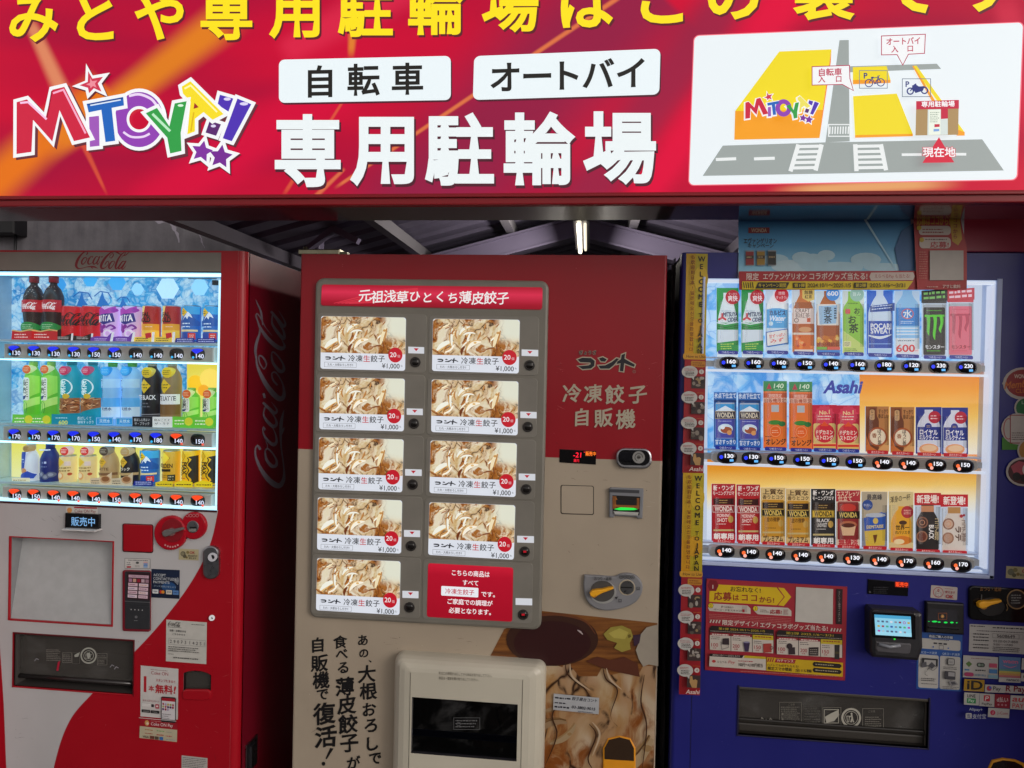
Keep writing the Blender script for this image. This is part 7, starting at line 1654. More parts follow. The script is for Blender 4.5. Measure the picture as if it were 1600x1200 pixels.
for i, (nm, lb, fn) in enumerate([('soda_card', 'green and white soda bottle card, first at the left end of the top shelf', cider), ('soda_card', 'green and white soda bottle card, second on the top shelf, beside the milky water', cider), ('milky_water_card', 'pale blue milky water card with a red round badge on the top shelf', calpis),
        ('black_tea_card', 'amber craft black tea card with a yellow badge on the top shelf', craft), ('barley_tea_card', 'brown barley tea card with a blue 600 badge on the top shelf', mugi), ('green_tea_card', 'bright green tea card with brush lettering on the top shelf', ocha), ('sports_drink_card', 'blue and white sports drink card on the top shelf', pocari),
        ('water_card', 'pale water bottle card with a big red 600 at its foot', water2), ('energy_drink_card', 'black energy drink can card with green claw marks', energy('16181a', '58d428', '14181a', '7ac060')), ('energy_drink_card', 'pink energy drink can card with claw marks at the end of the top shelf', energy('e06a80', 'b83c58', 'c02840', 'f0c8d0'))]):
    card(0, i, R1[i], nm, lb, fn, 'c')
def wonda_blue(a, x0, y0, x1, y1):
    a.rect(x0, y0, x1, y1, '2a6ab4'); a.text('氷点下仕立て', (x0 + x1) / 2, y0 + 16, 26, 'e4f0f8', w=98, wt=0.02); a.rect(x0 + 2, y0 + 34, x1 - 2, y0 + 46, '123a74'); a.rr(x0 + 8, y0 + 48, x1 - 8, y1 - 40, 5, 'b4bcc8'); a.rect(x0 + 9, y0 + 54, x1 - 9, y0 + 150, '3a9cd8'); S_(a, [(x0 + 9, y0 + 84), (x0 + 52, y0 + 62), (x1 - 9, y0 + 84), (x1 - 9, y0 + 92), (x0 + 9, y0 + 92)], 'e8f2f8')
    a.rect(x0 + 5, y0 + 86, x1 - 5, y0 + 122, '2c2440'); a.box(x0 + 6, y0 + 88, x1 - 6, y0 + 120, 2, 'c8b48c'); a.text('WONDA', (x0 + x1) / 2, y0 + 104, 32, 'e8dcc0', w=80, wt=0.03); a.rect(x0 + 9, y0 + 122, x1 - 9, y1 - 42, '4a4ca8'); a.scribble(x0 + 18, y0 + 128, x1 - 20, y0 + 136, 1, 'b8c0e4', seed=1); a.poly(ell(x0 + 52, y0 + 166, 34, 22)[::-1], 'd8ecf4'); a.poly(ell(x0 + 56, y0 + 172, 26, 15)[::-1], 'a85838'); a.circ(x0 + 70, y0 + 184, 11, 'e0a060'); a.circ(x0 + 40, y0 + 160, 9, 'f4f8fa')
    a.rect(x0, y1 - 40, x1, y1, '1c64b8'); a.text('甘さすっきり', (x0 + x1) / 2, y1 - 24, 24, 'e8f2fa', w=92, wt=0.03)
def orange(a, x0, y0, x1, y1):
    a.rect(x0, y0, x1, y1, 'e87838'); a.rect(x0, y0, x1, y0 + 46, '2c8a50'); S_(a, [(x0 + 26, y0 + 8), (x0 + 38, y0 + 36), (x0 + 14, y0 + 36)], 'b83048'); a.text('140', x0 + 70, y0 + 22, 30, 'd8ecd0', w=44, wt=0.02, skew=.15); a.scribble(x0 + 50, y0 + 36, x0 + 96, y0 + 43, 1, 'b8dcb8', seed=1)
    a.rect(x0, y0 + 54, x1, y0 + 76, 'c85428'); a.text('期間限定', (x0 + x1) / 2, y0 + 66, 18, 'f4dccc', w=60); a.rect(x0, y0 + 76, x1, y0 + 98, 'f0c8b0'); a.text('自販機限定', (x0 + x1) / 2, y0 + 88, 22, 'a84020', w=96, wt=0.02)
    a.rect(x0 + 36, y0 + 108, x0 + 70, y0 + 152, 'b8c0c4'); S_(a, bottle_shape(x0 + 6, y0 + 140, x1 - 6, y1 - 4, .4, .22), 'f07c2c'); a.poly(ell(x0 + 52, y0 + 188, 30, 11)[::-1], '3c8a34'); a.poly(ell(x0 + 84, y0 + 194, 16, 12)[::-1], '2c7a3c'); a.circ(x0 + 54, y0 + 228, 30, 'e8641c'); a.ring(x0 + 54, y0 + 228, 24, 3, 'f4a468'); a.scribble(x0 + 38, y0 + 220, x0 + 72, y0 + 238, 2, 'f8c8a0', seed=2); a.text('オレンジ', (x0 + x1) / 2 + 2, y1 - 30, 32, '4a2818', w=90, wt=0.04); a.scribble(x0 + 8, y1 - 58, x0 + 40, y1 - 48, 1, '5a3018', seed=3)
def dodeca(a, x0, y0, x1, y1):
    a.rect(x0, y0, x1, y1, 'c8143c'); a.rr(x0 + 4, y0 + 84, x1 - 4, y1 + 2, 10, 'e0c478'); a.poly(star((x0 + x1) / 2, y0 + 46, 46, 0, .86, 14)[::-1], 'd83a58'); a.text('No.1', (x0 + x1) / 2, y0 + 34, 26, 'f4d8a0', wt=0.03, slope=-.1); a.scribble(x0 + 24, y0 + 46, x1 - 24, y0 + 70, 2, 'f8e0d0', seed=1)
    a.circ((x0 + x1) / 2, y0 + 128, 46, 'd01830', 44); S_(a, [((x0 + x1) / 2 - 18, y0 + 96), ((x0 + x1) / 2, y0 + 74), ((x0 + x1) / 2 + 18, y0 + 96)], 'e8501c'); a.text('ドデカミン', (x0 + x1) / 2, y0 + 124, 22, 'f6e8d8', w=78, wt=0.04); a.text('ストロング', (x0 + x1) / 2, y0 + 148, 22, 'f6e8d8', w=78, wt=0.04); a.rect(x0 + 5, y1 - 24, x1 - 5, y1, 'd83020'); a.rect(x0 + 5, y1 - 14, x1 - 5, y1, 'e8c060')
def brown(a, x0, y0, x1, y1):
    a.rect(x0, y0, x1, y1, 'b87c44'); a.rect(x0, y0, x0 + 52, y1, '8a4c24'); S_(a, bottle_shape(x0 + 4, y0 + 8, x0 + 60, y1, .5, .2), '6a3418'); a.text('すっきり', x0 + 80, y0 + 22, 22, '4a2810', w=44, wt=0.02); a.text('香ばしい', x0 + 80, y0 + 44, 22, '4a2810', w=48, wt=0.02); a.rr(x0 + 18, y0 + 14, x0 + 40, y0 + 62, 8, 'c8a070'); a.text('ほうじ', x0 + 29, y0 + 38, 14, '4a2810', rot=math.pi / 2)
    a.circ(x0 + 54, y0 + 138, 44, 'a85020'); a.circ(x0 + 54, y0 + 138, 36, 'ecdcc0'); a.vtext('ほうじ茶', x0 + 62, y0 + 112, 18, 20, '3a2010', wt=.02); a.text('香', x0 + 38, y0 + 132, 22, '8a4a20', wt=.02); S_(a, [(x0, y0 + 130), (x0 + 20, y0 + 180), (x0 + 60, y1), (x0, y1)], 'c86c2c'); S_(a, [(x0 + 60, y0 + 190), (x1, y0 + 150), (x1, y1), (x0 + 50, y1)], 'd8a060')
def royal(a, x0, y0, x1, y1):
    a.rect(x0, y0, x1, y1, '24348c'); S_(a, bottle_shape(x0 + 6, y0 + 12, x1 - 6, y1 - 4, .36, .3), 'd6dcec'); a.rect(x0 + 8, y0 + 90, x1 - 6, y0 + 150, '24348c'); a.circ(x0 + 56, y0 + 88, 16, '24348c'); a.scribble(x0 + 48, y0 + 82, x0 + 66, y0 + 94, 2, 'd8b868', seed=1); a.text('ロイヤル', x0 + 58, y0 + 114, 28, 'f2f2f6', w=82, wt=0.03, slope=.05); a.text('ミルクティー', x0 + 58, y0 + 138, 26, 'f2f2f6', w=86, wt=0.03, slope=.05)
    a.poly(ell(x0 + 58, y0 + 190, 44, 24)[::-1], 'e4a06c'); a.poly(ell(x0 + 60, y0 + 186, 34, 15)[::-1], 'f0c8a0'); a.circ(x0 + 84, y0 + 46, 28, 'b81c38'); a.scribble(x0 + 66, y0 + 34, x0 + 102, y0 + 58, 2, 'f0d0d4', seed=2)
R2 = [(190, 95, 293, 345), (300, 97, 403, 350), (415, 45, 522, 350), (532, 48, 637, 355), (637, 153, 748, 355), (748, 155, 853, 358), (880, 160, 985, 365), (993, 163, 1100, 370), (1108, 163, 1225, 375), (1227, 165, 1345, 378)]
for i, (nm, lb, fn) in enumerate([('iced_coffee_card', 'blue iced coffee can card, first at the left end of the middle shelf', wonda_blue), ('iced_coffee_card', 'blue iced coffee can card, second on the middle shelf, beside the tall orange one', wonda_blue), ('orange_drink_card', 'tall orange drink card with green top, left one of its pair', orange), ('orange_drink_card', 'tall orange drink card with green top, right one of its pair', orange),
        ('vitamin_drink_card', 'crimson vitamin drink card, the one touching the tall orange cards', dodeca), ('vitamin_drink_card', 'crimson vitamin drink card, directly left of the brown tea cards', dodeca), ('roasted_tea_card', 'brown roasted tea card, the one next to the crimson cards', brown), ('roasted_tea_card', 'brown roasted tea card, the one next to the navy milk tea', brown),
        ('milk_tea_card', 'navy milk tea card, the one beside the brown roasted tea', royal), ('milk_tea_card', 'navy milk tea card, last at the right end of the middle shelf', royal)]):
    card(1, i, R2[i], nm, lb, fn, 'c' if i < 6 else 'h')
def wcan(bg, head, htxt, t1, t2, band, btxt, body, foot, ftxt, sub, subc, footc=None):
    def f(a, x0, y0, x1, y1):
        c = (x0 + x1) / 2; a.rect(x0, y0, x1, y1, bg); a.text(t1, c, y0 + 18, 26, htxt, w=94, wt=0.03); a.text(t2, c, y0 + 42, 20, htxt, w=96, wt=0.02); a.rr(x0 + 7, y0 + 54, x1 - 7, y1 - 28, 6, body); a.rect(x0 + 8, y0 + 66, x1 - 8, y0 + 94, '3a1010' if body == 'b01c24' else '2a1a12'); a.scribble(x0 + 34, y0 + 70, x1 - 34, y0 + 90, 2, 'b89858', seed=1)
        a.rect(x0 + 3, y0 + 96, x1 - 3, y0 + 130, band); a.box(x0 + 5, y0 + 98, x1 - 5, y0 + 128, 2, btxt); a.text('WONDA', c, y0 + 113, 32, btxt, w=82, wt=0.03); a.text(sub[0], c, y0 + 143, 22, subc, w=60, wt=0.02); a.text(sub[1], c - 6, y0 + 164, 24, subc, w=46, wt=0.02); a.scribble(x0 + 22, y0 + 178, x1 - 30, y0 + 186, 1, subc, seed=2)
        a.circ(x1 - 22, y0 + 160, 12, 'c8a050', 16); a.rect(x0 + 8, y1 - 52, x1 - 8, y1 - 44, 'c8b478')
        if footc: a.rect(x0, y1 - 38, x1, y1, footc)
        a.text(foot, c, y1 - 20, 30, ftxt, w=90, wt=0.04)
    return f
def espresso(a, x0, y0, x1, y1):
    c = (x0 + x1) / 2; a.rect(x0, y0, x1, y1, 'd8c8b4'); a.rect(x0, y0 + 2, x1, y0 + 52, 'b02430'); a.text('エスプレッソ', c, y0 + 16, 24, 'f0dcc0', w=100, wt=0.02); a.text('仕立て', c - 14, y0 + 38, 24, 'f0dcc0', w=64, wt=0.02); a.rr(x0 + 7, y0 + 54, x1 - 7, y1 - 30, 6, '8c2424'); a.poly(ell(c, y0 + 80, 36, 18)[::-1], 'c83428'); a.rect(x0 + 3, y0 + 96, x1 - 3, y0 + 130, '1a120e'); a.text('WONDA', c, y0 + 113, 32, 'e0c468', w=82, wt=0.03)
    a.poly(ell(c, y0 + 158, 40, 18)[::-1], 'b86a48'); S_(a, [(c - 34, y0 + 164), (c + 34, y0 + 164), (c + 26, y0 + 206), (c - 26, y0 + 206)], 'e0b890'); a.poly(ell(c, y0 + 160, 30, 10)[::-1], '5a2414'); a.text('無糖派', c, y1 - 18, 30, 'b82030', w=90, wt=0.04)
def tilted(a, x0, y0, x1, y1):
    c = (x0 + x1) / 2; a.rect(x0, y0, x1, y1, '8a8e9c'); S_(a, [(x0, y0), (x1, y0), (x1, y0 + 90), (x0, y0 + 120)], 'b4a890'); a.text('最高峰', c, y0 + 24, 28, '2c2a34', w=70, wt=0.02); a.circ(x0 + 26, y0 + 60, 24, '2c4c94'); a.text('水出し', x0 + 26, y0 + 60, 14, 'd4dcec', w=36)
    S_(a, [(x0 + 10, y0 + 120), (x0 + 90, y0 + 92), (x1 - 6, y0 + 100), (x1 - 12, y1 - 8), (x0 + 18, y1 - 6)], '2858b4'); a.poly(ell(c + 4, y0 + 106, 46, 10)[::-1], 'b8c0cc'); S_(a, [(x0 + 12, y0 + 178), (x1 - 8, y0 + 170), (x1 - 12, y1 - 8), (x0 + 18, y1 - 6)], 'd8b840'); a.text('DEMITASSE', c + 2, y0 + 158, 20, 'e8d080', w=76, wt=0.03, slope=-.06); a.circ(c + 4, y0 + 132, 12, 'd8bc60', 14); S_(a, [(c - 8, y0 + 196), (c + 12, y0 + 194), (c + 6, y0 + 224), (c, y0 + 236)], '6a3a14')
def sekai(a, x0, y0, x1, y1):
    c = (x0 + x1) / 2; a.rect(x0, y0, x1, y1, 'd8c48c'); a.text('渾身の一杯', c - 4, y0 + 30, 30, '3a2c18', w=92, brush=.03, wt=.012); S_(a, bottle_shape(x0 + 10, y0 + 66, x1 - 8, y1 - 30, .3, .4), 'e8a82c'); a.circ(c + 28, y0 + 92, 28, 'b83038'); a.scribble(c + 12, y0 + 80, c + 46, y0 + 104, 3, 'f0d0c0', seed=1); a.circ(c + 8, y0 + 140, 18, '4a2a14', 10); a.text('世界一', c + 6, y0 + 162, 24, '2a1a0c', w=62, wt=.03); a.text('のバリスタ', c + 6, y0 + 184, 18, '2a1a0c', w=66, wt=.02)
    a.poly(ell(c + 4, y1 - 40, 44, 20)[::-1], 'd87c24'); a.poly(ell(c - 10, y1 - 34, 24, 12)[::-1], 'f4dca8')
def cocoa(dark):
    def f(a, x0, y0, x1, y1):
        c = (x0 + x1) / 2; a.rect(x0, y0, x1, y1, 'c8d4e4'); a.rect(x0 - 2, y0 - 2, x1 + 2, y0 + 54, 'c01c28'); a.text('新登場!', c, y0 + 26, 40, 'f6e8e0', w=100, wt=0.03); S_(a, bottle_shape(x0 + 6, y0 + 52, x1 - 8, y1 - 4, .55, .34), '241c1c' if dark else 'd8ccc0'); a.rect(c - 30, y0 + 56, c + 28, y0 + 84, 'c88860' if dark else 'b8864c')
        a.circ(x0 + 34, y0 + 132, 26, '8a5a44'); a.circ(x0 + 34, y0 + 132, 20, '4a2418' if dark else 'c8a890'); a.circ(x0 + 32, y0 + 196, 26, '9a6a50'); a.circ(x0 + 32, y0 + 196, 20, '6a3020' if dark else 'b89078'); a.ring(x0 + 33, y0 + 132, 11, 3, 'c89070', n=14)
        a.text('BLACK' if dark else 'ラテ', c + 16, y0 + 176, 30, 'e8e4e0' if dark else '5a3a2c', rot=math.pi / 2, w=66, wt=0.04); a.vtext('ココア珈琲', c + 40, y0 + 122, 20, 22, 'e0c898' if dark else '6a4a3c', wt=.014)
        if not dark: a.circ(c + 30, y0 + 96, 8, 'a82c34', n=8); a.circ(c + 42, y0 + 92, 6, 'a82c34', n=8)
    return f
R3 = [(180, 512, 288, 770), (293, 515, 400, 775), (403, 530, 515, 780), (517, 535, 628, 785), (632, 535, 742, 790), (745, 540, 855, 795), (862, 548, 978, 800), (985, 548, 1097, 808), (1103, 555, 1220, 815), (1222, 562, 1343, 820)]
ms = wcan('b0202c', 'b0202c', 'f0e4dc', '新・ワンダ', 'モーニングアロマ', 'a01c28', 'f0e4d8', 'b01c24', '朝専用', 'f4eee8', ('MORNING', 'SHOT'), 'f0e0d8', 'b4283a')
gd_ = wcan('d8bc80', 'd8bc80', '4a2c14', '上質な', '香りとコク', '241a10', 'e4c868', 'c89028', 'プレミアム', '4a3014', ('金の微糖', ''), '5a3a10')
bk = wcan('1c1a1c', '1c1a1c', 'f0ece8', '新・ワンダ', 'モーニングアロマ', 'd8b440', '1c1814', '2a282a', '朝専用', 'f0ece8', ('BLACK', 'UNSWEET'), 'e4e0dc', '3c3a3e')
for i, (nm, lb, fn) in enumerate([('morning_coffee_card', 'red morning coffee can card, first at the left end of the bottom shelf', ms), ('morning_coffee_card', 'red morning coffee can card, second on the bottom shelf, beside the golden ones', ms), ('gold_coffee_card', 'golden coffee can card, the one next to the red morning coffee', gd_), ('gold_coffee_card', 'golden coffee can card, the one next to the black coffee', gd_),
        ('black_coffee_card', 'black coffee can card with yellow band on the bottom shelf', bk), ('espresso_card', 'dark red espresso card with a cup, on the bottom shelf', espresso), ('blue_coffee_card', 'blue and yellow tilted can card on the bottom shelf', tilted), ('golden_bottle_card', 'amber bottle card with a red round badge on the bottom shelf', sekai),
        ('cocoa_card', 'dark cocoa bottle card under a red banner on the bottom shelf', cocoa(True)), ('cocoa_card', 'pale cocoa bottle card under a red banner, last on the bottom shelf', cocoa(False))]):
    card(2, i, R3[i], nm, lb, fn, 'h')

# ---- tall welcome sticker, printed twice one above the other, on the left edge
def welcome(a):
    def strip(py): return (1072.5 + (py - 396) * (-13.8 / 681), 1105.8 + (py - 396) * (-15 / 681))
    for (ya, yb, yc) in ((396, 556, 738), (737, 891, 1077)):
        (l0, r0_), (l1, r1_), (l2, r2_) = strip(ya), strip(yb), strip(yc)
        q = a.quad([(l0, ya), (r0_, ya + .6), (r1_, yb + 1), (l1, yb)], 100, 490); q.rect(0, 0, 100, 490, 'c49a1a'); q.rect(44, 0, 100, 490, 'b8a41e'); q.rect(0, 330, 40, 490, 'cf9412'); q.circ(70, 120, 34, 'cfae2c', 60); q.circ(60, 360, 38, 'd09a1c', 50)
        for i, ch in enumerate('WELCOME'): q.text(ch, 72, 26 + i * 36, 34, '1c1410', wt=0.03, kx=.95)
        for i, ch in enumerate('TO'): q.text(ch, 72, 294 + i * 26, 27, '1c1410', wt=0.02)
        for i, ch in enumerate('JAPAN'): q.text(ch, 72, 358 + i * 27, 32, '1c1410', wt=0.03)
        for i, ch in enumerate('も欢迎到日本!일본에오신것을환영합니다'): q.text(ch, 30, 18 + i * 24.5, 21, '6a2418', wt=0.014)
        q = a.quad([(l1, yb), (r1_, yb + 1), (r2_, yc + 1.5), (l2, yc)], 100, 545); q.rect(0, 0, 100, 545, '961420'); q.rr(-8, -12, 100, 16, 10, 'c8922a'); q.text('How to Use', 52, 2, 19, '3a1c10', w=88); q.rr(30, 22, 98, 50, 6, 'b87a24'); q.scribble(38, 27, 94, 46, 2, '6a2c14', seed=2)
        for k in range(4):
            y = 66 + k * 118
            q.circ(80, y + 6, 12, 'c8c0ba', 11); q.text(str(k + 1), 80, y + 6, 17, '8a1c28'); q.rect(34, y + 28, 98, y + 84, '3c2c2c')
            q.scribble(60, y - 16, 96, y - 10, 1, 'b86a24', seed=k)
            if k < 3:
                for j in range(7): q.poly(ell(40 + random.random() * 50, y + 34 + random.random() * 44, 5 + random.random() * 8, 4 + random.random() * 10, 8)[::-1], random.choice(('5a5048', '857a70', '2a2024', '96805e', 'a49c94')))
            else: S_(q, [(48, y + 34), (58, y + 32), (62, y + 50), (74, y + 46), (84, y + 52), (80, y + 84), (58, y + 84), (46, y + 60)], 'b08a58')
            q.circ(24, y + 8, 38, 'b9b6b2', 28, n=22); S_(q, [(30, y + 30), (46, y + 28), (44, y + 46)], 'b9b6b2'); q.scribble(-2, y - 8, 52, y + 4, 2, 'a03038', seed=k + 3); q.scribble(4, y + 6, 50, y + 26, 3, '3a3634', seed=k + 9, th=.6)
        q.text('Asahi', 62, 522, 26, 'd8c4bc', w=64, wt=0.02, skew=.2)
sticker(bm, 'welcome_sticker', -0.0004, welcome)

# ---- red campaign board under the window
def board(a):
    c = a.crop(1080, 890, 6.1538)
    q = [(148, 88), (1500, 165), (1478, 1068), (132, 962)]
    S_(c, rrq(q, 40), 'a02232'); W2 = 'c6bcb2'
    S_(c, [(250, 142), (820, 172), (890, 262), (825, 342), (172, 308), (176, 205), (232, 206)], 'd8b414'); S_(c, [(835, 172), (892, 178), (962, 262), (890, 350), (835, 342), (900, 262)], 'd8b414')
    S_(c, [(180, 100), (240, 104), (264, 152), (238, 206), (178, 202), (156, 152)], '7c1020'); c.text('1', 208, 164, 50, 'd8cac4', wt=.03)
    c.text('お忘れなく!', 522, 192, 52, '2a1c14', w=290, wt=0.018, slope=.05); 
    for ch, x, y, em in (('応', 258, 254, 84), ('募', 346, 258, 88), ('は', 430, 268, 66), ('コ', 514, 270, 78), ('コ', 604, 274, 78), ('か', 686, 286, 66), ('ら', 748, 290, 66), ('!', 792, 294, 62)): c.text(ch, x, y, em, '8c1620', wt=0.022)
    S_(c, [(200, 324), (540, 344), (570, 374), (570, 424), (176, 396), (160, 366)], W2); S_(c, [(620, 350), (930, 366), (962, 396), (962, 446), (640, 428), (600, 392)], W2)
    for x, y, n_ in ((188, 344, '2'), (616, 372, '3')): c.circ(x, y, 28, '3a2a14', n=6); c.circ(x, y, 25, 'd8c024', n=6); c.text(n_, x, y, 32, '2a1c10')
    c.text('選べる商品の', 345, 358, 20, '4a3a34', w=120, slope=.05); c.text('バーコードをスキャン!', 350, 388, 22, '4a3a34', w=270, wt=.012, slope=.05); c.rect(490, 348, 536, 408, 'b0a49c'); c.rect(490, 380, 512, 408, 'a02030'); c.scribble(662, 378, 746, 410, 2, '4a3a34', seed=2, slope=.05); c.text('応募!', 812, 404, 46, 'a01c2c', w=112, wt=.022, slope=.04); c.rect(884, 378, 932, 434, 'b4a8a0'); c.scribble(888, 382, 928, 430, 4, '8a3038', seed=4)
    c.scribble(172, 418, 958, 482, 4, 'b86a64', seed=5, slope=.055, fill=1)
    S_(c, [(1006, 164), (1362, 186), (1358, 522), (998, 498)], 'c2bdb6')            # white square; the code printed on it is left out
    S_(c, [(1394, 182), (1454, 186), (1446, 524), (1390, 520)], '26161a'); c.text('キャンペーン専用サイトはこちら', 1421, 350, 22, 'a89c98', rot=math.pi / 2, w=290)
    for k in range(4): c.stroke([(180 + k * 28, 508 + k), (192 + k * 28, 480 + k)], 13, 'c8b8b0'); c.stroke([(1340 + k * 28, 590 + k * 1.5), (1352 + k * 28, 560 + k * 1.5)], 13, 'c8b8b0')
    c.text('限定デザイン!', 468, 512, 54, 'd4c6be', w=340, wt=.022, slope=.05); c.text('エヴァコラボグッズ当たる!', 984, 545, 54, 'd4c6be', w=650, wt=.022, slope=.055)
    for (x0, y0, w_, t1) in ((176, 540, 616, '第1弾 2024.10/1～2025.1/5'), (818, 580, 632, '第2弾 2025.1/6～3/31')):
        sl = .055; P2 = lambda x, y: (x0 + x, y0 + y + sl * x)
        S_(c, [P2(20, -6), P2(w_, 0), P2(w_, 226), P2(0, 226), P2(0, 20)], '1e1414'); c.text(t1, *P2(w_ * .5, 18), 28, 'c0a82c', w=w_ * .72, slope=sl); c.scribble(*P2(6, 36), *P2(w_ - 10, 54 - sl * w_), 1, '9a8c84', seed=int(x0), slope=sl, fill=1)
        for k in range(3):
            xa = 2 + k * (w_ - 2) / 3; xb = xa + (w_ - 2) / 3 - 6
            S_(c, [P2(xa, 62), P2(xb, 62), P2(xb, 226), P2(xa, 226)], W2); S_(c, [P2(xa, 58), P2(xb, 58), P2(xb, 84 + 18 * (k == 2)), P2(xa, 84 + 18 * (k == 2))], 'c0a820' if k == 2 else '8c1a28'); c.scribble(*P2(xa + 20, 62), *P2(xb - 20, 80), 1, 'd8ccc4' if k < 2 else '8c1a28', seed=k, slope=sl, fill=1)
            c.scribble(*P2(xa + 12, 92 + 18 * (k == 2)), *P2(xa + 100, 122 + 18 * (k == 2)), 2, '4a4040', seed=k + 4, slope=sl); c.text(('100', '200', '150')[k], *P2(xa + 46, 176), 48, 'a02834', w=66, wt=.01, slope=sl); c.text('名様', *P2(xa + 44, 206), 18, 'a02834', slope=sl)
    for pts, cc in (([(300, 655), (360, 652), (362, 716), (296, 712)], '33262c'), ([(272, 690), (285, 690), (290, 760), (355, 740), (352, 716)], None), ([(498, 692), (560, 696), (546, 782), (512, 780)], '38284a'), ([(688, 706), (766, 702), (768, 786), (690, 792)], 'a83c34'), ([(930, 742), (992, 738), (994, 808), (930, 808)], '33262c'), ([(1126, 740), (1218, 738), (1216, 820), (1124, 818)], '2c2224'), ([(1372, 716), (1420, 714), (1418, 856), (1372, 852)], '2e2a2a')):
        if cc: S_(c, pts, cc)
        else: c.stroke(pts, 4, '5a5250')
    c.circ(940, 728, 28, '33262c'); c.ring(766, 744, 14, 5, '4a3030'); c.poly(ell(529, 690, 30, 8)[::-1], '8a84a0'); c.scribble(1134, 752, 1208, 810, 3, '9a9088', seed=3); c.rect(1374, 780, 1418, 802, '4c4428')
    S_(c, [(176, 798), (712, 832), (712, 960), (168, 920)], W2); S_(c, [(176, 798), (500, 816), (484, 842), (172, 824)], '1e1414'); c.text('2024.10/1～2025.3/31', 330, 818, 24, 'c0b0a8', w=260, slope=.055); S_(c, [(510, 816), (712, 830), (712, 852), (498, 840)], 'c0a820'); c.circ(214, 872, 20, 'b83a3c', 14, n=7); c.text('えらべる', 290, 878, 24, '3a3030', w=88, slope=.05); c.text('Pay', 384, 884, 42, 'b83a44', w=62, skew=.25, slope=.05); c.text('100円～4,100円相当', 566, 908, 40, '2a2020', w=230, wt=.014, slope=.05); c.scribble(448, 858, 600, 878, 1, 'a02834', seed=3, slope=.05)
    S_(c, [(720, 832), (1452, 886), (1448, 1020), (716, 962)], 'c8a416'); S_(c, [(810, 845), (1000, 858), (986, 894), (794, 882)], 'a01c2a'); c.text('Wチャンス', 896, 868, 32, 'd8c8b8', w=160, wt=.014, slope=.06)
    for k in range(3): c.stroke([(728 + k * 22, 878), (742 + k * 22, 842)], 11, 'a02030')
    c.text('ハズレても必ずもらえる!', 875, 912, 24, '2a1c10', w=300, wt=.01, slope=.06); c.text('限定スマホ壁紙', 846, 944, 36, '2a1c10', w=230, wt=.022, slope=.06); c.text('全15種', 1070, 960, 32, '2a1c10', w=160, wt=.014, slope=.06)
    for y in (902, 958): S_(c, [(1172, y - 26), (1420, y - 6), (1440, y + 14), (1420, y + 36), (1172, y + 18), (1158, y - 4)], '241a16'); c.scribble(1186, y - 14, 1420, y + 8, 1, 'a89c80', seed=y, slope=.07, th=.5)
    c.scribble(470, 956, 1400, 974, 1, 'b87470', seed=9, slope=.055, fill=1)
def rrq(q, r_):
    (ax, ay), (bx2, by2), (cx2, cy2), (dx2, dy2) = q; out = []
    W_, H_ = 1360.0, 890.0
    for u, v in rr(0, 0, W_, H_, r_):
        a_, b_ = u / W_, v / H_; out.append(((ax * (1 - a_) + bx2 * a_) * (1 - b_) + (dx2 * (1 - a_) + cx2 * a_) * b_, (ay * (1 - a_) + by2 * a_) * (1 - b_) + (dy2 * (1 - a_) + cy2 * a_) * b_))
    return out[::-1]
mb = MB(); q = [U(*p, -0.003) for p in ((1101.5, 1047), (1320.5, 1063.5), (1324, 917), (1104, 904))]
mb.prism([(p.x, p.z) for p in q], -0.0028, -0.0003, M('8c1c2c', 'p')); bb = mb.build('campaign_board', bm)
mb = MB(); board(Art(mb, flat(-0.003), 'p', eps=0.00006)); mb.build('print', bb)
# ---- outlet with smoked flap
h = PORT2; mb = MB()
mb.prism([(h[0] + .002, h[2] + (h[3] - h[2]) * .30), (h[1] - .002, h[2] + (h[3] - h[2]) * .30), (h[1] - .002, h[3] - .008), (h[0] + .002, h[3] - .008)], 0.02, 0.024, SMOKE)
mb.box(h[0] + .002, h[1] - .002, 0.012, 0.03, h[2] + (h[3] - h[2]) * .20, h[2] + (h[3] - h[2]) * .30, M('2e2b28', 'gloss'), .003); mb.box(h[0] + .002, h[1] - .002, 0.016, 0.05, h[2] + .001, h[2] + (h[3] - h[2]) * .19, M('3a3632', 'plastic'), .004); mb.box(h[0], h[1], 0.0, 0.02, h[3] - .008, h[3], M('46413a', 'plastic'), .002)
mb.box(h[0] - .004, h[0], -.003, .01, h[2] - .004, h[3] + .004, M('1c1a3c', 'plastic'), .001); mb.box(h[1], h[1] + .004, -.003, .01, h[2] - .004, h[3] + .004, M('1c1a3c', 'plastic'), .001); mb.box(h[0], h[1], -.003, .01, h[2] - .004, h[2], M('1c1a3c', 'plastic'), .001)
mb.box(h[0] + .02, h[1] - .02, .06, .13, h[2] + .02, h[2] + .05, M('4a4540', 'plastic'), .004); of = mb.build('outlet_flap', bm)
mb = MB(); a = Art(mb, plane(0.0195), 'p').crop(1050, 880, 3.75); G2, G3 = 'b4b0a4', '7c7870'
a.box(630, 815, 758, 936, 2.5, G3); a.scribble(638, 838, 750, 930, 8, G3, seed=1); a.circ(648, 884, 6, G3, n=8); a.circ(648, 914, 6, G3, n=8); a.text('ご注意', 700, 828, 14, G3); a.box(768, 832, 878, 948, 2, '5c5a54'); a.scribble(776, 842, 870, 938, 6, '5c5a54', seed=2)
a.box(884, 846, 990, 958, 3, G3); S_(a, [(896, 900), (930, 880), (975, 860), (980, 890), (950, 925), (905, 935)], G2); a.box(892, 858, 976, 936, 4, G2)
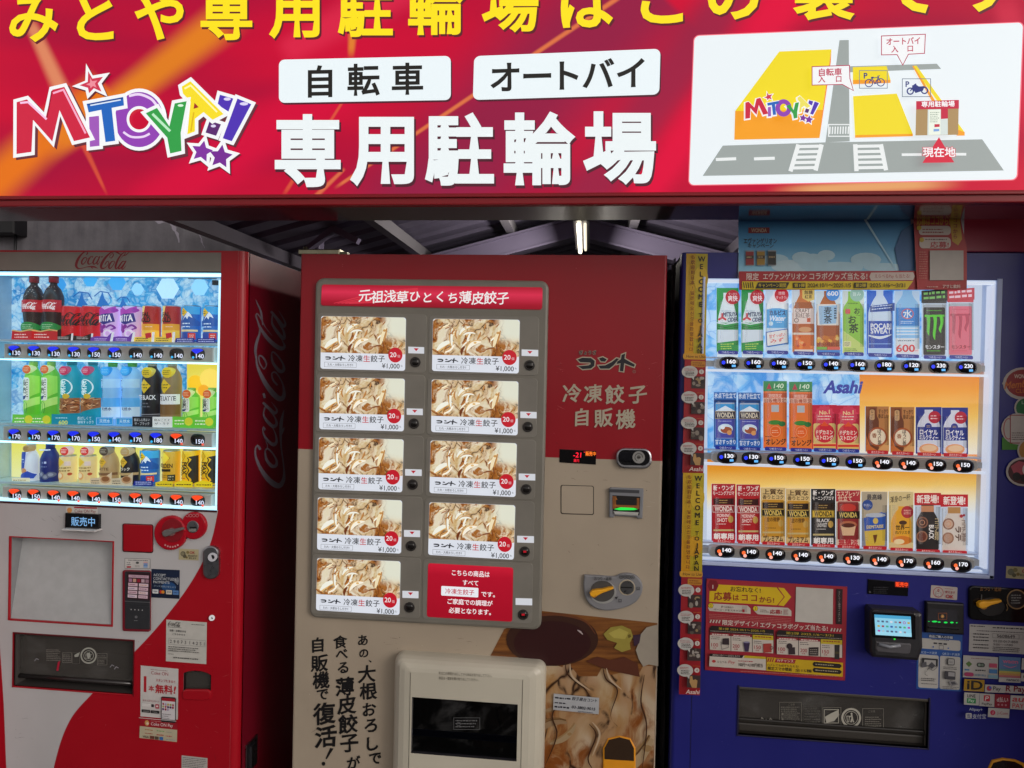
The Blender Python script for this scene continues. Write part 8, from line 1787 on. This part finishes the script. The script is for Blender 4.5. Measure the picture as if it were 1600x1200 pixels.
a.ring(1050, 906, 52, 12, G2); a.ring(1050, 906, 38, 3, G2); a.circ(1052, 882, 6, G2, n=9); a.stroke([(1052, 888), (1056, 908), (1048, 932)], 9, G2); a.stroke([(1056, 908), (1064, 932)], 7, G2); a.stroke([(1052, 894), (1036, 904)], 5, G2); a.stroke([(1024, 896), (1040, 896), (1036, 930), (1028, 930)], 4, G2, True); a.text('リサイクル', 1050, 960, 11, '2c2a28', w=60)
b2 = Art(mb, plane(0.0195), 'p').crop(1320, 880, 3.75); b2.box(104, 852, 226, 982, 3, G3); b2.scribble(118, 896, 218, 960, 5, G3, seed=6); b2.text('ご注意', 158, 868, 14, G3)
for x, y in ((520, 905), (545, 915), (570, 908), (585, 922)): a.stroke([(x, y + 16), (x + 6, y), (x + 16, y + 10)], 4, '8a867e')
mb.build('flap_print', of)
# ---- reader with touch screen
mb = MB(); c7 = lambda *p: [(1330 + x / 5, 890 + y / 5) for x, y in p]; TB = M('242328', 'plastic')
mb.prism(xz(*c7((104, 290), (118, 268), (480, 292), (500, 310), (506, 560), (470, 668), (120, 640), (104, 600))), -0.045, 0, TB, bev=0.010)
mb.prism(xz(*c7((160, 322), (490, 340), (500, 352), (502, 545), (170, 528), (160, 515)), Y=-0.045), -0.0475, -0.044, M('0c0c10', 'gloss'), bev=0.002)
mb.prism(xz(*c7((192, 560), (460, 575), (468, 590), (458, 650), (440, 660), (200, 640), (190, 620)), Y=-0.045), -0.0485, -0.044, M('5a585c', 'gloss'), bev=0.003); mb.tube([U(*c7((215, 582))[0], -.05), U(*c7((300, 604))[0], -.052), U(*c7((382, 592))[0], -.05)], 0.004, M('8a8c94', 'gloss'))
rd = mb.build('card_reader', bm)
mb = MB(); a = Art(mb, flat(-0.0477), 'e', 0.85).crop(1330, 890, 5); q = a.quad([(180, 350), (464, 366), (471, 525), (190, 508)], 284, 158); q.rect(0, 0, 284, 158, '8ccfe8'); q.rect(0, 0, 284, 24, '4aa4d0'); q.rect(0, 130, 284, 158, '9cd8ee')
for i in range(8):
    for j in range(3):
        if j == 2 and i == 7: continue
        cc = ('6a7a9a', '50b070', '2a5aa8', 'b8a040', '8a8a9a', '4a5a78', 'b03c9a', '7a8a9a', '9a4858', '8a2848', '607090', 'a8c0d0', '3a7a6a', '4aa890', 'c04858', 'd8d8e4')[(i * 5 + j * 3) % 16]
        x, y = 28 + i * 33, 50 + j * 37 - i * .5
        if i == 6 and j == 0: q.ring(x, y, 9, 4, 'b02c9c')
        else: q.rr(x - 10, y - 7, x + 9, y + 7, 3, cc)
a.circ(331, 536, 9, '30e040', 6); mb.build('touch_screen', rd)
mb = MB(); mb.prism(xz(*c7((130, 72), (445, 100), (440, 206), (124, 188))), -0.003, 0, M('0c0b10', 'gloss'), bev=.001); a = Art(mb, flat(-0.0032), 'e', 1.2).crop(1330, 890, 5); a.rect(340, 92, 448, 136, '5a1004', slope=.05); a.text('販売中', 394, 116, 40, 'ff4a1c', w=96, wt=.018, slope=.05); b = Art(mb, flat(-0.0032), 'p').crop(1330, 890, 5); b.scribble(175, 130, 300, 190, 4, '2a2a30', seed=3); b.circ(145, 174, 8, '4a4a50', n=10); mb.build('price_display', bm)
def f(a):
    q = a.crop(1330, 890, 5).quad([(624, 120), (830, 138), (826, 238), (618, 220)], 206, 100); S_(q, rr(0, 0, 206, 100, 8)[::-1][::-1], 'bdb2ac'); q.ring(58, 52, 38, 5, 'b04a50'); q.text('0', 58, 36, 30, 'b02838', wt=.03); q.rr(40, 50, 78, 82, 5, 'd8d0cc'); q.box(40, 50, 78, 82, 2.5, '4a4244'); q.scribble(44, 56, 74, 78, 2, '5a4a4a', seed=1); q.scribble(106, 12, 192, 22, 1, 'a83a48', seed=2); q.text('使えます', 148, 42, 22, '9a2838', w=78, wt=.02); q.text('OK', 146, 76, 38, 'b01c30', w=62, wt=.03)
sticker(bm, 'sticker', -0.0004, f)
mb = MB(); mb.prism(xz(*c7((572, 240), (866, 258), (866, 500), (566, 482))), -0.012, 0, M('131217', 'plastic'), bev=.004); mb.prism(xz(*c7((598, 302), (828, 316), (828, 425), (596, 410)), Y=-.012), -.0125, -.011, M('3a393e', 'gloss')); mb.prism(xz(*c7((600, 440), (840, 455), (838, 470), (600, 456)), Y=-.012), -.015, -.011, M('201f24', 'gloss'), bev=.001)
a = Art(mb, flat(-.0127), 'e', 1.0).crop(1330, 890, 5)
for x, y, w_, hh in ((606, 404, 14, 5), (650, 405, 44, 13), (686, 409, 24, 9), (736, 412, 30, 13), (784, 412, 28, 13), (822, 414, 14, 7)): a.poly(ell(x, y, w_ / 2, hh / 2, 10)[::-1], '18d850')
b = Art(mb, flat(-.0127), 'p').crop(1330, 890, 5); b.box(680, 340, 746, 388, 3, 'a0582a'); b.circ(712, 364, 14, 'b8844c'); b.circ(712, 364, 7, 'd8a858', n=8); mb.build('bill_slot', bm)
mb = MB(); mb.prism(xz(*[(x, y + .06 * (x - 1512)) for x, y in rr(1512, 914, 1640, 967, 8)]), -.008, 0, M('100e10', 'gloss'), bev=.003)
mb.prism(xz(*c7(*ell(1095, 290, 105, 72, 28)), Y=-.008), -.0095, -.007, M('1a181a', 'plastic'), bev=.001); knob_handle(mb, 0, 0, (1530, 947), (1566, 939.5), -.024, M('f8b01e', 'plastic'), 5.4); mb.tube([U(1536, 946, -.009), U(1536, 946, -.018)], .01, M('a8701a', 'plastic'))
mb.prism(xz(*c7(*ell(1292, 232, 78, 78, 30)), Y=-.008), -.010, -.007, M('9a7850', 'plastic'), bev=.001); mb.prism(xz(*c7(*ell(1292, 232, 68, 68, 30)), Y=-.010), -.0112, -.009, M('4c4a4c', 'metal')); a = Art(mb, flat(-.0114), 'p').crop(1330, 890, 5); a.scribble(1250, 190, 1330, 270, 4, '8a8886', seed=3); a.text('おつり・返却', 1088, 152, 34, '8a5a20', w=164, wt=.014, slope=.03); a.stroke([(1212, 270), (1222, 300), (1212, 322)], 5, '8a6a3a'); a.stroke([(1018, 192), (1016, 240)], 4, '6a6866'); mb.build('coin_dial', bm)
# ---- payment stickers
def f(a):
    q = a.crop(1330, 890, 5).quad([(514, 484), (868, 510), (860, 952), (508, 930)], 352, 440); q.rect(0, 0, 352, 440, '20509a'); W3 = 'b8b5b0'; q.rr(14, 46, 338, 126, 16, W3); q.rr(14, 172, 170, 428, 14, W3); q.rr(180, 172, 338, 428, 14, W3); q.rect(90, 14, 280, 38, '24304c'); q.text('商品ご購入の手順', 184, 26, 22, 'c8ccd4', w=184, wt=.02); q.scribble(110, 42, 250, 56, 1, '3a3a44', seed=1)
    for x in (140, 178, 216): q.rect(x - 12, 72, x + 14, 84, '33323a')
    q.box(170, 92, 204, 120, 3, '4a4a50'); q.circ(124, 106, 6, '2c5ca4'); q.circ(240, 108, 6, '2c5ca4'); q.text('ICカード決済', 92, 152, 22, 'b8c8e0', w=120, wt=.012); q.text('QRコード決済', 262, 152, 22, 'b8c8e0', w=134, wt=.012)
    q.rr(38, 196, 160, 256, 6, '26262c'); q.rect(54, 208, 144, 250, 'a8a6a4'); S_(q, [(30, 236), (70, 222), (74, 262), (34, 270)], '55545a'); S_(q, [(84, 250), (112, 222), (140, 248), (112, 276)], '4a4a50'); q.stroke(catmull([(70, 300, 2), (90, 270, 4), (120, 286, 3), (150, 262, 3), (158, 240, 2)]), 3, '3a3a40'); q.stroke([(60, 290), (60, 320), (80, 330)], 3, '3a3a40'); q.scribble(30, 344, 150, 374, 2, '3c3a40', seed=3); q.scribble(30, 384, 160, 398, 1, '6a686c', seed=4)
    q.rr(232, 182, 288, 236, 12, '3a3a40'); q.rr(238, 188, 282, 230, 6, 'a8a6a4'); q.scribble(244, 200, 276, 220, 2, '5a5a60', seed=5); q.scribble(200, 246, 326, 270, 2, '3c3a40', seed=6); q.rr(210, 282, 294, 346, 6, '3c3c42'); q.rect(238, 288, 288, 320, '9c9a9c'); S_(q, [(240, 362), (290, 352), (316, 380), (266, 396)], '8a888c'); S_(q, [(256, 364), (286, 360), (300, 378), (268, 384)], '4a4a50'); q.scribble(194, 396, 330, 420, 2, '3c3a40', seed=7)
sticker(bm, 'payment_guide', -0.0004, f)
def f(a):
    c = a.crop(1330, 890, 5); W3 = 'b6b2ae'
    q = c.quad([(924, 424), (1420, 446), (1415, 664), (918, 638)], 496, 216); q.rect(0, 0, 496, 216, W3); q.scribble(8, 8, 120, 22, 1, '3a3438', seed=1, th=.7, fill=1); q.scribble(180, 10, 430, 30, 1, '3a3438', seed=2, th=.6, fill=1); q.scribble(56, 42, 440, 56, 1, '4a4448', seed=3, fill=1)
    for k in range(5): q.scribble(30, 66 + k * 24 + (10 if k > 2 else 0), 150, 84 + k * 24 + (10 if k > 2 else 0), 1, '2c2a2e', seed=4 + k, fill=1, th=.5)
    q.box(178, 64, 384, 98, 2, '7a7674'); q.text('5608649', 282, 82, 36, '4a4648', w=140); q.box(388, 64, 416, 98, 2, '8a8684'); q.text('0120-017-850', 280, 122, 25, '3a3638', w=190); q.text('9:00～17:00', 260, 148, 22, '3a3638', w=150); q.scribble(180, 162, 390, 204, 3, '3a3638', seed=12, fill=1)
    q = c.quad([(870, 664), (1142, 680), (1140, 850), (866, 836)], 272, 170); q.rect(0, 0, 272, 170, W3); q.scribble(60, 12, 220, 26, 1, '8a5a60', seed=1); S_(q, [(44, 42), (70, 64), (44, 88), (18, 64)], '5c7a40'); q.rr(104, 50, 168, 84, 17, '3a3e3c'); q.circ(124, 67, 11, '8a9a8c'); q.circ(148, 67, 11, '6a7a6c'); q.rr(200, 50, 262, 82, 3, 'c0506c'); q.scribble(10, 98, 70, 120, 1, '4a7aa4', seed=2, th=.8); q.scribble(92, 100, 176, 116, 1, '3a3e3c', seed=3, th=.7); q.rr(200, 94, 262, 126, 3, '4a7cae'); q.rr(8, 128, 80, 158, 14, 'a83a64'); q.scribble(92, 134, 178, 156, 1, '8a98a8', seed=4, th=.8); q.rr(192, 138, 268, 164, 3, '7ca0b0')
    q = c.quad([(1144, 670), (1312, 680), (1308, 838), (1140, 828)], 168, 158); q.rect(0, 0, 168, 158, '5a7aa4'); q.text('waon', 88, 38, 44, 'c86a8c', w=120, wt=.03); q.stroke(catmull([(34, 66, 3), (88, 80, 6), (140, 64, 3)]), 5, 'c86a8c')
    for k, cc in enumerate(('5a8a88', 'b8a858', 'c09058', 'b86a70')): q.rect(0, 94 + k * 16, 168, 110 + k * 16, cc)
    q = c.quad([(1140, 830), (1310, 838), (1308, 874), (1138, 866)], 168, 36); q.rect(0, 0, 168, 36, W3); q.text('nanaco', 108, 18, 32, '3a3c44', w=98, wt=.02)
    q = c.quad([(1318, 682), (1420, 688), (1416, 774), (1314, 770)], 100, 88); q.rect(0, 0, 100, 88, W3); q.scribble(20, 60, 90, 80, 1, '8a4a20', seed=3)
    q = c.quad([(1312, 796), (1420, 802), (1418, 866), (1310, 860)], 106, 64); q.rect(0, 0, 106, 64, W3); q.text('G Pay', 70, 32, 46, '2a2a30', wt=.02)
    q = c.quad([(868, 842), (1026, 850), (1022, 942), (864, 934)], 158, 92); q.rect(0, 0, 158, 92, 'a8801e'); q.text('iD', 84, 44, 96, '24201e', w=122, wt=.03); q.scribble(12, 80, 150, 88, 1, 'c8b070', seed=3)
    q = c.quad([(1030, 884), (1420, 904), (1416, 960), (1026, 944)], 390, 58); q.rect(0, 0, 390, 58, W3); q.circ(32, 28, 20, 'b03a54'); q.circ(40, 22, 10, '4a5ab0'); q.text('Pay', 92, 30, 42, '4a4648', w=60, wt=.014); q.text('R Pay', 238, 28, 62, '7c1428', w=156, wt=.024); q.rect(154, 54, 190, 58, '7c1428')
    q = c.quad([(866, 944), (984, 950), (978, 1046), (862, 1038)], 118, 94); q.rect(0, 0, 118, 94, W3); q.text('LINE', 56, 24, 34, '26282a', w=64, wt=.02); q.rect(22, 42, 92, 80, '3a8a54'); q.text('Pay', 57, 62, 30, 'c4d4c4', w=46, wt=.02)
    q = c.quad([(984, 950), (1100, 956), (1096, 1056), (980, 1048)], 116, 98); q.rect(0, 0, 116, 98, W3); q.rr(32, 12, 80, 58, 6, 'b8283c'); q.text('P', 56, 36, 46, 'd8ccc8', w=26, wt=.02, skew=.2); q.text('PayPay', 58, 80, 24, '3a3638', w=80, wt=.01)
    q = c.quad([(1100, 954), (1218, 960), (1214, 1066), (1096, 1058)], 118, 104); q.rect(0, 0, 118, 104, '8c1c30'); q.text('d払い', 60, 40, 42, 'd0c0c0', w=88, wt=.02)
    for k in range(3): q.circ(30 + k * 28, 80, 8, 'b8808a', n=9)
    q = c.quad([(1220, 962), (1340, 968), (1336, 1076), (1216, 1068)], 120, 106); q.rect(0, 0, 120, 106, W3); q.text('au', 58, 32, 62, 'b83c44', w=88, wt=.02, skew=.2); q.text('PAY', 60, 78, 50, 'b83c44', w=88, wt=.01)
    q = c.quad([(1342, 970), (1440, 976), (1436, 1080), (1338, 1072)], 100, 106); q.rect(0, 0, 100, 106, '3a7a44')
    c.text('Alipay+', 948, 1074, 30, 'a8aec0', w=104, wt=.02, slope=.05); c.rr(870, 1100, 916, 1142, 6, 'b6b4b4'); c.text('支', 893, 1121, 36, '24306c', wt=.02); c.text('支付宝', 974, 1124, 40, 'b0b4c4', w=106, wt=.014)
    q = c.quad([(1044, 1056), (1208, 1066), (1204, 1138), (1040, 1128)], 164, 72); q.rect(0, 0, 164, 72, W3); q.circ(36, 36, 20, 'b82c50'); q.text('J', 36, 36, 24, 'd8c8cc'); q.text('J-Coin', 110, 38, 32, 'b04a5c', w=82)
sticker(bm, 'payment_sticker', -0.0004, f)
def f(a):
    q = a.crop(1320, 880, 3.75).quad([(946, 16), (1120, 26), (1116, 98), (942, 86)], 170, 72); q.rect(0, 0, 170, 72, 'aaa07c')
    for x, y, r_, cc in ((28, 34, 20, '6a6a58'), (52, 20, 13, '7a7048'), (46, 52, 12, '5a5640'), (68, 44, 10, '7a6a3c')): q.circ(x, y, r_, cc)
    q.text('OK', 112, 24, 30, 'a03038', wt=.03); q.text('新500円', 106, 48, 16, '3a3630', w=56)
sticker(bm, 'sticker', -0.0004, f)
mb = MB(); p = xz(*[(x, y) for x, y in [(1542, 1300), (1543, 1200), (1549, 1187), (1566, 1183.5), (1586, 1186), (1600, 1192), (1606, 1204), (1606, 1300)]]); mb.prism(p, -.006, -.0005, M('e0981c', 'plastic'), bev=.003); mb.prism(xz((1546, 1290), (1547, 1202), (1552, 1192), (1567, 1188), (1585, 1190), (1597, 1196), (1602, 1206), (1602, 1290), Y=-.006), -.0066, -.005, M('241c1c', 'gloss')); mb.build('change_cup', bm)
# badges at the right edge of the window
def f(a):
    c = a.crop(1540, 560, 3); W3 = 'b4aca6'
    c.circ(172, 118, 92, W3, 76); c.poly([(76, 118), (90, 92), (110, 100), (110, 140), (92, 138)], W3); c.circ(174, 116, 80, '8c2428', 64); c.text('WONDA', 170, 84, 26, 'd8c8b8', w=74, wt=.02); c.text('Members', 164, 120, 46, 'c0682c', w=150, wt=.03, skew=.2, slope=-.1); c.text('CLUB', 172, 152, 28, 'c0682c', w=66, wt=.02)
    c.circ(190, 232, 58, W3, 54); c.circ(190, 232, 50, '206a3c', 46); c.text('LINE', 190, 206, 22, 'c0d0c0', w=46)
    c.rect(74, 370, 150, 428, '3a7a24'); c.circ(150, 330, 80, W3, 74); c.circ(104, 330, 24, 'a83a40', 50); c.circ(104, 330, 20, W3, 46); c.rr(112, 266, 200, 396, 6, 'b8b0aa'); c.box(112, 266, 200, 396, 4, '8c2a30'); c.scribble(118, 344, 190, 384, 4, '5a4a4a', seed=4)
    c.circ(196, 430, 52, W3, 54); c.circ(198, 430, 46, 'a8783c', 48); c.text('W', 200, 430, 40, '6a3418', wt=.03)
    c.circ(170, 530, 80, W3, 68); c.circ(170, 530, 70, '4a2428', 58); c.poly([(112, 505), (150, 480), (190, 490), (210, 540), (130, 545)], 'a84a58'); c.circ(140, 552, 20, '1c1a1e'); c.circ(176, 560, 18, '201e22'); c.poly(ell(190, 520, 24, 30)[::-1], 'd0c8c4')
sticker(bm, 'badge_sticker', -0.0004, f)
# ---- campaign banner hung over the top edge of the blue machine (pictured characters and code left out)
bn = [(1154, 341), (1422, 337), (1423, 434), (1155, 438)]; bn2 = [(1422, 337), (1502, 340), (1507, 437), (1424, 434)]
BT = -0.004
mb = MB(); q = [U(*p, BT) for p in ((1153.5, 441), (1424, 438), (1421, 341), (1153.5, 341))]; z0_, z1_ = U(1300, 456, BT).z, U(1300, 339, BT).z; xa_, xb_ = U(1153.8, 400, BT).x, U(1505, 400, BT).x
mb.box(xa_, xb_, BT, BT + 0.0022, U(1300, 436, BT).z, z1_, M('b8c4cc', 'p')); 
banner = mb.build('campaign_banner', None, 'blue and red campaign banner standing above the lit window of the blue machine', 'banner')
mb = MB(); a = Art(mb, flat(BT), 'p'); c = a.crop(1050, 320, 2.909)
SKY = ramp_mat('printed_sky', [(0.0, '1c6aa8'), (0.5, '3a94c8'), (1.0, '8cc4de')], 0)
c.poly([(301, 60), (1084, 50), (1092, 306), (303, 304)][::-1], SKY, lambda x, y: ((x - 301) / 790, (y - 50) / 255))
for x, y, rx, ry in ((470, 250, 60, 26), (540, 280, 90, 30), (640, 262, 70, 40), (760, 285, 110, 26), (880, 250, 70, 32), (960, 285, 90, 20), (700, 230, 40, 24), (590, 240, 46, 26)): c.poly(ell(x, y, rx, ry, 16)[::-1], random.choice(('a8ccdc', 'b8d4e0', '98c2d8')))
c.poly([(860, 52), (872, 52), (1022, 298), (1016, 300)][::-1], 'a8d4e8'); c.poly([(1010, 200), (1040, 120), (1100, 80), (1100, 300), (1030, 300)][::-1], '2a5a8c')
c.rect(346, 104, 442, 130, '7c1a24'); c.text('WONDA', 394, 117, 24, 'b8a890', w=70, wt=.02); c.text('エヴァンゲリオン', 400, 165, 28, '141820', w=150, wt=.018); c.text('キャンペーン', 402, 187, 24, '141820', w=116, wt=.018)
for x, cc in ((352, '8c2024'), (402, '9a7820'), (452, '20201f')): c.rr(x - 19, 208, x + 19, 278, 4, '8a9098'); c.rect(x - 18, 214, x + 18, 274, cc); c.rect(x - 18, 232, x + 18, 246, '3a2c20'); c.scribble(x - 14, 234, x + 14, 244, 1, 'c8b080', seed=x)
c.poly([(302, 304), (1092, 302), (1330, 320), (1330, 388), (1080, 388), (302, 388)][::-1], 'a41c24'); c.text('限定', 364, 328, 34, 'd8c8c0', w=56, wt=.02); c.text('エヴァンゲリオン', 510, 327, 32, 'd8c8c0', w=198, wt=.02); c.text('コラボグッズ当たる!', 752, 326, 34, 'd8c8c0', w=262, wt=.02); c.poly([(900, 310), (1090, 308), (1098, 326), (1090, 344), (900, 346), (892, 328)][::-1], 'c4b4ac'); c.text('えらべるPay も当たる!', 996, 327, 20, '9a2830', w=160)
c.poly([(316, 350), (1090, 348), (1062, 386), (316, 386)][::-1], 'd8bc14')
for k in range(5): c.stroke([(326 + k * 10, 380), (322 + k * 10, 354)], 4, '2a2410')
c.poly([(388, 354), (530, 354), (516, 382), (376, 382)][::-1], '1c1810'); c.text('キャンペーン期間', 452, 368, 20, 'd0b828', w=124, wt=.014); c.rect(546, 356, 602, 380, '1c1810'); c.text('第1弾', 574, 368, 19, 'd0b828', w=48, wt=.014); c.text('2024.10/1～2025.1/5', 710, 368, 26, '3a2c10', w=196, wt=.012); c.rect(822, 356, 880, 380, '1c1810'); c.text('第2弾', 851, 368, 19, 'd0b828', w=48, wt=.014); c.text('2025.1/6～3/31', 972, 368, 26, '3a2c10', w=160, wt=.012)
c.poly([(1088, 54), (1298, 54), (1330, 200), (1330, 388), (1106, 388)][::-1], 'a41c20'); c.text('応募はココから!', 1178, 78, 40, 'b89018', w=150, wt=.03); c.poly([(1250, 52), (1296, 52), (1308, 160), (1290, 188), (1264, 170)][::-1], 'b89018'); c.vtext('ココから', 1277, 76, 24, 22, '8a1c18', wt=.02); c.rr(1112, 100, 1256, 142, 16, 'c4b6ae'); c.scribble(1128, 110, 1246, 136, 2, '8a2c30', seed=2); c.rr(1114, 152, 1256, 202, 18, 'c4b6ae'); c.scribble(1140, 156, 1244, 168, 1, '5a3a38', seed=3); c.text('応募!', 1204, 186, 30, 'a81c28', w=84, wt=.02); c.circ(1124, 164, 11, 'c0a020', n=8); c.circ(1112, 110, 11, 'c0a020', n=8)
c.rect(1160, 212, 1312, 346, 'a8a09a'); c.scribble(1112, 214, 1152, 342, 12, 'b86a5c', seed=6); c.text('アサヒ飲料', 1258, 374, 18, 'd8c4bc', w=80, wt=.014); c.scribble(1148, 370, 1204, 382, 1, 'c89488', seed=7)
mb.build('print', banner)
scuffs(bd, -0.0004, [(1100, 1085, 1145, 1190), (1160, 1165, 1440, 1195), (1330, 1030, 1420, 1075), (1455, 1130, 1535, 1190), (1330, 905, 1350, 930)], ('4a4890', '15143c', '5c5a9c', '3a3880'), 46, 8)
